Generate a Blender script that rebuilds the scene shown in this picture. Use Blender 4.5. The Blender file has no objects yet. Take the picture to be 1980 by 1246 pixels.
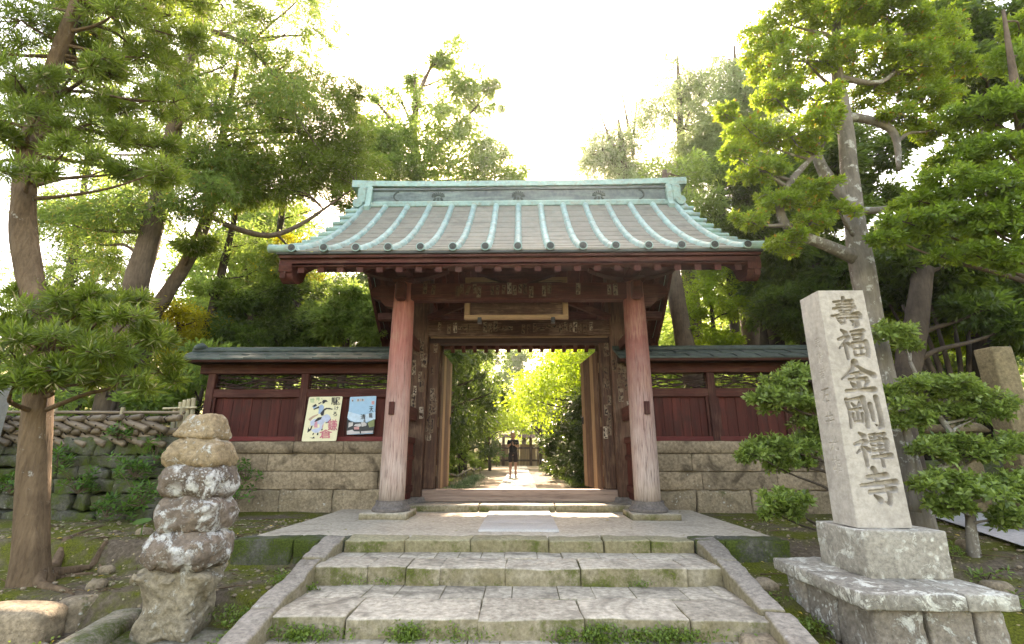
import bpy, bmesh, math, random
import numpy as np
from mathutils import Vector, Matrix, noise as mnoise

R = math.radians
SC = bpy.context.scene
COL = SC.collection
rng = np.random.default_rng(7)
random.seed(7)

# ------------------------------------------------------------------ camera
FPX, CX, CY = 937.0, 990.0, 623.0          # focal length and centre in pixels of the 1980 x 1246 photograph
PITCH, YAW = R(15.35), R(1.07)
CAM = Vector((0.04, 0.0, 0.95))            # metres; the gate platform is z = 0
cam_d = bpy.data.cameras.new('camera')
cam_d.sensor_width = 36.0
cam_d.lens = FPX / 1980.0 * 36.0
cam_d.clip_start, cam_d.clip_end = 0.05, 2000.0
cam = bpy.data.objects.new('camera', cam_d)
cam.location = CAM
cam.rotation_euler = (R(90) + PITCH, 0, YAW)
COL.objects.link(cam)
SC.camera = cam
CROT = Matrix.Rotation(YAW, 3, 'Z') @ Matrix.Rotation(R(90) + PITCH, 3, 'X')

# ------------------------------------------------------------------ sky, sun, exposure
SUN_EL, SUN_AZ = R(37.5), R(-3.0)          # azimuth measured from +Y towards +X
w = bpy.data.worlds.new('World')
SC.world = w
w.use_nodes = True
wn = w.node_tree
sky = wn.nodes.new('ShaderNodeTexSky')
sky.sky_type = 'NISHITA'
sky.sun_disc = False
sky.sun_elevation = SUN_EL
sky.sun_rotation = SUN_AZ
sky.air_density = 1.15
sky.dust_density = 2.0
sky.ozone_density = 0.2
bg = wn.nodes['Background']
bg.inputs['Strength'].default_value = 0.15
wn.links.new(sky.outputs[0], bg.inputs['Color'])
sd = bpy.data.lights.new('sun', 'SUN')
sd.energy = 3.2
sd.angle = R(0.6)
sd.color = (1.0, 0.98, 0.945)
sun = bpy.data.objects.new('sun', sd)
sdir = Vector((math.sin(SUN_AZ) * math.cos(SUN_EL), math.cos(SUN_AZ) * math.cos(SUN_EL), math.sin(SUN_EL)))
sun.rotation_euler = sdir.to_track_quat('Z', 'Y').to_euler()
sun.location = (0, 40, 40)
COL.objects.link(sun)
SC.view_settings.view_transform = 'Standard'
SC.view_settings.look = 'None'
SC.view_settings.gamma = 1.0
SC.view_settings.use_curve_mapping = False
SC.view_settings.exposure = 2.92
SC.view_settings.use_white_balance = True
SC.view_settings.white_balance_temperature = 9200
SC.view_settings.white_balance_tint = 19
SC.render.engine = 'CYCLES'
cy = SC.cycles
cy.use_denoising = True
try:
    cy.denoiser = 'OPENIMAGEDENOISE'
    cy.denoising_input_passes = 'RGB_ALBEDO_NORMAL'
except Exception:
    pass
cy.max_bounces = 8
cy.diffuse_bounces = 3
cy.glossy_bounces = 2
cy.transmission_bounces = 4
cy.sample_clamp_indirect = 6.0
cy.caustics_reflective = cy.caustics_refractive = False


def at(px, py, Y=None, Z=None):
    """world point seen at a photograph pixel, at depth plane Y or height plane Z"""
    d = CROT @ Vector(((px - CX) / FPX, -(py - CY) / FPX, -1.0))
    t = (Y - CAM.y) / d.y if Y is not None else (Z - CAM.z) / d.z
    return CAM + d * t


# ------------------------------------------------------------------ scene-graph helpers
WORLDLOC = {}


def tag(o, label=None, cat=None, group=None, kind=None):
    if label: o['label'] = label
    if cat: o['category'] = cat
    if group: o['group'] = group
    if kind: o['kind'] = kind
    return o


def thing(name, label, cat, loc=(0, 0, 0), group=None, rz=None, kind=None):
    """Empty at the base of a thing. Without rz its parts are written in world coordinates."""
    o = bpy.data.objects.new(name, None)
    o.empty_display_size = 0.2
    o.location = loc
    COL.objects.link(o)
    if rz is None:
        WORLDLOC[o.name] = Vector(loc)
    else:
        o.rotation_euler = (0, 0, rz)
    return tag(o, label, cat, group, kind)


def put(o, parent):
    COL.objects.link(o)
    if parent is not None:
        o.parent = parent
        if parent.name in WORLDLOC:
            o.matrix_parent_inverse = Matrix.Translation(-WORLDLOC[parent.name])
    return o


def dup(o, parent=None, loc=None):
    c = o.copy()
    put(c, parent)
    if loc is not None: c.location = loc
    return c


def meshobj(name, verts, faces, mat, parent=None, smooth=False):
    me = bpy.data.meshes.new(name)
    me.from_pydata([tuple(v) for v in verts], [], faces)
    if smooth: me.polygons.foreach_set('use_smooth', [True] * len(me.polygons))
    me.update()
    if mat is not None: me.materials.append(mat)
    return put(bpy.data.objects.new(name, me), parent)


# chamfered box topology, made once
def _ctopo():
    idx = {}
    dirs = []
    for c in range(8):
        s = [1 if c >> k & 1 else -1 for k in range(3)]
        for a in range(3):
            idx[(c, a)] = len(dirs)
            dirs.append((s, a))
    F = []
    for a in range(3):
        b, d = [k for k in range(3) if k != a]
        for s in (0, 1):
            F.append([idx[((s << a) | (i << b) | (j << d), a)] for i, j in ((0, 0), (1, 0), (1, 1), (0, 1))])
        for i in (0, 1):
            for j in (0, 1):
                c0 = (i << b) | (j << d)
                c1 = c0 | (1 << a)
                F.append([idx[(c0, b)], idx[(c1, b)], idx[(c1, d)], idx[(c0, d)]])
    for c in range(8): F.append([idx[(c, 0)], idx[(c, 1)], idx[(c, 2)]])
    P = [Vector([s[k] * (1.0 if k == a else 0.8) for k in range(3)]) for s, a in dirs]
    out = []
    for f in F:
        n = (P[f[1]] - P[f[0]]).cross(P[f[2]] - P[f[0]])
        cc = sum((P[i] for i in f), Vector()) / len(f)
        out.append(tuple(f) if n.dot(cc) > 0 else tuple(reversed(f)))
    return dirs, out


CB_D, CB_F = _ctopo()


class MB:
    def __init__(s):
        s.v, s.f = [], []

    def add(s, vs, fs):
        n = len(s.v)
        s.v += [tuple(v) for v in vs]
        s.f += [tuple(i + n for i in f) for f in fs]
        return s

    def box(s, c, d, b=0.006, M=None):
        """chamfered box, centre c, size d"""
        h = [x / 2 for x in d]
        b = min(b, min(h) * 0.6)
        vs = []
        for sg, a in CB_D:
            p = Vector([sg[k] * (h[k] if k == a else h[k] - b) for k in range(3)])
            if M is not None: p = M @ p
            vs.append(p + Vector(c))
        return s.add(vs, CB_F)

    def span(s, lo, hi, b=0.006):
        return s.box([(a + c) / 2 for a, c in zip(lo, hi)], [abs(c - a) for a, c in zip(lo, hi)], b)

    def beam(s, a, b, wd, ht, ch=0.006, up=(0, 0, 1)):
        a, b = Vector(a), Vector(b)
        x = (b - a).normalized()
        y = Vector(up).cross(x)
        if y.length < 1e-4: y = Vector((0, 1, 0))
        y.normalize()
        z = x.cross(y)
        M = Matrix((x, y, z)).transposed()
        return s.box((a + b) / 2, ((b - a).length, wd, ht), ch, M)

    def tube(s, pts, rad, n=8, cap=True, jit=0.0):
        pts = [Vector(p) for p in pts]
        if not hasattr(rad, '__len__'): rad = [rad] * len(pts)
        vs, fs = [], []
        ref = Vector((0.13, 0.31, 0.94))
        for i, p in enumerate(pts):
            t = (pts[min(i + 1, len(pts) - 1)] - pts[max(i - 1, 0)]).normalized()
            u = t.cross(ref)
            if u.length < 0.15: u = t.cross(Vector((1, 0.2, 0)))
            u.normalize()
            v = t.cross(u)
            for k in range(n):
                a = 2 * math.pi * k / n
                r = rad[i]
                if jit:
                    q = Vector((math.cos(a) * 1.6, math.sin(a) * 1.6, i * 0.35 + p.x * 3.1 + p.y))
                    r *= 1 + jit * mnoise.noise(q)
                    if n > 14: r *= 1 + 0.35 * jit * mnoise.noise(Vector((q.x * 3.2, q.y * 3.2, q.z * 0.6)))
                vs.append(p + (u * math.cos(a) + v * math.sin(a)) * r)
        for i in range(len(pts) - 1):
            for k in range(n):
                k2 = (k + 1) % n
                fs.append((i * n + k, i * n + k2, (i + 1) * n + k2, (i + 1) * n + k))
        if cap:
            fs.append(tuple(reversed(range(n))))
            fs.append(tuple(range((len(pts) - 1) * n, len(pts) * n)))
        return s.add(vs, fs)

    def lathe(s, prof, c=(0, 0, 0), n=20, sq=0.0):
        """profile of (radius, z) turned round the vertical through c"""
        vs, fs = [], []
        for r, z in prof:
            for k in range(n):
                a = 2 * math.pi * (k + 0.5) / n
                q = 1.0
                if sq: q = 1 + sq * (1 / max(abs(math.cos(a)), abs(math.sin(a))) - 1)
                vs.append((c[0] + r * q * math.cos(a), c[1] + r * q * math.sin(a), c[2] + z))
        m = len(prof)
        for i in range(m - 1):
            for k in range(n):
                k2 = (k + 1) % n
                fs.append((i * n + k, i * n + k2, (i + 1) * n + k2, (i + 1) * n + k))
        fs.append(tuple(reversed(range(n))))
        fs.append(tuple(range((m - 1) * n, m * n)))
        return s.add(vs, fs)

    def prism(s, poly, axis, a, b):
        """polygon in the two other coordinates (in x,y,z order), extruded along axis from a to b"""
        n = len(poly)
        o = [k for k in range(3) if k != axis]
        vs = []
        for e in (a, b):
            for p in poly:
                q = [0, 0, 0]
                q[axis] = e
                q[o[0]], q[o[1]] = p
                vs.append(q)
        fs = [tuple(range(n)), tuple(range(2 * n - 1, n - 1, -1))]
        fs += [(i, (i + 1) % n, n + (i + 1) % n, n + i) for i in range(n)]
        return s.add(vs, fs)

    def ribbon(s, top, bot, axis, a, b):
        """strip of quads between two profile lines of equal length, extruded along axis (for concave profiles)"""
        n = len(top)
        o = [k for k in range(3) if k != axis]
        vs = []
        for e in (a, b):
            for ln in (top, bot):
                for p in ln:
                    q = [0, 0, 0]
                    q[axis] = e
                    q[o[0]], q[o[1]] = p
                    vs.append(q)
        fs = []
        for i in range(n - 1):
            fs.append((i, i + 1, n + i + 1, n + i))
            fs.append((2 * n + i, 3 * n + i, 3 * n + i + 1, 2 * n + i + 1))
            fs.append((i, 2 * n + i, 2 * n + i + 1, i + 1))
            fs.append((n + i, n + i + 1, 3 * n + i + 1, 3 * n + i))
        fs.append((0, n, 3 * n, 2 * n))
        fs.append((n - 1, 3 * n - 1, 4 * n - 1, 2 * n - 1))
        return s.add(vs, fs)

    def build(s, name, mat, parent=None, smooth=False):
        return meshobj(name, s.v, s.f, mat, parent, smooth)


def stone_geo(dims, rad=0.03, amp=0.012, freq=4.0, res=0.1, seed=0, rot=None, loc=(0, 0, 0), shape=None, rug=0.4):
    """rounded, noise-worn block as (verts, faces)"""
    n = [max(2, min(40, int(math.ceil(d / res)))) for d in dims]
    h = [d / 2 for d in dims]
    rad = min(rad, min(h) * 0.95)
    inn = [x - rad for x in h]
    key, vs, fs = {}, [], []

    def vid(ijk):
        if ijk in key: return key[ijk]
        p = Vector([(ijk[k] / n[k] - 0.5) * dims[k] for k in range(3)])
        # cluster the lattice towards the edges so that the rounding shows
        for k in range(3):
            if rad < 0.7 * dims[k] / n[k]:
                if ijk[k] == 1 and n[k] > 2: p[k] = -inn[k]
                if ijk[k] == n[k] - 1 and n[k] > 2: p[k] = inn[k]
        q = Vector([max(-inn[k], min(inn[k], p[k])) for k in range(3)])
        e = p - q
        if e.length > 1e-9: p = q + e.normalized() * rad
        if shape: p = shape(p)
        sv = Vector((seed * 7.31, seed * 3.17, seed * 1.93))
        nv = mnoise.noise_vector(p * freq + sv) * amp + mnoise.noise_vector(p * freq * 3.1 + sv) * amp * rug
        if rug > 0.5: nv = nv + mnoise.noise_vector(p * freq * 8.3 + sv) * amp * rug * 0.5
        p = p + nv
        if rot is not None: p = rot @ p
        key[ijk] = len(vs)
        vs.append(p + Vector(loc))
        return key[ijk]

    for a in range(3):
        b, c = (a + 1) % 3, (a + 2) % 3
        for sgn in (0, n[a]):
            for i in range(n[b]):
                for j in range(n[c]):
                    q = []
                    for di, dj in ((0, 0), (1, 0), (1, 1), (0, 1)):
                        t = [0, 0, 0]
                        t[a], t[b], t[c] = sgn, i + di, j + dj
                        q.append(vid(tuple(t)))
                    fs.append(tuple(q) if sgn else tuple(reversed(q)))
    return vs, fs


def stone(name, c, dims, mat, parent=None, smooth=True, **kw):
    vs, fs = stone_geo(dims, loc=c, **kw)
    return meshobj(name, vs, fs, mat, parent, smooth)


# ------------------------------------------------------------------ material helpers
class NT:
    def __init__(s, name):
        s.m = bpy.data.materials.new(name)
        s.m.use_nodes = True
        s.t = s.m.node_tree
        s.t.nodes.clear()
        s.out = s.t.nodes.new('ShaderNodeOutputMaterial')
        s._pos = None

    def node(s, typ, **kw):
        n = s.t.nodes.new(typ)
        for k, v in kw.items(): setattr(n, k, v)
        return n

    def set(s, sock, v):
        if v is None: return
        if hasattr(v, 'is_linked'): s.t.links.new(v, sock)
        elif isinstance(v, (tuple, list)):
            sock.default_value = (*v, 1.0) if len(v) == 3 and sock.type == 'RGBA' else v
        else: sock.default_value = v

    @property
    def pos(s):
        if s._pos is None: s._pos = s.node('ShaderNodeNewGeometry').outputs['Position']
        return s._pos

    def geo(s, what): return s.node('ShaderNodeNewGeometry').outputs[what]

    def objco(s): return s.node('ShaderNodeTexCoord').outputs['Object']

    def scale(s, vec, sc):
        n = s.node('ShaderNodeVectorMath', operation='MULTIPLY')
        s.set(n.inputs[0], vec)
        n.inputs[1].default_value = sc
        return n.outputs[0]

    def vadd(s, a, b):
        n = s.node('ShaderNodeVectorMath', operation='ADD')
        s.set(n.inputs[0], a)
        s.set(n.inputs[1], b)
        return n.outputs[0]

    def noise(s, scale=5.0, detail=4.0, rough=0.6, vec=None, dist=0.0):
        n = s.node('ShaderNodeTexNoise')
        s.set(n.inputs['Vector'], vec or s.pos)
        n.inputs['Scale'].default_value = scale
        n.inputs['Detail'].default_value = detail
        n.inputs['Roughness'].default_value = rough
        n.inputs['Distortion'].default_value = dist
        return n.outputs['Fac']

    def voro(s, scale=8.0, vec=None, feature='F1', out='Distance', rnd=1.0):
        n = s.node('ShaderNodeTexVoronoi', feature=feature)
        s.set(n.inputs['Vector'], vec or s.pos)
        n.inputs['Scale'].default_value = scale
        n.inputs['Randomness'].default_value = rnd
        return n.outputs[out]

    def ramp(s, fac, stops, interp='LINEAR'):
        n = s.node('ShaderNodeValToRGB')
        e = n.color_ramp.elements
        n.color_ramp.interpolation = interp
        while len(e) < len(stops): e.new(0.5)
        for el, (p, c) in zip(e, stops):
            el.position = p
            el.color = (c, c, c, 1) if not hasattr(c, '__len__') else (*c, 1)
        s.set(n.inputs[0], fac)
        return n.outputs[0]

    def mix(s, fac, a, b, typ='MIX'):
        n = s.node('ShaderNodeMix', data_type='RGBA', blend_type=typ)
        s.set(n.inputs[0], fac)
        s.set(n.inputs[6], a)
        s.set(n.inputs[7], b)
        return n.outputs[2]

    def math(s, op, a, b=None, clamp=False):
        n = s.node('ShaderNodeMath', operation=op, use_clamp=clamp)
        s.set(n.inputs[0], a)
        if b is not None: s.set(n.inputs[1], b)
        return n.outputs[0]

    def sep(s, vec=None):
        n = s.node('ShaderNodeSeparateXYZ')
        s.set(n.inputs[0], vec or s.pos)
        return n.outputs

    def maprange(s, v, a, b, c=0.0, d=1.0):
        n = s.node('ShaderNodeMapRange')
        s.set(n.inputs[0], v)
        for i, x in enumerate((a, b, c, d)): n.inputs[i + 1].default_value = x
        return n.outputs[0]

    def bump(s, h, strength=0.4, dist=0.02):
        n = s.node('ShaderNodeBump')
        n.inputs['Strength'].default_value = strength
        n.inputs['Distance'].default_value = dist
        s.set(n.inputs['Height'], h)
        return n.outputs[0]

    def rnd(s): return s.node('ShaderNodeObjectInfo').outputs['Random']

    def principled(s, color, rough=0.8, bump=None, metal=0.0, spec=0.3):
        p = s.node('ShaderNodeBsdfPrincipled')
        s.set(p.inputs['Base Color'], color)
        s.set(p.inputs['Roughness'], rough)
        s.set(p.inputs['Metallic'], metal)
        p.inputs['Specular IOR Level'].default_value = spec
        if bump is not None: s.t.links.new(bump, p.inputs['Normal'])
        s.t.links.new(p.outputs[0], s.out.inputs[0])
        return s.m


def mat_flat(name, col, rough=0.7, var=0.15, spec=0.3, scale=14.0):
    t = NT(name)
    f = t.noise(scale, 4, 0.65)
    dk = tuple(c * (1 - var) for c in col)
    lt = tuple(min(1, c * (1 + var)) for c in col)
    return t.principled(t.ramp(f, [(0.3, dk), (0.7, lt)]), rough, t.bump(f, 0.2, 0.005), spec=spec)


def mat_stone(name, dark, light, moss=0.0, lichen=0.0, lichen_col=(0.62, 0.62, 0.56), moss_col=(0.055, 0.075, 0.012),
              grain=0.6, scale=1.0, bump=0.5, upmoss=False, lich_scale=16.0, stain=0.35, side_moss=False):
    t = NT(name)
    big = t.noise(1.7 * scale, 5, 0.62)
    fine = t.noise(26 * scale, 6, 0.7)
    c = t.ramp(big, [(0.3, dark), (0.72, light)])
    c = t.mix(grain, c, t.ramp(fine, [(0.3, tuple(x * 0.42 for x in dark)), (0.7, tuple(min(1, x * 1.3) for x in light))]))
    r = t.rnd()
    c = t.mix(1.0, c, t.ramp(r, [(0, 0.82), (1, 1.12)]), 'MULTIPLY')
    if stain:
        st = t.noise(3.3 * scale, 4, 0.55, dist=1.2)
        c = t.mix(t.math('MULTIPLY', t.ramp(st, [(0.52, 0.0), (0.7, 1.0)]), stain), c, tuple(x * 0.42 for x in dark))
    pits = t.voro(38 * scale)
    hgt = t.math('ADD', t.math('MULTIPLY', fine, 0.8), t.math('MULTIPLY', t.ramp(pits, [(0.0, 0.0), (0.35, 1.0)]), 0.35))
    if lichen:
        lv = t.voro(lich_scale, t.vadd(t.pos, t.scale(t.node('ShaderNodeTexNoise').outputs['Color'], (0.1, 0.1, 0.1))))
        ln = t.noise(4.0, 5, 0.7)
        lf = t.noise(60.0, 3, 0.6)
        m = t.math('MULTIPLY', t.ramp(lv, [(0.16, 1.0), (0.36, 0.0)]), t.ramp(ln, [(0.62 - 0.3 * lichen, 0.0), (0.72 - 0.3 * lichen, 1.0)]))
        cr = t.noise(6.5, 9, 0.78, dist=0.5)
        m2 = t.ramp(cr, [(0.64 - 0.13 * lichen, 0.0), (0.69 - 0.13 * lichen, 1.0)])
        big_l = t.ramp(t.noise(2.4, 3, 0.6, dist=0.8), [(0.56 - 0.17 * lichen, 0.0), (0.66 - 0.17 * lichen, 1.0)])
        m = t.math('MULTIPLY', m, t.math('MULTIPLY', t.ramp(t.noise(1.6, 3, 0.6), [(0.5, 0.0), (0.58, 1.0)]), 0.9))
        m = t.math('MAXIMUM', m, t.math('MULTIPLY', m2, big_l))
        lichen_col = t.ramp(lf, [(0.3, tuple(x * 0.6 for x in lichen_col)), (0.65, lichen_col)])
        c = t.mix(m, c, lichen_col)
        hgt = t.math('ADD', hgt, t.math('MULTIPLY', m, 0.25))
    if moss:
        mn = t.noise(2.1, 5, 0.7)
        mf = t.noise(55, 3, 0.6)
        mm = t.ramp(t.math('ADD', t.math('MULTIPLY', mn, 0.75), t.math('MULTIPLY', mf, 0.25)), [(0.66 - 0.32 * moss, 0.0), (0.76 - 0.3 * moss, 1.0)])
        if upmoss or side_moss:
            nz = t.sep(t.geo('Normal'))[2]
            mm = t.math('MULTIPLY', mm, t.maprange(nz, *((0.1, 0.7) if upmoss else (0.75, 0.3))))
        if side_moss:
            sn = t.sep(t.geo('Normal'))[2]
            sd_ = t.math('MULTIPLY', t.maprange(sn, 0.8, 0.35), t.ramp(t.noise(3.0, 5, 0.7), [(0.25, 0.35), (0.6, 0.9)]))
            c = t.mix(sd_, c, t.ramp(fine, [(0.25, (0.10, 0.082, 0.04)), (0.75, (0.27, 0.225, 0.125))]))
        c = t.mix(mm, c, t.ramp(mf, [(0.3, tuple(x * 0.5 for x in moss_col)), (0.75, tuple(x * 1.7 for x in moss_col))]))
        hgt = t.math('ADD', hgt, t.math('MULTIPLY', mm, t.math('MULTIPLY', mf, 1.2)))
    return t.principled(c, 0.88, t.bump(hgt, bump, 0.012), spec=0.25)


def mat_wood(name, dark, light, axis=2, bump=0.35, grain=1.0, rough=0.75, worn=None, worn_amt=0.0, zfade=None, faded=None):
    """red-stained or bare timber, grain along axis; zfade=(z0,z1): stain worn off towards z0 showing faded"""
    t = NT(name)
    sc = [16.0 * grain] * 3
    sc[axis] = 0.9 * grain
    r = t.rnd()
    off = t.node('ShaderNodeCombineXYZ')
    for i in range(3): t.t.links.new(t.math('MULTIPLY', r, 3.0 + 2 * i), off.inputs[i])
    vec = t.scale(t.vadd(t.pos, off.outputs[0]), sc)
    g = t.noise(1.0, 6, 0.68, vec, 0.4)
    g2 = t.noise(4.2, 3, 0.6, vec)
    c = t.ramp(g, [(0.28, dark), (0.72, light)])
    c = t.mix(1.0, c, t.ramp(r, [(0, 0.78), (1, 1.2)]), 'MULTIPLY')
    patch = t.noise(2.3, 4, 0.6)
    if worn is not None:
        m = t.math('MULTIPLY', t.ramp(t.math('ADD', t.math('MULTIPLY', g2, 0.5), t.math('MULTIPLY', patch, 0.5)), [(0.5, 0.0), (0.62, 1.0)]), worn_amt)
        c = t.mix(m, c, worn)
    if zfade is not None:
        z = t.sep()[2]
        zz = t.math('ADD', z, t.math('MULTIPLY', t.math('SUBTRACT', t.math('ADD', t.math('MULTIPLY', patch, 0.6), t.math('MULTIPLY', g, 0.4)), 0.5), 2.6))
        fc = t.ramp(g2, [(0.3, tuple(x * 0.6 for x in faded)), (0.7, tuple(min(1, x * 1.15) for x in faded))])
        c = t.mix(t.maprange(zz, zfade[0], zfade[1], 1.0, 0.0), c, fc)
    cr = t.ramp(g2, [(0.30, 0.0), (0.42, 1.0)])
    c = t.mix(t.math('MULTIPLY', t.math('SUBTRACT', 1.0, cr), 0.55), c, tuple(x * 0.35 for x in dark))
    h = t.math('ADD', t.math('MULTIPLY', g, 0.6), t.math('MULTIPLY', cr, 0.5))
    return t.principled(c, rough, t.bump(h, bump, 0.006), spec=0.25)


def mat_leaf(name, a, b, trans, tamt=0.45, rough=0.45, odd=None, odd_amt=0.05, red=0.90):
    t = NT(name)
    a, b, trans = [(c[0] * red, min(0.9, c[1] * 1.06), c[2]) for c in (a, b, trans)]
    r = t.node('ShaderNodeNewGeometry').outputs['Random Per Island']
    big = t.noise(0.9, 3, 0.6)
    f = t.math('ADD', t.math('MULTIPLY', r, 0.6), t.math('MULTIPLY', big, 0.4))
    c = t.ramp(f, [(0.15, a), (0.85, b)])
    tc = t.ramp(f, [(0.15, tuple(x * 0.6 for x in trans)), (0.85, trans)])
    if odd is not None:
        k = t.ramp(t.math('FRACT', t.math('MULTIPLY', r, 37.7)), [(odd_amt, 1.0), (odd_amt + 0.01, 0.0)])
        c = t.mix(k, c, odd)
        tc = t.mix(k, tc, odd)
    p = t.node('ShaderNodeBsdfPrincipled')
    t.set(p.inputs['Base Color'], c)
    p.inputs['Roughness'].default_value = rough
    p.inputs['Specular IOR Level'].default_value = 0.4
    tr = t.node('ShaderNodeBsdfTranslucent')
    t.set(tr.inputs['Color'], tc)
    mx = t.node('ShaderNodeMixShader')
    mx.inputs[0].default_value = tamt
    t.t.links.new(p.outputs[0], mx.inputs[1])
    t.t.links.new(tr.outputs[0], mx.inputs[2])
    t.t.links.new(mx.outputs[0], t.out.inputs[0])
    return t.m


def mat_bark(name, dark, light, ridge=1.0, lichen=0.0, vert=5.0):
    t = NT(name)
    vec = t.scale(t.pos, (vert * 4, vert * 4, vert * 0.6))
    g = t.noise(1.0, 6, 0.7, vec, 0.8)
    patch = t.noise(3.0, 4, 0.6)
    c = t.ramp(g, [(0.3, dark), (0.7, light)])
    c = t.mix(0.35, c, t.ramp(patch, [(0.35, tuple(x * 0.6 for x in dark)), (0.7, tuple(min(1, x * 1.3) for x in light))]))
    if lichen:
        ln = t.noise(7.0, 5, 0.7)
        c = t.mix(t.ramp(ln, [(0.64 - 0.2 * lichen, 0.0), (0.7 - 0.2 * lichen, 0.9)]), c, (0.42, 0.42, 0.38))
    return t.principled(c, 0.9, t.bump(g, 0.7 * ridge, 0.02), spec=0.2)


# ------------------------------------------------------------------ shared materials
RED_D, RED_L = (0.030, 0.0085, 0.0065), (0.095, 0.027, 0.020)
M = {}
M['red_x'] = mat_wood('red_timber_x', RED_D, RED_L, 0, worn=(0.22, 0.12, 0.085), worn_amt=0.25)
M['red_y'] = mat_wood('red_timber_y', RED_D, RED_L, 1, worn=(0.2, 0.11, 0.08), worn_amt=0.2)
M['red_z'] = mat_wood('red_timber_z', RED_D, RED_L, 2, worn=(0.22, 0.12, 0.085), worn_amt=0.35)
M['board'] = mat_wood('red_boards', (0.045, 0.010, 0.0075), (0.125, 0.030, 0.022), 2, worn=(0.045, 0.020, 0.015), worn_amt=0.8)
M['sillred'] = mat_wood('bright_red_sill', (0.085, 0.016, 0.015), (0.19, 0.038, 0.035), 0, worn=(0.16, 0.08, 0.06), worn_amt=0.4)
M['column'] = mat_wood('column_timber', (0.17, 0.052, 0.042), (0.36, 0.14, 0.115), 2, bump=0.9, grain=1.0, zfade=(0.3, 2.7), faded=(0.50, 0.40, 0.345),
                       worn=(0.36, 0.22, 0.15), worn_amt=0.5)
M['brown_z'] = mat_wood('brown_timber_z', (0.036, 0.019, 0.0125), (0.12, 0.06, 0.04), 2, bump=0.5, worn=(0.23, 0.15, 0.10), worn_amt=0.4)
M['brown_x'] = mat_wood('brown_timber_x', (0.034, 0.017, 0.012), (0.10, 0.05, 0.034), 0, bump=0.5, worn=(0.26, 0.18, 0.13), worn_amt=0.5)
M['pale_z'] = mat_wood('pale_timber_z', (0.15, 0.09, 0.05), (0.34, 0.22, 0.13), 2, bump=0.4)
M['pale_x'] = mat_wood('pale_timber_x', (0.16, 0.10, 0.055), (0.33, 0.215, 0.125), 0, bump=0.3)
M['sill'] = mat_wood('threshold_timber', (0.14, 0.09, 0.07), (0.33, 0.24, 0.19), 0, bump=0.5)
M['dark'] = mat_wood('dark_timber', (0.02, 0.012, 0.01), (0.06, 0.03, 0.024), 0)
M['iron'] = mat_flat('black_iron', (0.02, 0.02, 0.022), 0.5)


def mat_copper(name, a, b, c2, streak=0.5, rough=0.55, axis=1):
    t = NT(name)
    sc = [9.0, 9.0, 9.0]
    sc[axis] = 1.2
    st = t.noise(1.0, 5, 0.65, t.scale(t.pos, sc))
    n = t.noise(7.0, 5, 0.65)
    col = t.ramp(n, [(0.3, a), (0.7, b)])
    col = t.mix(t.math('MULTIPLY', t.ramp(st, [(0.48, 0.0), (0.68, 1.0)]), streak), col, c2)
    dirt = t.noise(2.2, 5, 0.7, dist=0.6)
    col = t.mix(t.math('MULTIPLY', t.ramp(dirt, [(0.5, 0.0), (0.72, 1.0)]), 0.5), col, tuple(x * 0.45 for x in a))
    col = t.mix(1.0, col, t.ramp(t.rnd(), [(0, 0.86), (1, 1.1)]), 'MULTIPLY')
    return t.principled(col, rough, t.bump(n, 0.15, 0.004), spec=0.3)


M['verdigris'] = mat_copper('verdigris_copper', (0.20, 0.345, 0.32), (0.325, 0.485, 0.445), (0.27, 0.275, 0.21), 0.75)
M['sheet'] = mat_copper('roof_sheet_copper', (0.165, 0.158, 0.122), (0.24, 0.225, 0.178), (0.185, 0.215, 0.18), 0.6, 0.7)
M['ridgepanel'] = mat_copper('ridge_panel_copper', (0.06, 0.085, 0.088), (0.125, 0.165, 0.16), (0.25, 0.36, 0.32), 0.5, 0.5, 0)
M['oldcopper'] = mat_copper('dark_green_copper', (0.022, 0.034, 0.03), (0.06, 0.085, 0.075), (0.11, 0.15, 0.13), 0.45, 0.6, 0)
M['capdark'] = mat_flat('roll_end_bronze', (0.05, 0.055, 0.05), 0.5)
M['soban'] = mat_stone('dark_base_stone', (0.10, 0.085, 0.075), (0.19, 0.165, 0.15), stain=0.4)
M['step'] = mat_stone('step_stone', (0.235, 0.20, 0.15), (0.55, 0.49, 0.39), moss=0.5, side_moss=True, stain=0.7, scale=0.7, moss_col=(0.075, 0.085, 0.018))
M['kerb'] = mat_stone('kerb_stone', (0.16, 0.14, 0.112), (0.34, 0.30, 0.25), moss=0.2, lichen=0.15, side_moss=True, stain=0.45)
M['plat'] = mat_stone('platform_surface', (0.33, 0.28, 0.215), (0.52, 0.455, 0.36), stain=0.35, scale=0.6, bump=0.35)
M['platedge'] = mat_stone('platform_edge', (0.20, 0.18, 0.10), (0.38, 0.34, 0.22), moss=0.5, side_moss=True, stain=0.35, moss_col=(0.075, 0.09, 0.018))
M['wallstone'] = mat_stone('tan_wall_stone', (0.15, 0.108, 0.068), (0.37, 0.29, 0.20), stain=0.85, bump=0.8, lichen=0.12, scale=0.7)
M['rough'] = mat_stone('rough_wall_stone', (0.145, 0.11, 0.072), (0.35, 0.28, 0.19), stain=0.5, bump=0.9, lichen=0.3, moss=0.22)
M['mossrock'] = mat_stone('mossy_rock', (0.035, 0.034, 0.026), (0.15, 0.145, 0.115), moss=0.7, lichen=0.3, bump=0.8)
M['ledge'] = mat_stone('mossy_ledge', (0.14, 0.125, 0.09), (0.32, 0.29, 0.22), moss=0.62, bump=0.8, stain=0.5)
M['lichrock'] = mat_stone('lichen_rock', (0.075, 0.055, 0.042), (0.24, 0.185, 0.14), lichen=1.05, lichen_col=(0.60, 0.585, 0.54), bump=1.0, lich_scale=30)
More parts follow.
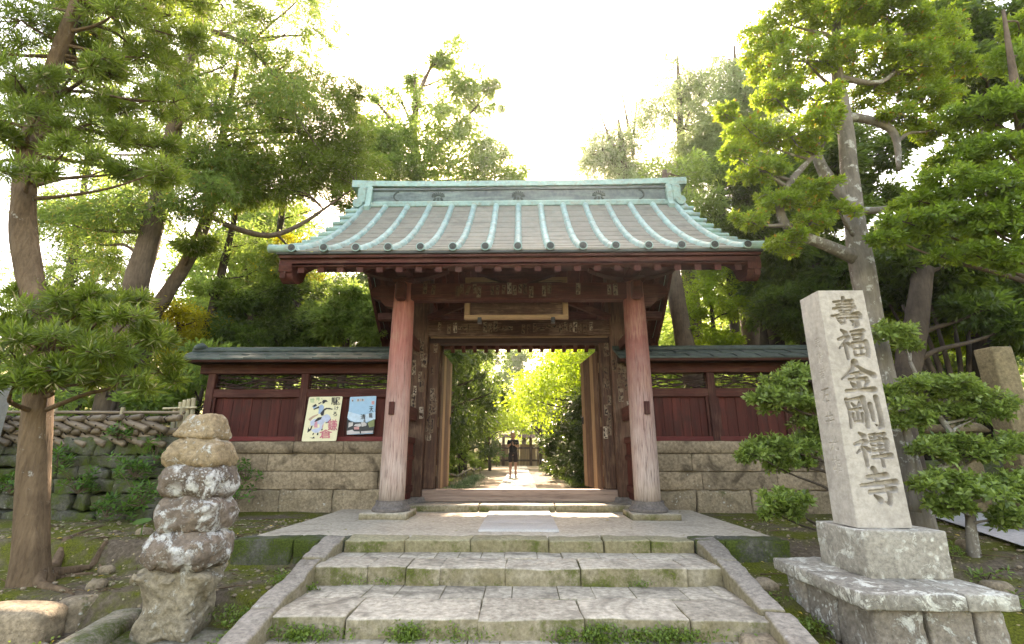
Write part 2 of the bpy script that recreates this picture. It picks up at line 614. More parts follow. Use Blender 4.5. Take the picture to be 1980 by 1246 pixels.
M['tanrock'] = mat_stone('tan_rock', (0.15, 0.105, 0.06), (0.40, 0.295, 0.175), lichen=0.7, bump=0.9, lich_scale=22)
M['tanrock2'] = mat_stone('bare_tan_rock', (0.15, 0.12, 0.08), (0.36, 0.30, 0.205), lichen=0.6, bump=0.9, stain=0.5, moss=0.15)
M['monument'] = mat_stone('monument_stone', (0.34, 0.30, 0.25), (0.49, 0.445, 0.385), grain=0.35, stain=0.3, scale=0.8, bump=0.25)
M['monbase'] = mat_stone('monument_base_stone', (0.19, 0.17, 0.135), (0.35, 0.32, 0.265), lichen=0.95, lichen_col=(0.66, 0.65, 0.56), stain=0.4, lich_scale=13, bump=0.6)
M['monfoot'] = mat_stone('monument_foot_stone', (0.16, 0.135, 0.105), (0.32, 0.275, 0.225), lichen=0.7, moss=0.15, stain=0.5, lich_scale=20, bump=0.8)
M['granite'] = mat_stone('pale_granite', (0.34, 0.325, 0.30), (0.48, 0.46, 0.43), grain=0.4, stain=0.1, scale=1.6, bump=0.25)
M['bamboo'] = mat_wood('dry_bamboo', (0.075, 0.056, 0.036), (0.25, 0.19, 0.13), 0, bump=0.15, rough=0.5)
M['bamboo_z'] = mat_wood('dry_bamboo_upright', (0.26, 0.22, 0.13), (0.48, 0.42, 0.28), 2, bump=0.15, rough=0.5)
M['rope'] = mat_flat('dark_twine', (0.025, 0.02, 0.016), 0.9)

# ------------------------------------------------------------------ ground
def S(v, a, b):
    t = np.clip((v - a) / (b - a), 0, 1)
    return t * t * (3 - 2 * t)


def ground_h(x, y):
    x, y = np.asarray(x, float), np.asarray(y, float)
    left = -0.60 + 0.29 * S(y, 4.88 + 0.10 * np.sin(x * 1.7), 5.05 + 0.10 * np.sin(x * 1.7)) + 0.265 * S(y, 6.0, 6.2)
    ys = y + np.clip(x - 4.0, 0, 3) * 0.75
    right = -0.62 + 0.30 * S(ys, 3.9, 5.3) + 0.27 * S(ys, 5.6, 6.7)
    k = S(x, -1.0, 1.0)
    z = left * (1 - k) + right * k
    stair = (np.abs(x) < 2.16) & (y < 6.25)
    z = np.where(stair, np.where(y < 3.0, -0.66, -0.85), z)
    z = np.where((x > -3.2) & (x < 3.05) & (y > 6.2) & (y < 9.9), -0.2, z)
    z = z + 1.05 * S(-x, 6.0, 6.3) * S(y, 8.3, 8.6)                      # raised bed behind the retaining wall
    far = S(y, 10.0, 13.0)
    ax = np.abs(x)
    z = z * (1 - far * S(ax, 0, 1) * 0) 
    z = np.where(y > 9.6, np.maximum(z, -0.02), z)
    mound = np.clip(ax - 3.2, 0, 30) * 0.10
    z = z + far * mound
    z = z + np.clip(y - 48, 0, 150) * 0.16 * S(y, 48, 70)
    z = z + np.clip(ax - 22, 0, 60) * 0.18
    return z


def build_ground():
    gx = np.concatenate([-np.geomspace(400, 10.2, 34), np.arange(-10, 10.01, 0.085), np.geomspace(10.2, 400, 34)])
    gy = np.concatenate([-np.geomspace(200, 0.6, 14), np.arange(0, 3.0, 0.3), np.arange(3.0, 10.6, 0.085), np.geomspace(10.8, 500, 70)])
    X, Y = np.meshgrid(gx, gy)
    Z = ground_h(X, Y)
    nz = np.array([mnoise.fractal(Vector((a * 1.1, b * 1.1, 3.3)), 0.9, 2.1, 4) for a, b in zip(X.ravel(), Y.ravel())]).reshape(X.shape)
    onpath = (np.abs(X) < 2.6) & (Y > 9.6) & (Y < 60)
    amp = np.where(onpath, 0.0, 0.022)
    amp = np.where((np.abs(X) < 3.4) & (Y > 6.0) & (Y < 10), 0.006, amp)
    Z = Z + nz * amp
    n, m = X.shape
    v = np.stack([X, Y, Z], -1).reshape(-1, 3)
    i = np.arange((n - 1) * (m - 1))
    r, c = i // (m - 1), i % (m - 1)
    q = np.stack([r * m + c, r * m + c + 1, (r + 1) * m + c + 1, (r + 1) * m + c], -1)
    me = npmesh('ground', v, q)
    me.polygons.foreach_set('use_smooth', np.ones(len(q), bool))
    t = NT('earth_and_moss')
    f = t.noise(24, 6, 0.7)
    b = t.noise(0.9, 5, 0.65)
    c = t.ramp(f, [(0.28, (0.055, 0.042, 0.028)), (0.55, (0.135, 0.105, 0.075)), (0.8, (0.25, 0.205, 0.15))])
    mm = t.ramp(t.math('ADD', t.math('MULTIPLY', b, 0.7), t.math('MULTIPLY', t.noise(5.0, 4, 0.7), 0.3)), [(0.43, 0.0), (0.54, 1.0)])
    mc = t.ramp(t.noise(70, 3, 0.6), [(0.3, (0.035, 0.043, 0.006)), (0.72, (0.16, 0.17, 0.02))])
    c = t.mix(mm, c, mc)
    lv = t.voro(24.0, out='Color')
    ld = t.voro(24.0)
    pick = t.ramp(t.sep(lv)[0], [(0.87, 0.0), (0.9, 1.0)])
    lm = t.math('MULTIPLY', pick, t.ramp(ld, [(0.26, 1.0), (0.32, 0.0)]))
    c = t.mix(lm, c, (0.34, 0.27, 0.16))
    h = t.math('ADD', t.math('MULTIPLY', f, 0.7), t.math('MULTIPLY', t.noise(70, 3, 0.6), 0.4))
    me.materials.append(t.principled(c, 0.95, t.bump(h, 0.9, 0.025), spec=0.15))
    tag(put(bpy.data.objects.new('ground', me), None), 'mossy brown earth with roots and leaf litter around the gate', 'ground', kind='structure')


def npmesh(name, v, q):
    """mesh from numpy verts and equal-size polygons"""
    me = bpy.data.meshes.new(name)
    k = q.shape[1]
    me.vertices.add(len(v))
    me.vertices.foreach_set('co', np.ascontiguousarray(v, np.float32).ravel())
    me.loops.add(q.size)
    me.loops.foreach_set('vertex_index', np.ascontiguousarray(q, np.int32).ravel())
    me.polygons.add(len(q))
    me.polygons.foreach_set('loop_start', np.arange(0, q.size, k, dtype=np.int32))
    me.polygons.foreach_set('loop_total', np.full(len(q), k, np.int32))
    me.update(calc_edges=True)
    return me


build_ground()

# ------------------------------------------------------------------ platform
pf = thing('platform', 'low worn stone platform under the gate at the top of the steps', None, (0, 8, 0), kind='structure')
stone('platform_surface', (-0.07, 8.10, -0.122), (6.30, 3.50, 0.24), M['plat'], pf, rad=0.02, amp=0.006, freq=1.2, res=0.16, seed=3)
kx = [-3.32, -2.62, -2.32, -2.02, -1.32, -0.55, 0.35, 0.98, 1.52, 2.02, 2.36, 3.10]
for i in range(len(kx) - 1):
    outer = i in (0, 1, 9, 10) or i == 2
    hgt = 0.34 if outer else 0.30
    stone('kerb_stone', ((kx[i] + kx[i + 1]) / 2, 6.23 + 0.012 * ((i * 7) % 3 - 1), -hgt / 2 + 0.004),
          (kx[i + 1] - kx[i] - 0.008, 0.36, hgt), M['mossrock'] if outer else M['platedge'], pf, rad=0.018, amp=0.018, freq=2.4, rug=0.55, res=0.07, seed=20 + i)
for i, (y0, y1) in enumerate(((6.72, 7.42), (7.43, 8.12), (8.13, 8.93))):
    stone('paving_slab', (0.0, (y0 + y1) / 2, -0.016), (1.04, y1 - y0, 0.08), M['granite'], pf, rad=0.008, amp=0.002, res=0.2, seed=40 + i)
for i, (x0, x1) in enumerate(((-1.97, -0.72), (-0.71, 0.62), (0.63, 1.96))):
    stone('threshold_stone', ((x0 + x1) / 2, 9.36, 0.045), (x1 - x0, 0.80, 0.13), M['step'], pf, rad=0.02, amp=0.01, res=0.12, seed=50 + i)

# ------------------------------------------------------------------ stairs
stairs = thing('stairs', 'broad worn stone steps edged by sloping kerbs, leading up to the gate', None, (0, 3.5, -0.6), kind='structure')
LEV = [(-0.125, 5.26, 6.07), (-0.285, 4.27, 5.27), (-0.430, 3.15, 4.28), (-0.56, 1.9, 3.16)]
FRONT = [[-2.06, -1.50, -1.11, -0.77, -0.12, 0.62, 1.66, 2.02],
         [-2.02, -1.36, -0.31, 0.52, 1.36, 1.99],
         [-1.98, -1.2, -0.55, 0.1, 0.75, 1.35, 1.95],
         [-1.96, -1.0, 0.0, 0.9, 1.92]]
for L, (z, y0, y1) in enumerate(LEV):
    xs = FRONT[L]
    dep = 0.46 if L != 1 else 0.56
    for i in range(len(xs) - 1):
        a, b = xs[i], xs[i + 1]
        jut = 0.018 * math.sin(i * 2.3 + L)
        th = 0.26
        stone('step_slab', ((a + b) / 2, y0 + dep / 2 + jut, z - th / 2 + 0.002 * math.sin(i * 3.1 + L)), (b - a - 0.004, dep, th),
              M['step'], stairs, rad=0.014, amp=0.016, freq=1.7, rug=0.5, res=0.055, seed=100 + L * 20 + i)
    x = xs[0]
    i = 0
    while x < xs[-1] - 0.12:                                             # smaller paving pieces behind the nosing stones
        wdt = min(random.uniform(0.24, 0.52), xs[-1] - x)
        y_in = y0 + dep + 0.02
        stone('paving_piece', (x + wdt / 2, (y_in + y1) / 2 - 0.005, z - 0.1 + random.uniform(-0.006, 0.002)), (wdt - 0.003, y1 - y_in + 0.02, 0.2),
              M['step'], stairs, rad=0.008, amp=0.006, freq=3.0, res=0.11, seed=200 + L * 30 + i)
        x += wdt
        i += 1
for s in (-1, 1):
    run = [(6.20, 0.02), (5.42, -0.078), (4.36, -0.25), (2.4, -0.565)]
    for i in range(3):
        (ya, za), (yb, zb) = run[i], run[i + 1]
        xa, xb = [s * (2.175 - 0.07 * (6.2 - yy)) for yy in (ya, yb)]
        a, b = Vector((xa, ya, za)), Vector((xb, yb, zb))
        d = (b - a).normalized()
        side = d.cross(Vector((0, 0, 1))).normalized()
        up = side.cross(d)
        rot = Matrix((d, side, up)).transposed()
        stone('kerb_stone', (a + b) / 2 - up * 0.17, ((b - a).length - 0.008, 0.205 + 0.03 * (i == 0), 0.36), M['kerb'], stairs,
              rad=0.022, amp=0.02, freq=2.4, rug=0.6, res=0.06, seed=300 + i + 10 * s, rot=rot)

# ------------------------------------------------------------------ paths beyond the gate and at the right
t = NT('sandy_path')
f = t.noise(40, 5, 0.7)
b = t.noise(1.3, 4, 0.6)
c = t.ramp(f, [(0.3, (0.14, 0.11, 0.075)), (0.7, (0.29, 0.24, 0.175))])
c = t.mix(t.ramp(b, [(0.5, 0.0), (0.68, 0.7)]), c, (0.15, 0.12, 0.085))
M['path'] = t.principled(c, 0.95, t.bump(f, 0.6, 0.012), spec=0.15)
pth = thing('path', 'sandy path with a pale stone strip running away behind the gate', None, (0, 10, 0), kind='structure')
v, q = [], []
ny, nx = 60, 12
for j in range(ny + 1):
    yy = 9.9 + (56 - 9.9) * (j / ny) ** 1.4
    for i in range(nx + 1):
        xx = -2.4 + 4.9 * i / nx
        v.append((xx, yy, 0.012 + 0.02 * mnoise.noise(Vector((xx * 1.2, yy * 0.8, 0)))))
for j in range(ny):
    for i in range(nx):
        a = j * (nx + 1) + i
        q.append((a, a + 1, a + nx + 2, a + nx + 1))
meshobj('sand_surface', v, q, M['path'], pth, True)
yy = 9.98
i = 0
while yy < 42:
    L = random.uniform(0.62, 0.95)
    stone('paving_slab', (-0.08 + random.uniform(-0.012, 0.012), yy + L / 2, 0.012), (1.12, L - 0.012, 0.10), M['granite'], pth,
          rad=0.012, amp=0.004, res=0.3, seed=400 + i)
    yy += L
    i += 1
A, B = at(1796, 1000, Z=-0.03), at(1992, 1066, Z=-0.03)
dx = Vector((0.9, 0.8, 0))
A = A + (A - B).normalized() * 3
B = B + (B - A).normalized() * 2
gv, gq = [], []
for i in range(13):
    for j in range(5):
        p = A.lerp(B, i / 12) + dx * (j * 0.7)
        gv.append((p.x, p.y, float(ground_h(p.x, p.y)) + 0.05))
for i in range(12):
    for j in range(4):
        a = i * 5 + j
        gq.append((a, a + 5, a + 6, a + 1))
tag(meshobj('side_path', gv, gq, mat_stone('pale_concrete', (0.42, 0.41, 0.40), (0.56, 0.55, 0.53), stain=0.2, scale=0.7, bump=0.2), None, True),
    'pale concrete path running off beside the clipped shrubs at the right', 'path', kind='structure')

# ------------------------------------------------------------------ gate
gate = thing('temple_gate', 'old red timber temple gate with a curved green copper roof', 'gate', (0, 9.7, 0))
RY, EY, EZ = 10.1, 6.92, 4.01              # ridge line, front eave line and eave height
HALF = RY - EY


def roof_z(y):
    u = min(1.0, max(0.0, (abs(RY - y) * -1 + HALF) / HALF))
    return EZ + 2.68 * (0.58 * u + 0.42 * u * u)


for s in (-1, 1):                         # front columns on moulded base stones
    cx = s * 2.05
    m = MB()
    pr = [(0.207, 0.235), (0.207, 0.6), (0.204, 1.5), (0.197, 2.6), (0.187, 3.4), (0.176, 3.93)]
    m.lathe(pr, (cx, 8.24, 0), 28)
    col_o = m.build('column', M['column'], gate, True)
    m = MB()
    m.lathe([(0.245, 0.25), (0.25, 0.215), (0.265, 0.175), (0.30, 0.14), (0.305, 0.10), (0.285, 0.085)][::-1], (cx, 8.24, 0), 28)
    m.build('base_stone', M['soban'], gate, False)
    stone('plinth', (cx + s * 0.03, 8.22, 0.04), (0.74, 0.72, 0.10), M['step'], gate, rad=0.012, amp=0.006, res=0.15, seed=60 + s)
    MB().span((cx - 0.045 + s * 0.04, 8.0, 1.59), (cx + 0.045 + s * 0.04, 8.1, 1.80), 0.008).build('tie_end', M['red_z'], col_o)
    # rear column
    MB().lathe([(0.2, 0.2), (0.19, 2.5), (0.175, 3.93)], (cx, 11.75, 0), 20).build('column', M['brown_z'], gate, True)
    MB().lathe([(0.28, 0.0), (0.30, 0.06), (0.25, 0.2)], (cx, 11.75, 0), 20).build('base_stone', M['soban'], gate)
    # main post, jamb board and its stone
    px = s * 2.02
    mp = MB().span((px - 0.19, 9.48, 0.19), (px + 0.19, 9.92, 4.75), 0.02).build('main_post', M['brown_z'], gate)
    MB().lathe([(0.31, 0.0), (0.315, 0.08), (0.28, 0.13), (0.255, 0.2)], (px, 9.7, 0), 16, sq=0.6).build('base_stone', M['soban'], gate)
    jb = sorted((s * 1.62, s * 1.828))
    jamb = MB().span((jb[0], 9.62, 0.33), (jb[1], 9.80, 3.26), 0.012).build('jamb', M['brown_z'], gate)
    # side tie and low side screen between column and main post
    MB().span((s * 2.03 - 0.06, 8.44, 1.58), (s * 2.03 + 0.06, 9.48, 1.82), 0.012).build('side_tie', M['red_y'], gate)
    MB().span((s * 2.03 - 0.045, 8.44, 2.95), (s * 2.03 + 0.045, 9.48, 3.15), 0.012).build('side_tie', M['red_y'], gate)
    scr = MB().span((s * 2.03 - 0.05, 8.45, 1.16), (s * 2.03 + 0.05, 9.46, 1.27), 0.008).build('side_screen', M['red_y'], gate)
    MB().span((s * 2.03 - 0.05, 8.45, 0.30), (s * 2.03 + 0.05, 9.46, 0.42), 0.008).build('rail', M['red_y'], scr)
    MB().span((s * 2.03 - 0.05, 8.45, 0.86), (s * 2.03 + 0.05, 9.46, 0.95), 0.008).build('rail', M['red_y'], scr)
    for k in range(7):
        y0 = 8.46 + k * 0.143
        MB().span((s * 2.03 - 0.018, y0, 0.18), (s * 2.03 + 0.018, y0 + 0.137, 1.16), 0.004).build('board', M['board'], scr)
    # open door leaf: boards on rails, folded back behind the gate
    h0, h1 = Vector((s * 1.60, 9.86, 0)), Vector((s * (1.60 if s < 0 else 1.45), 11.32, 0))
    dv = (h1 - h0).normalized()
    sv = Vector((dv.y, -dv.x, 0)) * s

    def leafpt(t, off, z): return h0 + dv * t + sv * off + Vector((0, 0, z))
    leaf = MB().beam(leafpt(0, 0.05, 0.65), leafpt(1.45, 0.05, 0.65), 0.06, 0.2, 0.008).build('door_leaf', M['pale_z'], gate)
    for z in (1.59, 2.69):
        MB().beam(leafpt(0, 0.05, z), leafpt(1.45, 0.05, z), 0.06, 0.18, 0.008).build('rail', M['pale_z'], leaf)
    for k in range(5):
        MB().beam(leafpt(k * 0.29, 0, 1.66), leafpt(k * 0.29 + 0.284, 0, 1.66), 0.04, 2.72, 0.006).build('board', M['pale_z'] if k in (1, 4) else M['brown_z'], leaf)
    MB().beam(leafpt(1.30, -0.03, 1.7), leafpt(1.38, -0.03, 1.7), 0.04, 0.16, 0.006).build('latch', M['iron'], leaf)

MB().span((-1.84, 9.55, 0.105), (1.84, 9.86, 0.325), 0.02).build('threshold', M['sill'], gate)
lint = MB().span((-1.90, 9.50, 3.28), (1.90, 9.60, 3.60), 0.012).build('lintel', M['brown_x'], gate)
MB().span((-1.83, 9.61, 3.14), (1.83, 9.84, 3.275), 0.012).build('door_head', M['dark'], gate)
MB().span((-1.80, 9.57, 3.245), (1.80, 9.605, 3.277), 0.004).build('lintel_lit_edge', M['pale_x'], gate)  # pale strip stands in for light along the lintel's bottom edge
MB().span((-2.3, 9.55, 4.10), (2.3, 9.85, 4.42), 0.02).build('main_beam', M['brown_x'], gate)
MB().span((-2.3, 11.65, 3.60), (2.3, 11.85, 3.90), 0.02).build('tie_beam', M['red_x'], gate)
tie = MB().span((-2.05, 8.13, 3.60), (2.05, 8.35, 3.905), 0.014).build('tie_beam', M['red_x'], gate)
for s in (-1, 1):
    # carved nose of the tie beam outside each column: rounded, scrolled outline
    poly = []
    for k in range(13):
        a = math.pi / 2 - math.pi * k / 12
        poly.append((s * (2.44 + 0.20 * math.cos(a)), 3.745 + 0.135 * math.sin(a)))
    poly += [(s * 2.46, 3.60), (s * 2.36, 3.50), (s * 2.22, 3.47), (s * 2.1, 3.50), (s * 2.1, 3.88)]
    MB().prism(poly, 1, 8.16, 8.33).build('beam_nose', M['red_x'], gate)
    # boat-shaped bracket arm and bearing block on the column
    MB().span((s * 2.05 - 0.2, 8.05, 3.912), (s * 2.05 + 0.2, 8.43, 4.01), 0.03).build('bearing_block', M['red_x'], gate)
    top, bot = [], []
    for k in range(21):
        t = -1 + k / 10
        top.append((s * 2.05 + t * 0.78, 4.20))
        bot.append((s * 2.05 + t * 0.78, 4.012 + 0.15 * max(0, abs(t) - 0.3) ** 1.6 / 0.7 ** 1.6))
    MB().ribbon(top, bot, 1, 8.15, 8.33).build('bracket_arm', M['red_x'], gate)
    # beams running front to back over the columns
    MB().span((s * 2.02 - 0.13, 7.75, 4.015), (s * 2.02 + 0.13, 12.3, 4.19), 0.02).build('cross_beam', M['red_y'], gate)
    MB().span((s * 2.05 - 0.09, 7.92, 3.55), (s * 2.05 + 0.09, 8.06, 3.88), 0.03).build('beam_end', M['red_x'], gate)
    MB().beam((s * 1.84, 9.42, 3.62), (s * 0.95, 9.42, 3.98), 0.1, 0.12).build('brace', M['red_x'], gate)
top, bot = [], []
for k in range(21):
    t = -1 + k / 10
    top.append((t * 0.75, 4.20))
    bot.append((t * 0.75, 3.93 + 0.24 * max(0, abs(t) - 0.12) ** 1.4))
MB().ribbon(top, bot, 1, 8.17, 8.31).build('bracket_arm', M['red_x'], gate)
MB().span((-0.17, 8.15, 3.908), (0.17, 8.33, 4.0), 0.02).build('bearing_block', M['red_x'], gate)
# purlins
for y, z in ((8.24, 4.30), (9.7, 5.1), (10.1, 5.62), (11.9, 4.36)):
    MB().span((-3.6, y - 0.1, z - 0.1), (3.6, y + 0.1, z + 0.1), 0.02).build('purlin', M['red_x'], gate)
for s in (-1, 1):
    MB().span((s * 2.02 - 0.12, 10.0, 4.19), (s * 2.02 + 0.12, 10.2, 5.52), 0.02).build('ridge_strut', M['red_z'], gate)


def under(y): return roof_z(y) - 0.245


def curve_y(a, b, n): return [a + (b - a) * k / n for k in range(n + 1)]


# rafters, shared mesh per slope
for (ya, yb) in ((7.02, RY), (RY, 2 * RY - 7.02)):
    ys = curve_y(ya, yb, 7)
    proto = None
    for k in range(-11, 12):
        x = k * 0.308
        if proto is None:
            m = MB()
            m.ribbon([(y, under(y)) for y in ys], [(y, under(y) - 0.125) for y in ys], 0, -0.05, 0.05)
            proto = m.build('rafter', M['red_y'], gate)
            proto.location.x = x
        else:
            dup(proto, gate).location.x = x
# roof boarding above the rafters
for (ya, yb) in ((6.98, RY), (RY, 2 * RY - 6.98)):
    ys = curve_y(ya, yb, 10)
    MB().ribbon([(y, under(y) + 0.035) for y in ys], [(y, under(y) + 0.004) for y in ys], 0, -3.6, 3.6).build('roof_boarding', M['red_y'], gate)
# eave boards, front and rear
for f in (1, -1):
    def yy(y): return y if f == 1 else 2 * RY - y
    MB().span((-3.66, min(yy(6.98), yy(7.12)), 3.782), (3.66, max(yy(6.98), yy(7.12)), 3.902), 0.01).build('eave_board', M['red_x'], gate)
    MB().span((-3.72, min(yy(6.93), yy(7.1)), 3.905), (3.72, max(yy(6.93), yy(7.1)), 3.952), 0.006).build('eave_batten', M['red_x'], gate)
    MB().span((-3.75, min(yy(6.90), yy(7.1)), 3.955), (3.75, max(yy(6.90), yy(7.1)), 3.99), 0.006).build('eave_flashing', M['capdark'], gate)
# barge boards
for s in (-1, 1):
    ys = curve_y(7.0, 2 * RY - 7.0, 28)

    def barge_depth(y):
        e = abs(abs(RY - y) - (RY - 7.0))
        return 0.32 - 0.08 * math.exp(-(e / 0.35) ** 2)
    xa, xb = sorted((s * 3.62, s * 3.70))
    MB().ribbon([(y, under(y) + 0.04) for y in ys], [(y, under(y) + 0.04 - barge_depth(y)) for y in ys], 0, xa, xb).build('barge_board', M['red_y'], gate)
    # curled foot of the barge board at each eave
    for f in (1, -1):
        y0 = 6.99
        poly = [(y0, 3.90), (y0 - 0.02, 3.80), (y0 + 0.0, 3.70)]
        for k in range(7):
            a = math.pi + math.pi * 0.5 * k / 6
            poly.append((y0 + 0.19 + 0.16 * math.cos(a), 3.70 + 0.14 * math.sin(a)))
        poly += [(y0 + 0.30, 3.60), (y0 + 0.42, 3.68), (y0 + 0.50, 3.84), (y0 + 0.45, 3.99)]
        poly = [(y if f == 1 else 2 * RY - y, z) for y, z in poly]
        xa, xb = sorted((s * 3.52, s * 3.72))
        MB().prism(poly, 0, xa, xb).build('barge_foot', M['red_y'], gate)

# copper roof: lapped courses between rolls
roof = MB().span((-3.6, RY - 0.3, 6.0), (3.6, RY + 0.3, 6.3), 0.02).build('roof', M['oldcopper'], gate)
NC = 12
for f in (1, -1):
    def fy(u): return EY + u * HALF if f == 1 else 2 * RY - EY - u * HALF
    proto = None
    for k in range(-7, 7):
        xm = (k + 0.5) * 0.5
        if proto is None:
            m = MB()
            for c in range(NC):
                ua, ub = c / NC, (c + 1.06) / NC
                ya, yb = fy(ua), fy(min(ub, 1.0))
                za, zb = roof_z(ya) + 0.012, roof_z(yb) - 0.0
                m.add([(-0.25, ya, za), (0.25, ya, za), (0.25, yb, zb), (-0.25, yb, zb), (-0.25, ya, za - 0.02), (0.25, ya, za - 0.02), (0.25, yb, zb - 0.02), (-0.25, yb, zb - 0.02)],
                      [(0, 1, 2, 3), (4, 5, 1, 0), (7, 6, 5, 4), (0, 3, 7, 4), (1, 5, 6, 2), (3, 2, 6, 7)])
            proto = m.build('copper_strip', M['sheet'], roof)
            proto.location.x = xm
        else:
            dup(proto, roof).location.x = xm
    # verge strips beyond the outer rolls
    for s in (-1, 1):
        m = MB()
        ys = [fy(c / 16) for c in range(17)]
        m.ribbon([(y, roof_z(y) + 0.008) for y in ys], [(y, roof_z(y) - 0.05) for y in ys], 0, *sorted((s * 3.5, s * 3.76)))
        m.build('verge_strip', M['verdigris'], roof)
    proto = cap0 = None
    for k in range(-7, 8):
        x = k * 0.5
        if proto is None:
            m = MB()
            ys = [fy(u_) for b_ in range(8) for u_ in (b_ / 8, b_ / 8 + 0.006, b_ / 8 + 0.007, b_ / 8 + 0.03, b_ / 8 + 0.031)] + [fy(1.0)]
            ys[0] = fy(-0.012)
            vs, fs = [], []
            for y in ys:                                             # half-round roll with a foot
                for j in range(9):
                    a = math.pi * j / 8
                    kq = 1.09 if len(vs) // 9 % 5 in (2, 3) else 1.0            # lapped joints of the copper
                    vs.append((0.056 * kq * math.cos(a) * (1.15 if j in (0, 8) else 1), y, roof_z(y) + (0.0 if j in (0, 8) else 0.02) + 0.068 * kq * math.sin(a)))
            for i in range(len(ys) - 1):
                for j in range(8): fs.append((i * 9 + j, i * 9 + j + 1, (i + 1) * 9 + j + 1, (i + 1) * 9 + j))
            m.add(vs, fs)
            proto = m.build('roll', M['verdigris'], roof, True)
            proto.location.x = x
            ye = fy(-0.014)
            m = MB()
            sg = -1 if f == 1 else 1
            m.tube([(0, ye + sg * 0.02, EZ + 0.035), (0, ye, EZ + 0.035)], [0.068, 0.068], 18)
            cap0 = m.build('roll_cap', M['verdigris'], roof)
            cap0.location.x = x
            m = MB()
            m.tube([(0, ye + sg * 0.026, EZ + 0.035), (0, ye + sg * 0.018, EZ + 0.035)], [0.054, 0.054], 18)
            m.tube([(0, ye + sg * 0.034, EZ + 0.035), (0, ye + sg * 0.02, EZ + 0.035)], [0.022, 0.028], 10)
            disc0 = m.build('crest_disc', M['capdark'], roof)
            disc0.location.x = x
        else:
            for o in (proto, cap0, disc0): dup(o, roof).location.x = x
    # short cross rolls stepping down each verge
    for s in (-1, 1):
        p0 = None
        for c in range(9):
            y = fy(0.10 + c * 0.092)
            if p0 is None:
                m = MB()
                m.tube([(s * 3.52, 0, 0), (s * 3.80, 0, -0.01)], [0.05, 0.052], 12)
                p0 = m.build('verge_roll', M['verdigris'], roof)
                o = p0
            else: o = dup(p0, roof)
            o.location = (0, y, roof_z(y) + 0.035)
        MB().tube([(s * 3.5, fy(0.0), EZ + 0.04), (s * 3.88, fy(0.0), EZ + 0.045)], 0.066, 14).build('verge_roll', M['verdigris'], roof)

# box ridge
ridge = MB().span((-3.32, RY - 0.25, 6.22), (3.32, RY + 0.25, 6.86), 0.01).build('ridge', M['ridgepanel'], gate)
for f in (-1, 1):
    ya, yb = sorted((RY + f * 0.25, RY + f * 0.33))
    MB().span((-3.36, ya, 6.34), (3.36, yb, 6.455), 0.012).build('ridge_moulding', M['verdigris'], ridge)
    ya, yb = sorted((RY + f * 0.25, RY + f * 0.275))
    MB().span((-3.34, ya, 6.765), (3.34, yb, 6.80), 0.006).build('ridge_moulding', M['oldcopper'], ridge)
    MB().span((-3.30, ya, 6.47), (3.30, yb, 6.50), 0.006).build('ridge_moulding', M['verdigris'], ridge)
    for s in (-1, 1):                                                # curved panel end
        poly = []
        for k in range(9):
            a = math.pi * (k / 8) - math.pi / 2
            poly.append((s * (2.72 + 0.13 * math.cos(a)), 6.63 + 0.13 * math.sin(a)))
        inner = [(s * (2.72 + 0.10 * math.cos(math.pi * (k / 8) - math.pi / 2)), 6.63 + 0.10 * math.sin(math.pi * (k / 8) - math.pi / 2)) for k in range(9)]
        MB().ribbon(poly, inner, 1, *sorted((RY + f * 0.25, RY + f * 0.268))).build('panel_scroll', M['oldcopper'], ridge)
    for x in (-1.82, 0.0, 1.82):                                      # leaf-and-flower crest
        cr = MB()
        for k in range(9):
            a = math.pi * (0.0 + k / 8)
            c = Vector((x + 0.10 * math.cos(a), RY + f * 0.262, 6.62 + 0.07 * math.sin(a)))
            d = Vector((math.cos(a), 0, math.sin(a)))
            cr.beam(c - d * 0.05, c + d * 0.05, 0.034, 0.02, 0.008, up=(0, 1, 0))
        for k in (-1, 0, 1):
            d = Vector((0.55 * k, 0, -1)).normalized()
            c = Vector((x + 0.06 * k, RY + f * 0.264, 6.585))
            cr.beam(c, c + d * 0.085, 0.05, 0.02, 0.012, up=(0, 1, 0))
        cr.build('crest', M['oldcopper'], ridge)
capo = MB()
xs = [-3.84 + 7.68 * k / 32 for k in range(33)]
lift = lambda x: 0.05 * (abs(x) / 3.84) ** 4
capo.ribbon([(x, 7.04 + lift(x)) for x in xs], [(x, 6.865 + lift(x)) for x in xs], 1, RY - 0.22, RY + 0.22)
capo.tube([(x, RY, 7.05 + lift(x)) for x in xs], 0.09, 10)
capo.ribbon([(x, 6.91 + lift(x)) for x in xs[2:-2]], [(x, 6.866 + lift(x)) for x in xs[2:-2]], 1, RY - 0.29, RY + 0.29)
capo.build('ridge_cap', M['verdigris'], ridge)
for s in (-1, 1):                                                    # stepped end plates
    pl = [(RY - 0.42, 6.16), (RY - 0.47, 6.28), (RY - 0.40, 6.36), (RY - 0.36, 6.5), (RY - 0.34, 6.72), (RY - 0.30, 6.86),
          (RY + 0.30, 6.86), (RY + 0.34, 6.72), (RY + 0.36, 6.5), (RY + 0.40, 6.36), (RY + 0.47, 6.28), (RY + 0.42, 6.16)]
    MB().prism(pl, 0, *sorted((s * 3.325, s * 3.44))).build('ridge_end', M['verdigris'], ridge)
    MB().span((min(s * 3.44, s * 3.66), RY - 0.33, 6.42), (max(s * 3.44, s * 3.66), RY + 0.33, 6.855), 0.04).build('ridge_end', M['verdigris'], ridge)
    MB().tube([(s * 3.60, RY - 0.42, 6.40), (s * 3.60, RY + 0.42, 6.40)], 0.11, 14).build('ridge_end_roll', M['verdigris'], ridge)

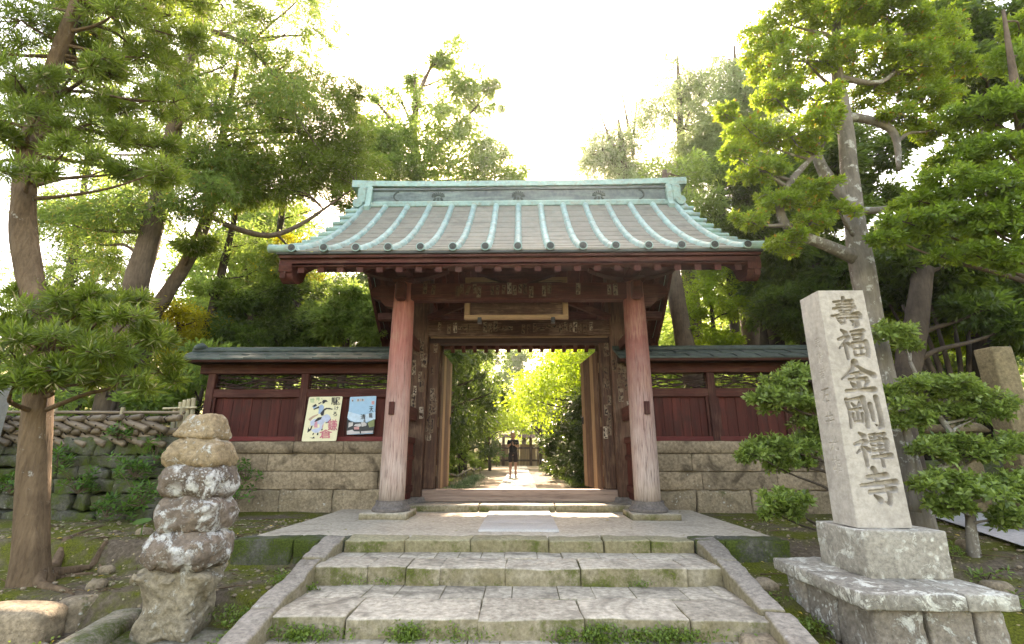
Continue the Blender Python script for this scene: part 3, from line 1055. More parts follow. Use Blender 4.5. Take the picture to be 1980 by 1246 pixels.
# ------------------------------------------------------------------ paper votive slips on the timbers
t = NT('votive_slip_paper')
o = t.objco()
xyz = t.sep(o)
r = t.rnd()
shift = t.node('ShaderNodeCombineXYZ')
t.t.links.new(t.math('MULTIPLY', r, 91.0), shift.inputs[0])
t.t.links.new(t.math('MULTIPLY', r, 57.0), shift.inputs[2])
ov = t.vadd(o, shift.outputs[0])
blot = t.noise(26.0, 2, 0.5, t.scale(ov, (1.0, 0.0, 0.75)))
ink = t.ramp(blot, [(0.50, 0.0), (0.55, 1.0)])
edge = t.math('MAXIMUM', t.math('GREATER_THAN', t.math('ABSOLUTE', xyz[0]), 0.029), t.math('GREATER_THAN', t.math('ABSOLUTE', xyz[2]), 0.088))
ink = t.math('MULTIPLY', ink, t.math('SUBTRACT', 1.0, edge))
paper = t.ramp(r, [(0.0, (0.10, 0.065, 0.045)), (0.5, (0.17, 0.125, 0.09)), (0.85, (0.22, 0.175, 0.13)), (1.0, (0.38, 0.32, 0.255))])
wear = t.ramp(t.noise(13.0, 4, 0.7, ov), [(0.42, 0.0), (0.5, 1.0)])
pc = t.mix(ink, paper, (0.035, 0.025, 0.022))
pc = t.mix(t.math('MULTIPLY', t.math('SUBTRACT', 1.0, wear), 0.75), pc, (0.09, 0.045, 0.032))
M['slip'] = t.principled(pc, 0.9, spec=0.1)
slip_me = None


def slip(parent, x, y, z, rot=0.0, sc=1.0, ry=0.0, wide=1.0):
    global slip_me
    if slip_me is None:
        m = MB()
        m.box((0, 0, 0), (0.072, 0.003, 0.195), 0.0008)
        o = m.build('paper_slip', M['slip'], parent)
        slip_me = o.data
    else:
        o = bpy.data.objects.new('paper_slip', slip_me)
        put(o, parent)
    if WORLDLOC.get(parent.name) is None: o.location = (x, y, z)
    else: o.location = Vector((x, y, z))
    o.rotation_euler = (0, ry, rot)
    o.scale = (sc * wide, 1, sc)
    return o


random.seed(21)
for px in (822, 838, 885, 893, 905, 918, 926, 952, 962, 974, 985, 995, 1006, 1015, 1027, 1052, 1062, 1118, 1178, 1190):
    p = at(px, 561 + random.uniform(-4, 4), Y=8.13)
    slip(tie, p.x, 8.1285, p.z, sc=random.uniform(0.85, 1.1), ry=random.uniform(-0.06, 0.06) + (0.25 if px == 905 else 0))
for px in (850, 868, 880, 895, 905, 938, 948, 958, 974, 981, 1012, 1022, 1034, 1046, 1066, 1084, 1094, 1104, 1112, 1121, 1131, 1143):
    p = at(px, 634 + random.uniform(-3, 3), Y=9.5)
    hz = px in (895, 974, 981, 1066, 1046)
    slip(lint, p.x, 9.4985, p.z, sc=random.uniform(0.85, 1.15), ry=math.pi / 2 if hz else random.uniform(-0.05, 0.05))
posts = [ob for ob in gate.children if ob.name.startswith('main_post')]
jambs = [ob for ob in gate.children if ob.name.startswith('jamb')]
for pst, s in zip(posts, (-1, 1)):
    for k in range(16):
        slip(pst, s * random.uniform(1.87, 2.12), 9.4785, random.uniform(1.7, 3.2), sc=random.uniform(0.9, 1.5), ry=random.uniform(-0.06, 0.06))
for jb_, s in zip(jambs, (-1, 1)):
    for k in range(12):
        slip(jb_, s * random.uniform(1.66, 1.79), 9.6185, random.uniform(1.3, 3.15), sc=random.uniform(0.9, 1.4), ry=random.uniform(-0.06, 0.06))

# ------------------------------------------------------------------ name plaque hanging behind the front beam
pq = thing('name_plaque', 'long wooden name plaque in a pale frame hung under the gate beam', 'plaque', (-0.04, 8.45, 3.31))
pan = MB().span((-0.88, 8.43, 3.39), (0.80, 8.46, 4.03), 0.004).build('panel', M['brown_x'], pq)
for lo, hi, mt in (((-0.98, 8.385, 3.31), (0.90, 8.475, 3.39), 'pale_x'), ((-0.98, 8.385, 4.03), (0.90, 8.475, 4.11), 'pale_x'),
                   ((-0.98, 8.385, 3.39), (-0.88, 8.475, 4.03), 'pale_z'), ((0.80, 8.385, 3.39), (0.90, 8.475, 4.03), 'pale_z')):
    MB().span(lo, hi, 0.008).build('frame', M[mt], pq)
for x in (-0.70, 0.62):
    MB().span((x - 0.035, 8.365, 3.24), (x + 0.035, 8.48, 3.34), 0.006).build('hook', M['iron'], pq)
cut = MB()
for x in (-0.42, 0.35):                                              # weathered raised brush strokes of the carved name
    for (x0, z0, x1, z1, wd) in ((-0.12, 3.62, 0.13, 3.66, 0.03), (0.0, 3.80, -0.02, 3.55, 0.035), (-0.02, 3.60, -0.14, 3.44, 0.03), (0.01, 3.60, 0.15, 3.45, 0.035),
                                 (-0.14, 3.86, 0.14, 3.9, 0.03), (-0.09, 3.74, 0.1, 3.76, 0.025)):
        cut.beam((x + x0, 8.43, z0), (x + x1, 8.43, z1), wd, 0.014, 0.004, up=(0, 1, 0))
cut.build('carved_characters', M['brown_x'], pan)

# ------------------------------------------------------------------ roofed side walls
def side_wall(x0, x1, posts_x, label, seed):
    rnd = random.Random(seed)
    wl = thing('roofed_wall', label, 'wall', ((x0 + x1) / 2, 9.5, 0))
    base = MB().span((x0 + 0.03, 9.42, -0.1), (x1 - 0.03, 9.74, 1.15), 0.01).build('stone_base', M['rough'], wl)
    for ci, (z0, z1, yf) in enumerate(((-0.12, 0.33, 9.33), (0.34, 0.65, 9.36), (0.66, 0.975, 9.355), (0.985, 1.20, 9.33))):
        x = x0
        k = 0
        while x < x1 - 0.05:
            L = rnd.uniform(0.75, 1.55) if ci else rnd.uniform(0.5, 1.1)
            if x1 - (x + L) < 0.35: L = x1 - x
            stone('stone_block', (x + L / 2, yf + 0.2, (z0 + z1) / 2), (L - 0.005, 0.40, z1 - z0 - 0.003), M['rough' if ci == 0 else 'wallstone'], base,
                  rad=0.008 if ci else 0.03, amp=0.009 if ci else 0.035, freq=3.5, rug=0.7, res=0.075 if ci < 3 else 0.12, seed=seed * 50 + ci * 10 + k)
            x += L
            k += 1
    MB().span((x0 + 0.05, 9.43, 1.203), (x1, 9.62, 1.29), 0.008).build('sill', M['sillred'], wl)
    MB().span((x0 + 0.05, 9.44, 2.035), (x1, 9.60, 2.20), 0.01).build('rail', M['red_x'], wl)
    MB().span((x0 - 0.1, 9.40, 2.50), (x1, 9.62, 2.69), 0.01).build('top_beam', M['red_x'], wl)
    for px_ in posts_x:
        MB().span((px_ - 0.075, 9.425, 1.205), (px_ + 0.075, 9.61, 2.51), 0.01).build('post', M['red_z'], wl)
    edges = sorted(posts_x)
    if edges[0] > x0 + 0.6: edges = [x0 + 0.1] + edges
    if edges[-1] < x1 - 0.6: edges = edges + [x1 - 0.02]
    for a, b in zip(edges[:-1], edges[1:]):
        a, b = a + 0.075, b - 0.075
        nb = max(2, round((b - a) / 0.185))
        wd = (b - a) / nb
        for k in range(nb):                                          # upright boards, each set a little in or out
            yy = 9.515 + rnd.uniform(-0.006, 0.006)
            MB().span((a + k * wd + 0.001, yy, 1.285), (a + (k + 1) * wd - 0.001, yy + 0.028, 2.04), 0.005).build('board', M['board'], wl)
        MB().span((a, 9.455, 1.29), (a + 0.05, 9.512, 2.035), 0.005).build('batten', M['red_z'], wl)
        MB().span((b - 0.05, 9.455, 1.29), (b, 9.512, 2.035), 0.005).build('batten', M['red_z'], wl)
        for k in range(9):                                           # crooked branches filling the openwork
            pts, z = [], 2.225 + 0.265 * (k + 0.5) / 9
            ph, amp = rnd.uniform(0, 6), rnd.uniform(0.02, 0.06)
            sl = rnd.uniform(-0.10, 0.10)
            n = 12
            for j in range(n + 1):
                t = j / n
                zz = z + sl * (t - 0.5) + amp * math.sin(ph + t * rnd.uniform(4.5, 5.5) * (1 + k % 3))
                pts.append((a - 0.03 + (b - a + 0.06) * t, 9.52 + rnd.uniform(-0.012, 0.012), min(2.50, max(2.20, zz))))
            r0 = rnd.uniform(0.009, 0.016)
            MB().tube(pts, [r0 * (1 + 0.25 * math.sin(j * 2.1 + k)) for j in range(n + 1)], 6).build('branch_slat', M['dark'], wl, True)
    # little copper roof: two courses of plates each side, ridge roll
    rf = MB().prism([(9.06, 2.70), (9.5, 2.93), (9.94, 2.70)], 0, x0 - 0.28, x1).build('roof', M['dark'], wl)
    MB().span((x0 - 0.30, 9.0, 2.665), (x1, 9.10, 2.715), 0.006).build('eave_batten', M['red_x'], rf)
    for f in (1, -1):
        for ci, (ya, yb, za, zb) in enumerate(((8.96, 9.25, 2.722, 2.850), (9.20, 9.47, 2.845, 2.955))):
            x = x0 - 0.34 - 0.18 * ci
            while x < x1 - 0.02:
                xb = min(x + 0.44, x1)
                xa = max(x, x0 - 0.34)
                if xb - xa > 0.05:
                    YA, YB = (ya, yb) if f == 1 else (19 - ya, 19 - yb)
                    dz = rnd.uniform(-0.004, 0.006)
                    m = MB()
                    tw = 0.016
                    m.add([(xa, YA, za + dz + tw), (xb - 0.006, YA, za + dz), (xb - 0.006, YB, zb), (xa, YB, zb + tw), (xa, YA, za - 0.022), (xb - 0.006, YA, za - 0.022), (xb - 0.006, YB, zb - 0.02), (xa, YB, zb - 0.02)],
                          [(0, 1, 2, 3), (4, 5, 1, 0), (7, 6, 5, 4), (0, 3, 7, 4), (1, 5, 6, 2), (3, 2, 6, 7)])
                    m.build('copper_plate', M['oldcopper'], rf)
                x += 0.44
    MB().span((x0 - 0.34, 9.41, 2.945), (x1, 9.59, 3.0), 0.012).build('ridge', M['oldcopper'], rf)
    MB().tube([(x0 - 0.36, 9.5, 3.005), (x1, 9.5, 3.005)], 0.05, 12).build('ridge_roll', M['oldcopper'], rf, True)
    return wl, rf


wl, rf = side_wall(-6.22, -2.22, [-6.08, -4.22, -2.36], 'roofed red board wall on tan stone base with two posters on it', 5)
MB().lathe([(0.12, 0.0), (0.13, 0.06), (0.10, 0.1), (0.05, 0.14), (0.01, 0.16)], (-6.44, 9.5, 2.99), 14).build('ridge_end', M['oldcopper'], rf, True)
side_wall(2.22, 6.6, [2.36, 3.72, 5.2, 6.45], 'roofed red board wall on tan stone base behind the clipped shrubs', 6)

# ------------------------------------------------------------------ posters
def text_geo(body, size):
    cu = bpy.data.curves.new('txt', 'FONT')
    cu.body = body
    cu.size = size
    cu.resolution_u = 2
    cu.offset = 0.012 * size
    ob = bpy.data.objects.new('txt', cu)
    COL.objects.link(ob)
    dg = bpy.context.evaluated_depsgraph_get()
    me = bpy.data.meshes.new_from_object(ob.evaluated_get(dg))
    vs = [v.co.copy() for v in me.vertices]
    fs = [tuple(p.vertices) for p in me.polygons]
    bpy.data.objects.remove(ob)
    bpy.data.curves.remove(cu)
    bpy.data.meshes.remove(me)
    if vs:
        lo = [min(v[i] for v in vs) for i in (0, 1)]
        hi = [max(v[i] for v in vs) for i in (0, 1)]
        vs = [((v[0] - lo[0]) / max(1e-6, hi[0] - lo[0]), (v[1] - lo[1]) / max(1e-6, hi[1] - lo[1])) for v in vs]
    return vs, fs


class Poster:
    """flat print: crop coordinates of the photograph mapped onto a leaning sheet"""

    def __init__(s, label, bl, br, tl, quad):
        s.o, s.u, s.v = Vector(bl), Vector(br) - Vector(bl), Vector(tl) - Vector(bl)
        s.n = s.u.cross(s.v).normalized()
        s.q = quad
        s.th = thing('poster', label, 'poster', bl)
        s.layer = 0

    def uv(s, x, y):
        (tlx, tly), (trx, try_), (blx, bly), (brx, bry) = s.q
        v = (bly - y) / (bly - tly)
        xl, xr = blx + (tlx - blx) * v, brx + (trx - brx) * v
        return (x - xl) / (xr - xl), v

    def P(s, u, v, d): return s.o + s.u * u + s.v * v + s.n * d

    def sheet(s, col, r=0.035):
        pts = []
        asp = s.u.length / s.v.length
        for cx, cy, a0 in ((1 - r, r * asp, -90), (1 - r, 1 - r * asp, 0), (r, 1 - r * asp, 90), (r, r * asp, 180)):
            for k in range(5):
                a = R(a0 + 22.5 * k)
                pts.append((cx + r * math.cos(a), cy + r * asp * math.sin(a)))
        n = len(pts)
        vs = [s.P(u, v, 0.004) for u, v in pts] + [s.P(u, v, -0.004) for u, v in pts]
        fs = [tuple(range(n)), tuple(range(2 * n - 1, n - 1, -1))] + [(i, n + i, n + (i + 1) % n, (i + 1) % n) for i in range(n)]
        s.body = meshobj('sheet', vs, fs, mat_flat('poster_paper', col, 0.5, 0.05), s.th)

    def shapes(s, name, polys, col):
        s.layer += 1
        d = 0.004 + 0.0012 * s.layer
        m = MB()
        for pl in polys:
            ps = [s.uv(*p) for p in pl]
            m.add([s.P(u, v, d) for u, v in ps], [tuple(range(len(ps)))])
        m.build(name, mat_flat('ink_' + name, col, 0.5, 0.12), s.body)

    def text(s, name, items, col):
        s.layer += 1
        d = 0.004 + 0.0012 * s.layer
        m = MB()
        for ch, x0, y0, x1, y1 in items:
            vs, fs = text_geo(ch, 1.0)
            out = []
            for a, b in vs:
                u, v = s.uv(x0 + (x1 - x0) * a, y1 + (y0 - y1) * b)
                out.append(s.P(u, v, d))
            m.add(out, fs)
        m.build(name, mat_flat('ink_' + name, col, 0.5, 0.08), s.body)


A_, B_, C_ = at(583, 854, Y=9.325), at(650, 853, Y=9.325), at(598, 768, Y=9.415)
p1 = Poster('pale yellow poster of a rider on a galloping horse, leaning on the wall', A_, B_, C_, ((200, 85), (1010, 75), (45, 1178), (862, 1180)))
p1.sheet((0.74, 0.70, 0.48))
p1.shapes('tail', [[(190, 640), (300, 560), (430, 515), (420, 545), (300, 620), (240, 690)]], (0.45, 0.3, 0.22))
p1.shapes('horse', [[(240, 700), (330, 640), (450, 620), (470, 760), (330, 800), (250, 800)], [(450, 620), (560, 560), (600, 700), (530, 800), (470, 860)],
                    [(560, 560), (640, 520), (700, 560), (735, 640), (640, 740), (600, 700)], [(270, 900), (470, 850), (560, 800), (540, 860), (440, 970), (360, 980), (290, 940)]], (0.46, 0.52, 0.66))
p1.shapes('cloth', [[(350, 720), (410, 695), (420, 850), (335, 850)], [(540, 780), (560, 770), (545, 860), (525, 850)]], (0.62, 0.30, 0.36))
p1.shapes('jacket', [[(430, 320), (520, 280), (570, 340), (540, 430), (480, 520), (430, 510), (440, 420)], [(290, 345), (390, 310), (380, 350), (310, 385)]], (0.30, 0.42, 0.60))
p1.shapes('dark_figure', [[(480, 500), (560, 400), (620, 368), (580, 440), (555, 560), (500, 560)], [(560, 400), (620, 368), (700, 370), (785, 402), (760, 415), (640, 398), (590, 430)],
                          [(275, 325), (360, 265), (400, 300), (330, 345)], [(315, 390), (440, 325), (455, 365), (322, 415)],
                          [(520, 200), (550, 165), (620, 170), (655, 215), (600, 215), (560, 262), (528, 262)], [(425, 255), (500, 215), (505, 235), (435, 280)],
                          [(340, 700), (420, 610), (520, 590), (500, 650), (430, 685), (360, 712)],
                          [(200, 830), (215, 880), (245, 885), (270, 810), (305, 800), (270, 910), (230, 940), (180, 970)],
                          [(312, 980), (345, 980), (325, 1030), (300, 1030)], [(415, 980), (447, 975), (440, 1035), (405, 1035)], [(520, 880), (550, 880), (530, 922), (505, 920)],
                          [(600, 735), (660, 715), (735, 640), (740, 655), (660, 735), (615, 752)],
                          [(240, 1085), (300, 1095), (345, 1065), (360, 1112), (300, 1112)]], (0.03, 0.03, 0.035))
p1.text('green_lettering', [('世', 228, 125, 335, 225), ('界', 370, 105, 465, 200), ('へ', 480, 130, 540, 170)], (0.22, 0.42, 0.22))
p1.text('black_lettering', [('駆', 735, 110, 955, 300), ('け', 820, 335, 915, 430), ('ろ', 780, 470, 880, 580)], (0.035, 0.035, 0.035))
p1.text('red_lettering', [('鎌', 660, 655, 890, 930), ('倉', 465, 900, 770, 1115)], (0.58, 0.16, 0.22))
A_, B_, C_ = at(670, 841, Y=9.41), at(722, 839, Y=9.41), at(677, 768, Y=9.425)
p2 = Poster('pale blue poster of roofs under a wide sky, beside the gate column', A_, B_, C_, ((165, 105), (925, 110), (95, 1165), (800, 1160)))
p2.sheet((0.30, 0.52, 0.72))
p2.shapes('pale_sky', [[(105, 700), (130, 520), (500, 640), (880, 560), (870, 760), (600, 830), (300, 820)]], (0.50, 0.66, 0.80))
p2.shapes('hills', [[(105, 720), (200, 790), (320, 830), (480, 830), (640, 850), (840, 760), (810, 1150), (95, 1160)]], (0.045, 0.05, 0.055))
p2.shapes('trees', [[(660, 860), (760, 800), (850, 770), (835, 960), (700, 990)]], (0.22, 0.26, 0.12))
p2.shapes('roofs', [[(150, 830), (270, 830), (260, 920), (140, 970)], [(290, 930), (330, 880), (470, 870), (490, 940), (430, 960)], [(480, 840), (560, 825), (635, 880), (620, 940), (500, 960)],
                    [(105, 1060), (250, 1030), (300, 1080), (440, 1090), (450, 1150), (110, 1160)], [(480, 1085), (800, 1080), (785, 1140), (480, 1150)]], (0.55, 0.53, 0.53))
p2.shapes('pink_wall', [[(290, 960), (430, 955), (430, 1030), (300, 1030)], [(785, 250), (862, 250), (860, 345), (785, 345)]], (0.60, 0.30, 0.30))
p2.text('dark_lettering', [('天', 715, 400, 830, 560), ('龍', 700, 585, 800, 720), ('清', 470, 610, 605, 760), ('風', 545, 770, 610, 850)], (0.035, 0.035, 0.045))
p2.shapes('small_title', [[(220, 170), (265, 170), (265, 240), (220, 240)], [(360, 170), (430, 170), (430, 245), (360, 245)], [(450, 170), (500, 170), (500, 240), (450, 240)], [(520, 175), (580, 175), (580, 240), (520, 240)]], (0.55, 0.5, 0.48))
p2.shapes('title_ink', [[(235, 200), (265, 200), (262, 240), (235, 240)], [(390, 178), (415, 178), (412, 235), (392, 235)], [(525, 180), (548, 180), (545, 236), (525, 236)]], (0.08, 0.05, 0.06))

# ------------------------------------------------------------------ inscribed stone monument
CH = {  # brush strokes in a 100 x 100 box, y down: list of (points, half widths)
    '壽': [([(50, -2), (51, 15), (50, 36)], (5, 4, 3)), ([(18, 13), (45, 10), (76, 8)], (3, 3.5, 5)), ([(26, 24), (50, 21), (78, 20)], (3, 3.5, 4)), ([(14, 38), (45, 33), (80, 31), (84, 38)], (3.5, 3.5, 5, 2)),
          ([(32, 46), (44, 44)], (3, 3)), ([(54, 45), (72, 42), (70, 50)], (3, 3.5, 2)), ([(48, 38), (48, 58)], (3, 3)), ([(34, 53), (70, 51)], (2.5, 3)), ([(6, 65), (45, 60), (90, 56), (96, 60)], (3, 4, 5.5, 3)),
          ([(22, 73), (32, 92)], (4, 4)), ([(24, 74), (44, 71), (42, 90)], (2.5, 3.5, 2.5)), ([(32, 91), (44, 88)], (2.5, 2.5)), ([(52, 73), (92, 69)], (3, 5)), ([(80, 69), (80, 97), (70, 103), (62, 98)], (4.5, 5, 4, 1)), ([(60, 79), (69, 89)], (2.5, 4.5))],
    '福': [([(26, -2), (37, 9)], (3, 6)), ([(12, 32), (40, 20), (44, 24)], (3, 4, 5)), ([(42, 24), (30, 44), (10, 64)], (5, 4, 1.5)), ([(31, 46), (32, 100)], (5, 4)), ([(38, 42), (46, 54)], (2.5, 5)),
          ([(54, 5), (72, 2), (93, 0)], (3, 3.5, 5)), ([(58, 17), (60, 34)], (3.5, 3)), ([(58, 18), (88, 14), (86, 32)], (2.5, 4.5, 3)), ([(61, 33), (84, 30)], (3, 3)), ([(54, 46), (56, 92)], (4, 3.5)),
          ([(54, 46), (95, 40), (96, 66), (93, 92)], (3, 5, 5, 4)), ([(75, 46), (75, 88)], (3.2, 3.2)), ([(60, 66), (90, 63)], (3, 3)), ([(58, 90), (92, 86)], (3.5, 3.5))],
    '金': [([(48, -4), (40, 14), (24, 34), (2, 54)], (8, 5.5, 4, 1.5)), ([(52, 6), (72, 26), (98, 40)], (3, 5, 6.5)), ([(34, 36), (64, 32)], (3.5, 5)), ([(24, 56), (74, 52)], (3.5, 5)), ([(50, 36), (50, 90)], (4.5, 4.5)),
          ([(28, 66), (36, 78)], (3, 6)), ([(76, 62), (66, 78)], (5.5, 2)), ([(10, 95), (50, 91), (92, 90)], (4, 4.5, 6.5))],
    '剛': [([(4, 6), (8, 40), (4, 98)], (4.5, 4, 3)), ([(6, 8), (30, 3), (52, 0), (56, 50), (52, 96), (44, 92)], (3, 3.5, 6, 4.5, 4.5, 1)), ([(18, 18), (25, 28)], (2.5, 4)), ([(42, 15), (34, 28)], (4, 2)), ([(14, 40), (46, 35)], (3, 3.5)),
          ([(30, 38), (30, 78)], (4, 3.5)), ([(18, 54), (19, 80)], (4, 3.5)), ([(19, 80), (44, 77)], (3, 3)), ([(43, 52), (43, 80)], (3.5, 3.5)), ([(70, 22), (72, 74)], (5.5, 4)), ([(90, -2), (93, 50), (92, 92), (84, 98), (74, 88)], (6, 5.5, 5.5, 4, 1))],
    '禪': [([(24, -2), (36, 8)], (3, 6)), ([(6, 34), (38, 22), (40, 26)], (3, 5, 5)), ([(38, 26), (26, 44), (8, 62)], (5, 3.5, 1.5)), ([(30, 42), (31, 102)], (5, 4)), ([(36, 42), (45, 54)], (2.5, 5)),
          ([(52, 4), (54, 17)], (3, 3)), ([(52, 4), (68, 2), (66, 16)], (2.5, 3.5, 2.5)), ([(54, 16), (66, 15)], (2, 2)), ([(76, 2), (78, 15)], (3, 3)), ([(76, 2), (94, 0), (92, 14)], (2.5, 4, 2.5)), ([(78, 14), (92, 13)], (2, 2)),
          ([(54, 26), (57, 58)], (4, 3.5)), ([(54, 27), (96, 21), (93, 54)], (3, 5.5, 3.5)), ([(58, 41), (92, 37)], (2.8, 2.8)), ([(75, 26), (75, 104)], (4, 3.5)), ([(58, 57), (93, 53)], (3, 3)), ([(50, 76), (100, 70)], (3.5, 6))],
    '寺': [([(45, -6), (50, 6), (50, 36)], (6, 4.5, 4)), ([(26, 20), (76, 13)], (4.5, 6)), ([(4, 46), (50, 40), (98, 34), (102, 38)], (3.5, 5, 6.5, 3)), ([(24, 66), (60, 62), (92, 56)], (4.5, 4.5, 6)),
          ([(74, 46), (76, 82), (72, 100), (60, 96)], (5, 5, 5, 1)), ([(36, 76), (48, 90)], (3, 6.5))],
    '石': [([(10, 12), (90, 6)], (3.5, 4.5)), ([(46, 10), (34, 46), (8, 84)], (4, 4, 2)), ([(32, 50), (36, 92)], (4, 4)), ([(32, 50), (80, 46), (76, 90)], (3, 4.5, 3)), ([(36, 90), (76, 87)], (3, 3))],
    '井': [([(16, 30), (86, 26)], (4, 4.5)), ([(6, 62), (96, 58)], (4, 4.5)), ([(36, 8), (34, 60), (18, 96)], (4, 4, 2)), ([(66, 6), (66, 98)], (4.5, 4))],
    '光': [([(50, 0), (50, 40)], (4, 4)), ([(20, 14), (32, 32)], (3, 4.5)), ([(80, 10), (68, 32)], (4.5, 2.5)), ([(6, 46), (96, 42)], (4, 4.5)), ([(38, 46), (30, 74), (8, 96)], (4, 3.5, 2)), ([(60, 46), (62, 86), (92, 90), (94, 74)], (4, 4, 4, 2))],
    '雄': [([(6, 22), (46, 18)], (3.5, 4)), ([(28, 0), (20, 50), (4, 84)], (4, 3.5, 2)), ([(26, 46), (16, 86), (46, 82)], (3, 3, 3)), ([(64, 0), (50, 34)], (4, 3)), ([(60, 24), (60, 98)], (4, 4)), ([(62, 24), (98, 20)], (3, 3.5)), ([(62, 46), (94, 43)], (3, 3)), ([(62, 68), (94, 65)], (3, 3)), ([(60, 94), (100, 90)], (3, 4)), ([(80, 22), (80, 92)], (3.5, 3.5))],
    '者': [([(24, 16), (72, 12)], (3, 4)), ([(48, 0), (48, 36)], (4, 4)), ([(8, 38), (94, 34)], (3.5, 4)), ([(84, 4), (50, 44), (8, 70)], (4, 4, 2)), ([(34, 56), (36, 98)], (3.5, 3.5)), ([(34, 56), (76, 54), (74, 96)], (3, 4, 3)), ([(36, 76), (74, 74)], (3, 3)), ([(36, 96), (74, 94)], (3, 3))],
    '附': [([(14, 6), (14, 98)], (4, 4)), ([(14, 8), (36, 6), (26, 34), (38, 50), (22, 62)], (3, 3.5, 3, 3.5, 2)), ([(58, 2), (44, 46)], (4, 3)), ([(52, 30), (52, 98)], (4, 4)), ([(62, 32), (98, 28)], (3, 3.5)), ([(84, 4), (84, 96), (74, 90)], (4, 4, 2)), ([(66, 48), (74, 60)], (3, 4))],
    '寄': [([(50, 0), (50, 10)], (4, 4)), ([(10, 14), (12, 28)], (4, 3)), ([(10, 16), (92, 12), (88, 28)], (3, 4, 3)), ([(24, 32), (78, 30)], (3, 3)), ([(50, 20), (40, 38), (20, 48)], (3.5, 3, 2)), ([(8, 56), (96, 52)], (3.5, 4)), ([(26, 68), (28, 88)], (3, 3)), ([(26, 68), (54, 66), (52, 86)], (3, 3, 3)), ([(28, 88), (52, 86)], (2.5, 2.5)), ([(78, 54), (78, 96), (66, 92)], (4, 4, 2))],
}


def carve(U, V, chars):
    """depth field of V-cut brush strokes; U,V metres across and down the face"""
    D = np.zeros_like(U)
    for ch, u0, v0, size_u, size_v, depth in chars:
        for pts, wd in CH[ch]:
            for i in range(len(pts) - 1):
                x0, y0 = u0 + pts[i][0] / 100 * size_u, v0 + pts[i][1] / 100 * size_v
                x1, y1 = u0 + pts[i + 1][0] / 100 * size_u, v0 + pts[i + 1][1] / 100 * size_v
                w0, w1 = wd[i] / 100 * size_u * 1.42, wd[i + 1] / 100 * size_u * 1.42
                dx, dy = x1 - x0, y1 - y0
                L2 = dx * dx + dy * dy + 1e-12
                t = np.clip(((U - x0) * dx + (V - y0) * dy) / L2, 0, 1)
                d = np.hypot(U - x0 - t * dx, V - y0 - t * dy)
                w_ = w0 + (w1 - w0) * t
                k = np.clip((w_ - d) / (0.55 * w_ + 1e-6), 0, 1)
                D = np.maximum(D, depth * k * (0.55 + 0.45 * w_ / (0.055 * size_u)))
    return D


def face_grid(c00, c10, c01, c11, nu, nv, depthf, nrm, seed, wear=(0, 0)):
    """bilinear patch with carving; corners top-left, top-right, bottom-left, bottom-right"""
    u, v_ = np.linspace(0, 1, nu), np.linspace(0, 1, nv)
    Ug, Vg = np.meshgrid(u, v_)
    c00, c10, c01, c11 = [np.array(c) for c in (c00, c10, c01, c11)]
    P = (c00[None, None] * ((1 - Ug) * (1 - Vg))[..., None] + c10 * (Ug * (1 - Vg))[..., None] + c01 * ((1 - Ug) * Vg)[..., None] + c11 * (Ug * Vg)[..., None])
    wu, hv = np.linalg.norm(c11 - c01), np.linalg.norm(c01 - c00)
    D = depthf((Ug - 0.5) * wu, Vg * hv)
    edge = np.minimum(np.minimum(Ug, 1 - Ug) * wu, np.minimum(Vg, 1 - Vg) * hv)
    nz = np.array([mnoise.fractal(Vector((p[0] * 5, p[1] * 5, p[2] * 5 + seed)), 1.0, 2.0, 4) for p in P.reshape(-1, 3)]).reshape(Ug.shape)
    D = D + 0.0035 * nz * np.clip(edge / 0.02, 0, 1)
    for side, amt in ((0, wear[0]), (nu - 1, wear[1])):               # chipped arris: edge column pushed in
        if amt:
            ch = np.array([max(0.0, mnoise.fractal(Vector((0, 0, p[2] * 9)), 0.9, 2.1, 4)) for p in P[:, side]])
            D[:, side] = amt * (0.5 + 2.2 * ch)
    P = P - np.array(nrm) * D[..., None]
    i = np.arange((nv - 1) * (nu - 1))
    r, c = i // (nu - 1), i % (nu - 1)
    q = np.stack([r * nu + c, (r + 1) * nu + c, (r + 1) * nu + c + 1, r * nu + c + 1], -1)
    return P.reshape(-1, 3), q


mon = thing('stone_monument', 'tall grey stone post carved with large characters on a stepped base', 'monument', (3.12, 4.5, -0.62))
yb0, yb1, yt0, yt1 = 4.50, 4.83, 4.51, 4.82
PB, PT = at(1660, 1021, Y=yb0).z, at(1620, 562, Y=yt0).z             # pillar bottom and top
xb0, xb1 = at(1658, 1021, Y=yb0).x, at(1765, 1021, Y=yb0).x
xt0, xt1 = at(1581, 562, Y=yt0).x, at(1669, 562, Y=yt0).x
H = PT - PB
chars = [(c, -0.150, 0.085 + k * 0.318, 0.325, 0.268, 0.045) for k, c in enumerate('壽福金剛禪寺')]
fv, fq = face_grid((xt0, yt0, PT), (xt1, yt0, PT), (xb0, yb0, PB), (xb1, yb0, PB), 104, 380, lambda u, v: carve(u, v, chars), (0, -1, 0), 1, (0.008, 0.008))
sch = [('寄', -0.03, 0.44, 0.10, 0.10, 0.006), ('附', -0.03, 0.59, 0.10, 0.10, 0.006), ('者', -0.03, 0.74, 0.10, 0.10, 0.006),
       ('石', -0.05, 0.93, 0.14, 0.14, 0.012), ('井', -0.05, 1.15, 0.14, 0.14, 0.011), ('光', -0.05, 1.37, 0.14, 0.14, 0.009), ('雄', -0.05, 1.56, 0.13, 0.13, 0.007)]
lv, lq = face_grid((xt0, yt1, PT), (xt0, yt0, PT), (xb0, yb1, PB), (xb0, yb0, PB), 60, 380, lambda u, v: carve(u, v, sch), (-1, 0, 0), 5, (0, 0.008))
vs = [tuple(p) for p in fv] + [tuple(p) for p in lv]
fs = [tuple(int(k) for k in q) for q in fq] + [tuple(int(k) + len(fv) for k in q) for q in lq]
NU, NL, NV = 104, 60, 380
nl = len(fv)
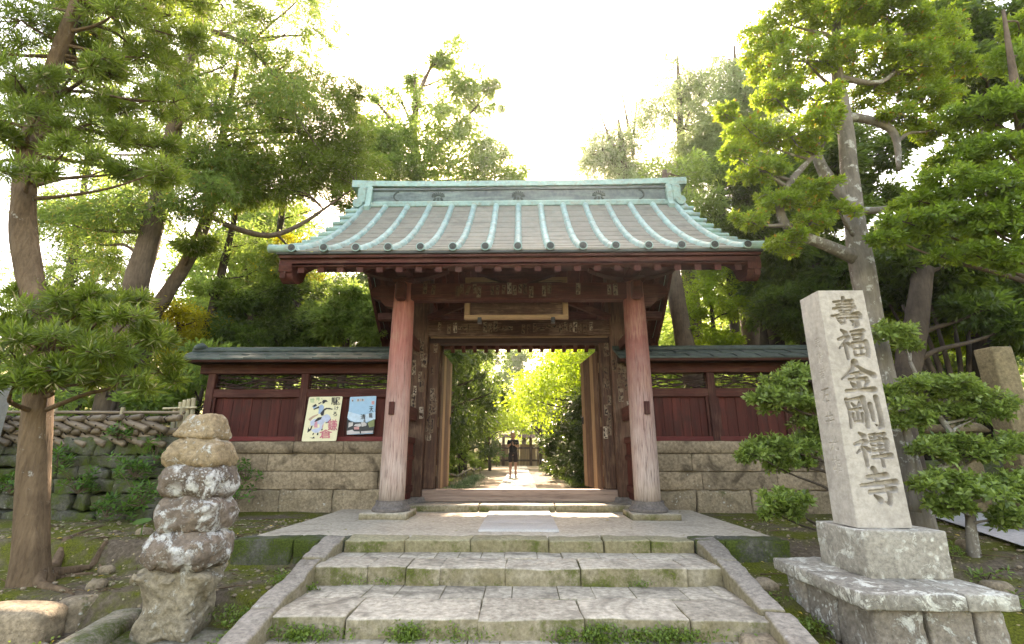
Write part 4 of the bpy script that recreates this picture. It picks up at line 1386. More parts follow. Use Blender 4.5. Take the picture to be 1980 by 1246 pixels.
for r_ in range(NV - 1):                                             # bridge the worn front-left arris
    fs.append((nl + r_ * NL + NL - 1, nl + (r_ + 1) * NL + NL - 1, (r_ + 1) * NU, r_ * NU))
n0 = len(vs)
for r_ in range(NV):                                                 # right face, from the worn front edge to the back
    t_ = r_ / (NV - 1)
    vs.append((xt1 + (xb1 - xt1) * t_ - 0.0, yt0 + 0.02 + (yb0 - yt0) * t_, PT + (PB - PT) * t_))
    vs.append((xt1 + (xb1 - xt1) * t_, yt1 + (yb1 - yt1) * t_, PT + (PB - PT) * t_))
for r_ in range(NV - 1):
    fs.append((r_ * NU + NU - 1, (r_ + 1) * NU + NU - 1, n0 + 2 * r_ + 2, n0 + 2 * r_))
    fs.append((n0 + 2 * r_, n0 + 2 * r_ + 2, n0 + 2 * r_ + 3, n0 + 2 * r_ + 1))
n1 = len(vs)
vs += [(xt0, yt0, PT - 0.001), (xt1, yt0, PT - 0.001), (xt1, yt1, PT), (xt0, yt1, PT), (xb1, yb1, PB), (xb0, yb1, PB), ((xt0 + xt1) / 2, 4.66, PT + 0.05)]
fs += [(n1, n1 + 1, n1 + 6), (n1 + 1, n1 + 2, n1 + 6), (n1 + 2, n1 + 3, n1 + 6), (n1 + 3, n1, n1 + 6), (n1 + 2, n1 + 4, n1 + 5, n1 + 3)]
meshobj('pillar', vs, fs, M['monument'], mon)
stone('base_block', (3.175, 4.685, 0.165), (0.675, 0.67, 0.37), M['monbase'], mon, rad=0.012, amp=0.010, rug=0.7, res=0.045, seed=71)
for i, (xa, xb, ya, yb) in enumerate(((2.47, 3.18, 3.88, 4.62), (3.19, 3.56, 3.89, 4.62), (2.475, 3.555, 4.63, 5.2))):
    stone('cap_slab', ((xa + xb) / 2, (ya + yb) / 2, -0.062), (xb - xa - 0.006, yb - ya - 0.006, 0.105), M['monbase'], mon, rad=0.010, amp=0.010, rug=0.7, res=0.05, seed=75 + i)
k = 0
for (xa, xb, ya, yb) in ((2.56, 2.93, 3.96, 4.42), (2.94, 3.28, 3.97, 4.45), (3.29, 3.50, 3.96, 4.4), (2.56, 3.0, 4.43, 4.84), (2.56, 3.1, 4.85, 5.14), (3.1, 3.50, 4.46, 5.14)):
    for (za, zb) in ((-0.49, -0.118), (-0.85, -0.50)):
        stone('foot_stone', ((xa + xb) / 2, (ya + yb) / 2, (za + zb) / 2), (xb - xa - 0.012, yb - ya - 0.01, zb - za - 0.008), M['monfoot'], mon, rad=0.02, amp=0.02, rug=0.7, res=0.055, seed=80 + k)
        k += 1

# ------------------------------------------------------------------ weathered pillar of stacked stones
SY = 4.70
p0 = at(335, 1228, Y=SY)
stk = thing('stacked_stones', 'weathered pillar of rounded lichen-covered stones stacked beside the steps', 'stone stack', (p0.x, SY, p0.z))
for nm, cx, w_, yt, ybm, mt, rr, am, sd in (('top_stone', 384, 86, 803, 850, 'tanrock', 0.3, 0.014, 1), ('upper_stone', 376, 132, 846, 906, 'tanrock', 0.45, 0.02, 2), ('round_stone', 372, 140, 899, 966, 'lichrock', 0.5, 0.028, 3),
                                           ('round_stone', 367, 143, 958, 1034, 'lichrock', 0.5, 0.028, 4), ('round_stone', 355, 160, 1028, 1104, 'lichrock', 0.55, 0.03, 5), ('foot_stone', 334, 150, 1095, 1236, 'tanrock2', 0.2, 0.045, 6)):
    a, b = at(cx, yt, Y=SY - 0.1), at(cx, ybm, Y=SY - 0.1)
    c = (a + b) / 2
    h_ = a.z - b.z
    W = 0.84 * (at(cx + w_ / 2, (yt + ybm) / 2, Y=SY - 0.1) - at(cx - w_ / 2, (yt + ybm) / 2, Y=SY - 0.1)).length
    if sd == 1: shp = lambda p, h=h_: Vector((p.x * (0.96 - 0.42 * (p.z / h)), p.y * (0.96 - 0.42 * (p.z / h)), p.z))
    elif sd == 2: shp = lambda p, h=h_: Vector((p.x * (0.92 - 0.34 * p.z / h), p.y * (0.92 - 0.34 * p.z / h), p.z))
    elif sd == 6:
        def shp(p, h=h_, W=W):
            z = p.z / h
            k = 0.86 + 0.13 * math.exp(-((z - 0.33) / 0.16) ** 2) + 0.10 * max(0.0, -z - 0.1) / 0.4
            kl = 0.16 * math.exp(-((z - 0.28) / 0.13) ** 2) - 0.10 * math.exp(-((z - 0.0) / 0.16) ** 2)
            return Vector((p.x * k + (kl * W * 0.5 if False else 0) - (0.5 * kl * W * max(0.0, -p.x / W * 2)), p.y * k, p.z))
    else: shp = None
    vs, fs = stone_geo((W, W * 0.92, h_ * (1.0 if 2 < sd < 6 else 1.06)), rad=min(rr * h_, 0.14), amp=am * (1.15 if sd < 6 else 1.7), freq=2.7 if sd < 6 else 2.0, rug=1.0 if sd < 6 else 0.7, res=0.024, seed=500 + sd, loc=(c.x, SY, c.z), shape=shp)
    meshobj(nm, vs, fs, M[mt], stk, True)
# bedrock slab under the stack
tag(stone('flat_rock', (p0.x + 0.05, SY - 0.35, p0.z - 0.10), (1.25, 1.1, 0.24), M['ledge'], None, rad=0.08, amp=0.05, freq=1.7, res=0.07, seed=91),
    'flat mossy rock carrying the stacked stone pillar', 'rock')

# ------------------------------------------------------------------ edging stones and rocks at the left and right
def edging(px0, py0, px1, py1, zt, wd, ht, label, mt='ledge', seed=0, amp=0.035, n='edging_stone'):
    a, b = at(px0, py0, Z=zt), at(px1, py1, Z=zt)
    d = b - a
    rot = Matrix.Rotation(math.atan2(d.y, d.x), 3, 'Z')
    c = (a + b) / 2
    return tag(stone(n, (c.x, c.y, zt - ht / 2), (d.length, wd, ht), M[mt], None, rad=min(0.09, ht * 0.4), amp=amp, freq=2.0, res=0.07, seed=seed, rot=rot), label, 'edging stone')


edging(-140, 1170, 120, 1168, -0.31, 0.34, 0.34, 'long rough edging stone in front of the thick left tree trunk', seed=611, mt='rough')
edging(118, 1160, 345, 1112, -0.32, 0.30, 0.36, 'grey edging stone between the left trunk and the stacked stones', seed=612, mt='rough')
edging(92, 1262, 262, 1168, -0.42, 0.34, 0.3, 'slanting edging stone with yellow-green moss left of the stacked stones', seed=613, amp=0.03)
edging(405, 1122, 560, 1124, -0.33, 0.42, 0.34, 'mossy ledge stone between the stacked stones and the stair kerb', seed=614)
edging(150, 1034, 330, 1036, -0.045, 0.34, 0.3, 'low tan edging stone behind the tree roots', seed=615, mt='rough', amp=0.025)
edging(330, 1040, 452, 1042, -0.03, 0.34, 0.32, 'dark mossy edging stone just left of the platform corner', seed=616)
edging(1398, 1150, 1475, 1240, -0.36, 0.3, 0.2, 'small brown edging stone beside the right stair kerb', seed=617, mt='rough')
edging(1440, 1112, 1530, 1128, -0.33, 0.35, 0.2, 'half-buried mossy stone left of the monument base', seed=618)
for i, (px_, py_, r) in enumerate(((270, 1080, 0.09), (205, 1112, 0.07), (415, 1085, 0.10), (480, 1235, 0.13), (185, 1142, 0.08), (1490, 1190, 0.10), (1880, 1110, 0.09), (1930, 1150, 0.12))):
    p = at(px_, py_, Z=-0.33 if py_ < 1160 else -0.55)
    z = float(ground_h(p.x, p.y))
    names = ['among the roots', 'near the left trunk', 'behind the stacked stones', 'by the left stair kerb', 'at the left edging stones', 'beside the monument foot', 'on the bank at the far right', 'near the bottom right corner']
    tag(stone('small_rock', (p.x, p.y, z + r * 0.25), (r * 2, r * 1.7, r * 1.3), M['rough'], None, rad=r * 0.55, amp=0.02, freq=5, res=0.05, seed=640 + i), 'small brown rock lying ' + names[i], 'rock')

# ------------------------------------------------------------------ dry-stone retaining wall at the left
rw = thing('retaining_wall', 'dark mossy dry-stone retaining wall under the bamboo fence', 'wall', (-7.4, 8.3, 0))
rr_ = random.Random(3)
z = -0.12
row = 0
while z < 1.0:
    h_ = rr_.uniform(0.19, 0.30)
    x = -10.2 + rr_.uniform(0, 0.3)
    while x < -5.78:
        L = rr_.uniform(0.25, 0.62)
        stone('stone', (x + L / 2, 8.30 + rr_.uniform(-0.06, 0.06) + 0.03 * row, z + h_ / 2), (L - 0.015, 0.42, h_ - 0.012), M['mossrock'], rw,
              rad=0.03, amp=0.05, freq=3.2, rug=0.8, res=0.07, seed=int(rr_.random() * 9999), rot=Matrix.Rotation(rr_.uniform(-0.06, 0.06), 3, 'Y'))
        x += L
    z += h_ * 0.97
    row += 1

# ------------------------------------------------------------------ bamboo fences at the left
def culm(name, a, b, r, mat, parent, nodes=2, n=8):
    a, b = Vector(a), Vector(b)
    pts, rad = [], []
    for i in range(nodes + 1):
        for tt, k in ((0.0, 1.10), (0.06, 1.0), (0.94, 1.0)):
            t = (i + tt) / (nodes + 1)
            pts.append(a.lerp(b, t))
            rad.append(r * k)
    pts.append(b)
    rad.append(r)
    return MB().tube(pts, rad, n).build(name, mat, parent, True)


bf = thing('bamboo_fence', 'low woven fence of thick bamboo lengths on the mossy wall', 'fence', (-7.8, 8.35, 1.1))
rb = random.Random(8)
for row in range(4):
    zc = 1.20 + row * 0.115
    for k in range(14):
        x = -10.1 + k * 0.33 + (row % 2) * 0.16
        if x > -5.95: continue
        dz = 0.075 if row % 2 == 0 else -0.02
        culm('bamboo_culm', (x - 0.24, 8.30 + 0.05 * (row % 2), zc + dz), (x + 0.24, 8.20 + 0.05 * (row % 2), zc - dz + rb.uniform(-0.02, 0.02)), rb.uniform(0.05, 0.062), M['bamboo'], bf, 1)
        MB().tube([(x - 0.01, 8.29, zc - 0.06), (x + 0.01, 8.18, zc), (x, 8.29, zc + 0.06)], 0.012, 5).build('tie', M['rope'], bf)
for z in (1.22, 1.66):
    culm('bamboo_rail', (-10.3, 8.42, z + 0.02), (-5.8, 8.42, z), 0.028, M['bamboo'], bf, 9)
for x in (-9.6, -8.1, -6.9, -5.85):
    culm('bamboo_post', (x, 8.42, 0.9), (x, 8.42, 1.75), 0.035, M['bamboo_z'], bf, 2)
bs = thing('bamboo_screen', 'short screen of upright pale bamboo poles at the end of the red wall', 'fence', (-5.9, 8.6, 1.0))
for i, (px_, yt) in enumerate(((331, 790), (342, 778), (350, 774), (358, 772), (367, 770))):
    a, b = at(px_ + 8, yt, Y=8.7), at(px_ - 3, 872, Y=8.7)
    culm('bamboo_pole', b, a, 0.038, M['bamboo_z'], bs, 1)
for z in (1.35, 1.75):
    a = at(330, 800, Y=8.64)
    culm('bamboo_rail', (a.x - 0.15, 8.64, z), (a.x + 0.45, 8.64, z + 0.02), 0.02, M['bamboo_z'], bs, 1)
# white post at the left edge of the picture
a = at(3, 745, Y=7.9)
tag(MB().span((a.x - 0.16, 7.85, 0.5), (a.x + 0.07, 8.05, a.z), 0.012).build('fence_post', mat_flat('grey_white_paint', (0.30, 0.30, 0.28), 0.6)), 'pale square post at the left edge of the photograph', 'post')

# ------------------------------------------------------------------ stone posts and lantern at the far right
M['sandpost'] = mat_stone('tan_dressed_stone', (0.13, 0.10, 0.055), (0.27, 0.215, 0.125), stain=0.4, moss=0.1, bump=0.5)
gp = thing('stone_gatepost', 'big square tan stone post at the right edge behind the shrubs', 'post', (7.0, 6.9, 0))
stone('shaft', (6.915, 7.05, 1.15), (0.30, 0.29, 2.6), M['sandpost'], gp, rad=0.02, amp=0.008, res=0.12, seed=701)
stone('foot', (6.915, 7.05, 0.05), (0.44, 0.42, 0.34), M['sandpost'], gp, rad=0.03, amp=0.012, res=0.12, seed=702)
lt = thing('stone_lantern', 'small tan stone post with a capped top half hidden behind the right-hand shrubs', 'lantern', (6.4, 7.5, 0))
c = at(1852, 850, Y=7.5)
stone('post', (c.x, 7.5, c.z - 0.45), (0.30, 0.30, 1.1), M['sandpost'], lt, rad=0.02, amp=0.008, res=0.1, seed=704)
stone('cap', (c.x, 7.5, c.z + 0.16), (0.52, 0.5, 0.13), M['sandpost'], lt, rad=0.04, amp=0.01, res=0.08, seed=705, shape=lambda p: Vector((p.x * (1 - p.z * 2.2), p.y * (1 - p.z * 2.2), p.z)))
tag(stone('low_stone_wall', (9.2, 9.2, 0.35), (4.2, 0.4, 1.0), M['mossrock'], None, rad=0.03, amp=0.03, res=0.2, seed=708), 'dark low stone wall behind the shrubs at far right', 'wall')

# ------------------------------------------------------------------ foliage generators (numpy)
def unit(a): return a / (np.linalg.norm(a, axis=-1, keepdims=True) + 1e-9)


class Leaves:
    def __init__(s, seed): s.b, s.g = [], np.random.default_rng(seed)

    def add(s, P, A, N, L, W):
        n = len(P)
        s.b.append((P, unit(A), unit(N), np.broadcast_to(L, n).astype(float), np.broadcast_to(W, n).astype(float)))

    def rosettes(s, C, AX, k, L, W, lo=25, hi=80):
        """star-like tufts of k leaves round each axis"""
        g = s.g
        n = len(C)
        AX = unit(AX)
        ref = unit(np.cross(AX, unit(g.normal(size=(n, 3)))))
        oth = np.cross(AX, ref)
        az = (np.arange(k) * 2.399)[None, :] + g.uniform(0, 6.28, (n, 1)) + g.normal(0, 0.15, (n, k))
        pol = np.radians(np.linspace(lo, hi, k))[None, :] + g.normal(0, 0.13, (n, k))
        rad = ref[:, None] * np.cos(az)[..., None] + oth[:, None] * np.sin(az)[..., None]
        A = AX[:, None] * np.cos(pol)[..., None] + rad * np.sin(pol)[..., None]
        N = AX[:, None] * np.sin(pol)[..., None] - rad * np.cos(pol)[..., None]
        P = np.repeat(C[:, None], k, 1) + A * 0.008 - AX[:, None] * (L * 0.5 * np.linspace(0, 1, k)[None, :, None])
        LL = L * g.uniform(0.7, 1.2, (n, k))
        s.add(P.reshape(-1, 3), A.reshape(-1, 3), N.reshape(-1, 3), LL.ravel(), W * g.uniform(0.8, 1.2, n * k))

    def shell(s, c, r, n, low=-0.35, inner=0.55):
        """points and outward axes on the shell of an ellipsoidal pad"""
        g = s.g
        d = unit(g.normal(size=(n * 3, 3)))
        d = d[d[:, 2] > low][:n]
        f = inner + (1 - inner) * g.uniform(0, 1, (len(d), 1)) ** 0.6
        wob = 1 + 0.18 * np.sin(d[:, :1] * 5 + c[0] * 7) * np.cos(d[:, 1:2] * 4 + c[2] * 5)
        return np.array(c) + d * np.array(r) * f * wob, d / np.array(r)

    def fluff(s, c, r, k, m, L, W, droop=0.0, flat=0.3, sig=0.26):
        """loose clump: k twig tips through an ellipsoid, m leaves round each"""
        g = s.g
        d = unit(g.normal(size=(k, 3))) * g.uniform(0.25, 1.0, (k, 1)) ** 0.5
        T = np.array(c) + d * np.array(r)
        rr = float(np.mean(r))
        off = g.normal(0, sig * rr, (k, m, 3)) * np.array([1, 1, 0.6])
        P = (T[:, None] + off).reshape(-1, 3)
        A = unit(off + d[:, None] * rr * 0.5 + g.normal(0, 0.25 * rr, (k, m, 3))).reshape(-1, 3)
        A[:, 2] -= droop
        N = g.normal(0, 1, (k * m, 3)) * (1 - flat) + np.array([0, 0, 1]) * (0.4 + flat)
        s.add(P, A, N, L * g.uniform(0.7, 1.25, k * m), W * g.uniform(0.75, 1.2, k * m))

    def sprays(s, c, r, k, m, L, W, length=0.5):
        """hanging conifer sprays: strings of narrow leaves drooping from k points"""
        g = s.g
        d = unit(g.normal(size=(k, 3))) * g.uniform(0.2, 1.0, (k, 1)) ** 0.5
        T = np.array(c) + d * np.array(r)
        dr = unit(d * np.array([1, 1, 0.2]) + np.array([0, 0, -0.55]) + g.normal(0, 0.25, (k, 3)))
        t = g.uniform(0, 1, (k, m, 1))
        P = T[:, None] + dr[:, None] * t * length + np.array([0, 0, -0.25]) * length * t * t + g.normal(0, 0.03, (k, m, 3))
        A = unit(dr[:, None] + g.normal(0, 0.65, (k, m, 3)))
        N = g.normal(0, 1, (k * m, 3)) + np.array([0, 0, 0.8])
        s.add(P.reshape(-1, 3), A.reshape(-1, 3), N, L * g.uniform(0.7, 1.3, k * m), W * g.uniform(0.8, 1.2, k * m))

    def mesh(s, name):
        P, A, N, L, W = [np.concatenate([b[i] for b in s.b]) for i in range(5)]
        side = unit(np.cross(A, N))
        up = np.cross(side, A)
        L, W = L[:, None], W[:, None]
        mid = P + A * L * 0.55 + up * W * 0.18
        v = np.stack([P, mid + side * W * 0.5, P + A * L - up * W * 0.25, mid - side * W * 0.5], 1).reshape(-1, 3)
        q = np.arange(len(v)).reshape(-1, 4)
        return npmesh(name, v, q)

    def build(s, name, mat, parent):
        me = s.mesh(name)
        me.materials.append(mat)
        return put(bpy.data.objects.new(name, me), parent)


# leaf and bark materials
LF = {}
LF['podo'] = mat_leaf('podocarpus_leaf', (0.032, 0.06, 0.010), (0.19, 0.225, 0.05), (0.46, 0.54, 0.07), 0.46, 0.33, odd=(0.5, 0.45, 0.25), odd_amt=0.04, red=0.92)  # dark leaf tones deepen foliage shadows; pale odd leaves imitate whitish highlights
LF['podo2'] = mat_leaf('hanging_podocarpus_leaf', (0.045, 0.08, 0.02), (0.15, 0.185, 0.05), (0.42, 0.52, 0.10), 0.55, odd=(0.45, 0.34, 0.08), odd_amt=0.05)
LF['mok'] = mat_leaf('glossy_round_leaf', (0.05, 0.09, 0.012), (0.23, 0.285, 0.04), (0.54, 0.64, 0.06), 0.5, 0.28, odd=(0.5, 0.28, 0.05), odd_amt=0.02)
LF['mok2'] = mat_leaf('bright_green_leaf', (0.04, 0.08, 0.012), (0.20, 0.26, 0.04), (0.48, 0.60, 0.06), 0.52, 0.35)
LF['clip'] = mat_leaf('clipped_shrub_leaf', (0.05, 0.085, 0.02), (0.35, 0.40, 0.11), (0.46, 0.54, 0.10), 0.42, 0.33)
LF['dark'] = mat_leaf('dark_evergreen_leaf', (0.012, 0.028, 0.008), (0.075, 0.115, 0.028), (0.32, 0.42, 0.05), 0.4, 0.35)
LF['mid'] = mat_leaf('woodland_leaf', (0.05, 0.09, 0.022), (0.15, 0.20, 0.05), (0.50, 0.60, 0.12), 0.56)
LF['pale'] = mat_leaf('pale_conifer_needles', (0.09, 0.12, 0.05), (0.20, 0.23, 0.10), (0.54, 0.58, 0.24), 0.58)
LF['cedar'] = mat_leaf('dark_cedar_spray', (0.018, 0.038, 0.010), (0.085, 0.125, 0.03), (0.24, 0.32, 0.05), 0.34, 0.35)
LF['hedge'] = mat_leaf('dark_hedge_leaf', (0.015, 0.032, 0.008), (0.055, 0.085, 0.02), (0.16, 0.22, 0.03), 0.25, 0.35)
LF['maple'] = mat_leaf('yellow_green_maple_leaf', (0.16, 0.24, 0.02), (0.32, 0.40, 0.035), (0.58, 0.68, 0.05), 0.5, red=0.9)
LF['gold'] = mat_leaf('golden_maple_leaf', (0.22, 0.19, 0.02), (0.42, 0.36, 0.03), (0.80, 0.68, 0.05), 0.55, red=1.0)
LF['turf'] = mat_leaf('lilyturf_blade', (0.05, 0.09, 0.05), (0.14, 0.20, 0.12), (0.2, 0.3, 0.12), 0.25)
LF['weed'] = mat_leaf('weed_leaf', (0.07, 0.11, 0.02), (0.20, 0.26, 0.05), (0.34, 0.42, 0.06), 0.35)
LF['fern'] = mat_leaf('fern_leaf', (0.035, 0.09, 0.016), (0.10, 0.21, 0.035), (0.22, 0.38, 0.05), 0.4)
BK = {}
BK['tan'] = mat_bark('tan_bark', (0.075, 0.047, 0.028), (0.235, 0.16, 0.098), 2.0, 0.05, 7.0)
BK['grey'] = mat_bark('grey_mottled_bark', (0.10, 0.085, 0.07), (0.26, 0.23, 0.19), 0.9, 0.4, 4.0)
BK['dark'] = mat_bark('dark_bark', (0.035, 0.026, 0.02), (0.11, 0.085, 0.065), 0.8)
BK['brown'] = mat_bark('brown_bark', (0.065, 0.045, 0.032), (0.19, 0.14, 0.10), 1.0)


def smooth_path(pts, n=4):
    """Catmull-Rom through (Vector, radius) points"""
    out = []
    P = [pts[0]] + list(pts) + [pts[-1]]
    for i in range(1, len(P) - 2):
        for k in range(n):
            t = k / n
            a, b, c, d = P[i - 1], P[i], P[i + 1], P[i + 2]
            f = lambda p0, p1, p2, p3: 0.5 * (2 * p1 + (p2 - p0) * t + (2 * p0 - 5 * p1 + 4 * p2 - p3) * t * t + (3 * p1 - p0 - 3 * p2 + p3) * t ** 3)
            out.append((f(a[0], b[0], c[0], d[0]), f(a[1], b[1], c[1], d[1])))
    out.append(pts[-1])
    return out


def trunk_mesh(name, pts, mat, parent, n=12, jit=0.16, sub=4):
    sp = smooth_path([(Vector(p), r) for p, r in pts], sub)
    return MB().tube([p for p, r in sp], [r for p, r in sp], n, jit=jit).build(name, mat, parent, True)


def limb_to(m, trunk, c, r0, rnd, sag=0.15, drop=0.6):
    """one curved limb from the trunk line to a clump centre, added to builder m"""
    c = Vector(c)
    best = min(trunk, key=lambda q: (Vector((q[0].x, q[0].y, 0)) - Vector((c.x, c.y, 0))).length * 0.5 + abs(q[0].z - (c.z - drop * min(1.5, (Vector((q[0].x - c.x, q[0].y - c.y, 0))).length))))
    a = best[0]
    L = (c - a).length
    r0 = min(r0, best[1] * 0.7)
    j = Vector((rnd.uniform(-1, 1), rnd.uniform(-1, 1), rnd.uniform(-0.3, 0.6))) * L * sag
    pts = [a, a.lerp(c, 0.35) + j, a.lerp(c, 0.7) + j * 0.6 + Vector((0, 0, -0.03 * L)), c]
    sp = smooth_path([(p, r) for p, r in zip(pts, (r0, r0 * 0.75, r0 * 0.5, r0 * 0.2))], 4)
    m.tube([p for p, r in sp], [r for p, r in sp], 6, jit=0.12)
    return sp


def twigs(m, c, r, n, rnd, rad=0.008):
    c = Vector(c)
    for _ in range(n):
        d = Vector((rnd.gauss(0, 1), rnd.gauss(0, 1), rnd.gauss(0.2, 0.6))).normalized()
        e = c + Vector((d.x * r[0], d.y * r[1], d.z * r[2])) * 0.85
        mid = c.lerp(e, 0.5) + Vector((rnd.uniform(-1, 1), rnd.uniform(-1, 1), rnd.uniform(-1, 1))) * 0.1 * max(r)
        m.tube([c, mid, e], [rad, rad * 0.7, rad * 0.3], 4)


def pxpad(px, py, rx, ry, Y, dz=0.75):
    """clump centre and radii from pixel extents at depth Y"""
    c = at(px, py, Y=Y)
    k = (at(px + 1, py, Y=Y) - c).length
    return c, (rx * k, max(rx, ry) * k * dz, ry * k)


def tree(name, label, trunk, pads, kind, leaf, bark, seed, cat='tree', group=None, limb_r=0.05, extra_trunks=(), tip_n=90, twn=4, n_tr=12, crown='crown', **kw):
    rnd = random.Random(seed)
    base = Vector(trunk[0][0])
    gz = float(ground_h(base.x, base.y))
    if base.z > gz - 0.05:                                            # carry the trunk down into the soil
        base = Vector((base.x, base.y, gz - 0.12))
        trunk = [(base, trunk[0][1] * 1.15)] + list(trunk)
    th = thing(name, label, cat, base, group)
    trunk_mesh('trunk', trunk, BK[bark], th, n_tr)
    allp = smooth_path([(Vector(p), r) for p, r in trunk], 4)
    for et in extra_trunks:
        trunk_mesh('stem', et, BK[bark], th, max(6, n_tr - 3))
        allp += smooth_path([(Vector(p), r) for p, r in et], 4)[1:]
    lv = Leaves(seed)
    m = MB()
    main = len(pads)
    shr = kw.get('shrink', 1.0)
    pads = [(c, (r[0] * shr, r[1] * shr, r[2] * shr)) for c, r in pads]
    for c, r in list(pads):                                           # ragged smaller clumps round each main one
        for _ in range(kw.get('sat', 2)):
            d = Vector((rnd.gauss(0, 1), rnd.gauss(0, 1), rnd.gauss(0, 0.8))).normalized()
            f = rnd.uniform(0.85, 1.35)
            g_ = rnd.uniform(0.3, 0.55)
            pads.append((Vector(c) + Vector((d.x * r[0], d.y * r[1], d.z * r[2])) * f, (r[0] * g_, r[1] * g_, r[2] * g_ * 1.2)))
    for pi, (c, r) in enumerate(pads):
        if pi >= main:
            twigs(m, c, r, 2, rnd, kw.get('twig_r', 0.008))
        lm = MB()
        if pi < main:
            limb_to(lm, allp, c, limb_r, rnd, sag=kw.get('sag', 0.15), drop=kw.get('drop', 0.45))
            lm.build('branch', BK[bark], th, True)
            twigs(m, c, r, twn, rnd, kw.get('twig_r', 0.008))
        part_ = 1.0 if pi < main else 0.28
        vol = (r[0] * r[1] * r[2]) ** (1 / 3)
        if kind == 'podo':
            n = int(tip_n * (r[0] * r[0] + r[0] * r[2]) / 0.5)
            C, AX = lv.shell(c, r, max(14, n), -0.45, 0.45)
            AX = unit(AX) + np.array([0, 0, 0.55]) + lv.g.normal(0, 0.25, AX.shape)
            lv.rosettes(C, AX, kw.get('k', 15), kw.get('L', 0.12), kw.get('W', 0.014), 20, 88)
        elif kind == 'whorl':
            n = int(tip_n * (r[0] * r[0] + r[0] * r[2]) / 0.4)
            C, AX = lv.shell(c, r, max(14, n), -0.5, 0.4)
            AX = unit(AX) + np.array([0, 0, 0.7]) + lv.g.normal(0, 0.3, AX.shape)
            lv.rosettes(C, AX, kw.get('k', 8), kw.get('L', 0.065), kw.get('W', 0.028), 30, 85)
        elif kind == 'fluff':
            lv.fluff(c, r, max(3, int(kw.get('kk', 12) * part_)), int(tip_n), kw.get('L', 0.14), kw.get('W', 0.06), kw.get('droop', 0.1), kw.get('flat', 0.3), kw.get('sig', 0.26))
        elif kind == 'spray':
            lv.sprays(c, r, max(4, int(kw.get('kk', 26) * part_)), int(tip_n), kw.get('L', 0.13), kw.get('W', 0.022), kw.get('length', vol * 0.7))
    if m.v: m.build('twigs', BK[bark], th, True)['kind'] = 'stuff'
    lv.build(crown, LF[leaf], th)
    return th


def P3(px, py, Y, r): return (at(px, py, Y=Y), r)


# ------------------------------------------------------------------ thick left tree with tufted leaves
Y0 = 5.38
tr = [P3(58, 1136, Y0, 0.185), P3(60, 1100, Y0, 0.155), P3(64, 960, Y0, 0.138), P3(72, 800, Y0, 0.132), P3(80, 690, Y0, 0.13), P3(72, 610, Y0, 0.128), P3(58, 530, Y0, 0.127),
      P3(46, 450, Y0, 0.125), P3(45, 385, Y0, 0.118), P3(56, 300, Y0, 0.11), P3(82, 205, Y0, 0.10), P3(110, 110, Y0 - 0.1, 0.085), P3(150, 10, Y0 - 0.2, 0.08), P3(200, -120, Y0 - 0.3, 0.04)]
fr = random.Random(501)
fill = [(fr.uniform(-60, 340), fr.uniform(-40, 350), fr.uniform(28, 48), fr.uniform(18, 30), fr.uniform(4.8, 7.2)) for _ in range(34)] + [(fr.uniform(-30, 330), fr.uniform(560, 750), fr.uniform(24, 40), fr.uniform(12, 20), fr.uniform(4.6, 6.2)) for _ in range(14)]
pads = [pxpad(*p) for p in fill] + [pxpad(*p) for p in (
    (50, 600, 75, 38, 4.9), (150, 610, 70, 40, 5.2), (110, 655, 80, 32, 4.7), (30, 690, 60, 30, 4.8), (200, 680, 70, 32, 4.9), (110, 715, 55, 20, 4.6), (265, 665, 55, 30, 5.5), (250, 730, 55, 26, 5.0),
    (310, 720, 45, 26, 5.7), (30, 740, 45, 20, 4.6), (190, 735, 50, 20, 5.3), (75, 560, 50, 25, 5.5),
    (40, 40, 90, 55, 5.0), (140, 60, 80, 50, 5.4), (230, 20, 80, 45, 5.0), (330, 30, 80, 45, 5.6), (430, 10, 70, 35, 5.4), (30, 150, 70, 50, 4.8), (130, 170, 75, 45, 5.2), (200, 120, 60, 40, 5.8),
    (70, 230, 60, 40, 4.9), (180, 240, 70, 40, 5.3), (250, 260, 60, 35, 5.8), (20, 280, 50, 35, 5.6), (120, 300, 60, 32, 5.0), (200, 330, 55, 28, 5.6), (60, 330, 55, 25, 4.9), (290, 110, 60, 40, 6.0), (380, 80, 55, 35, 6.0), (300, 200, 55, 35, 6.2),
    (-40, 90, 80, 60, 5.3), (-50, 220, 70, 60, 5.3), (100, -50, 120, 50, 5.2), (260, -60, 120, 50, 5.4))]
big = tree('podocarpus_tree', 'thick-trunked evergreen with tufts of narrow leaves at the left edge', tr, pads, 'podo', 'podo', 'tan', 31, limb_r=0.03, tip_n=82, twn=4, k=15, L=0.125, W=0.018, drop=0.2, n_tr=26, sat=2, shrink=0.8)
rnd = random.Random(4)
for k, (px, py) in enumerate(((175, 1110), (200, 1050), (140, 1150), (10, 1140), (240, 1080))):           # roots running over the ground
    a = at(62 + 8 * k - 16, 1128, Y=Y0)
    e = at(px, py, Z=-0.32)
    pts = []
    for j in range(9):
        t = j / 8
        p = a.lerp(e, t)
        p.x += 0.05 * math.sin(t * 7 + k)
        p.z = max(float(ground_h(p.x, p.y)), -0.6) - 0.012 + 0.10 * (1 - t) ** 3 + 0.012 * math.sin(t * 9 + k)
        pts.append((p, 0.06 * (1 - t) ** 1.5 + 0.016))
    MB().tube([p for p, r in pts], [r for p, r in pts], 7, jit=0.2).build('root', BK['tan'], big, True)
# thin root loop on the bank
MB().tube([at(*p, Z=-0.27) for p in ((150, 1042), (175, 1048), (192, 1060), (186, 1080), (196, 1098))], 0.013, 6).build('root', BK['tan'], big, True)
MB().tube([at(*p, Z=-0.27) for p in ((192, 1054), (215, 1048), (238, 1052), (250, 1066))], 0.011, 6).build('root', BK['tan'], big, True)

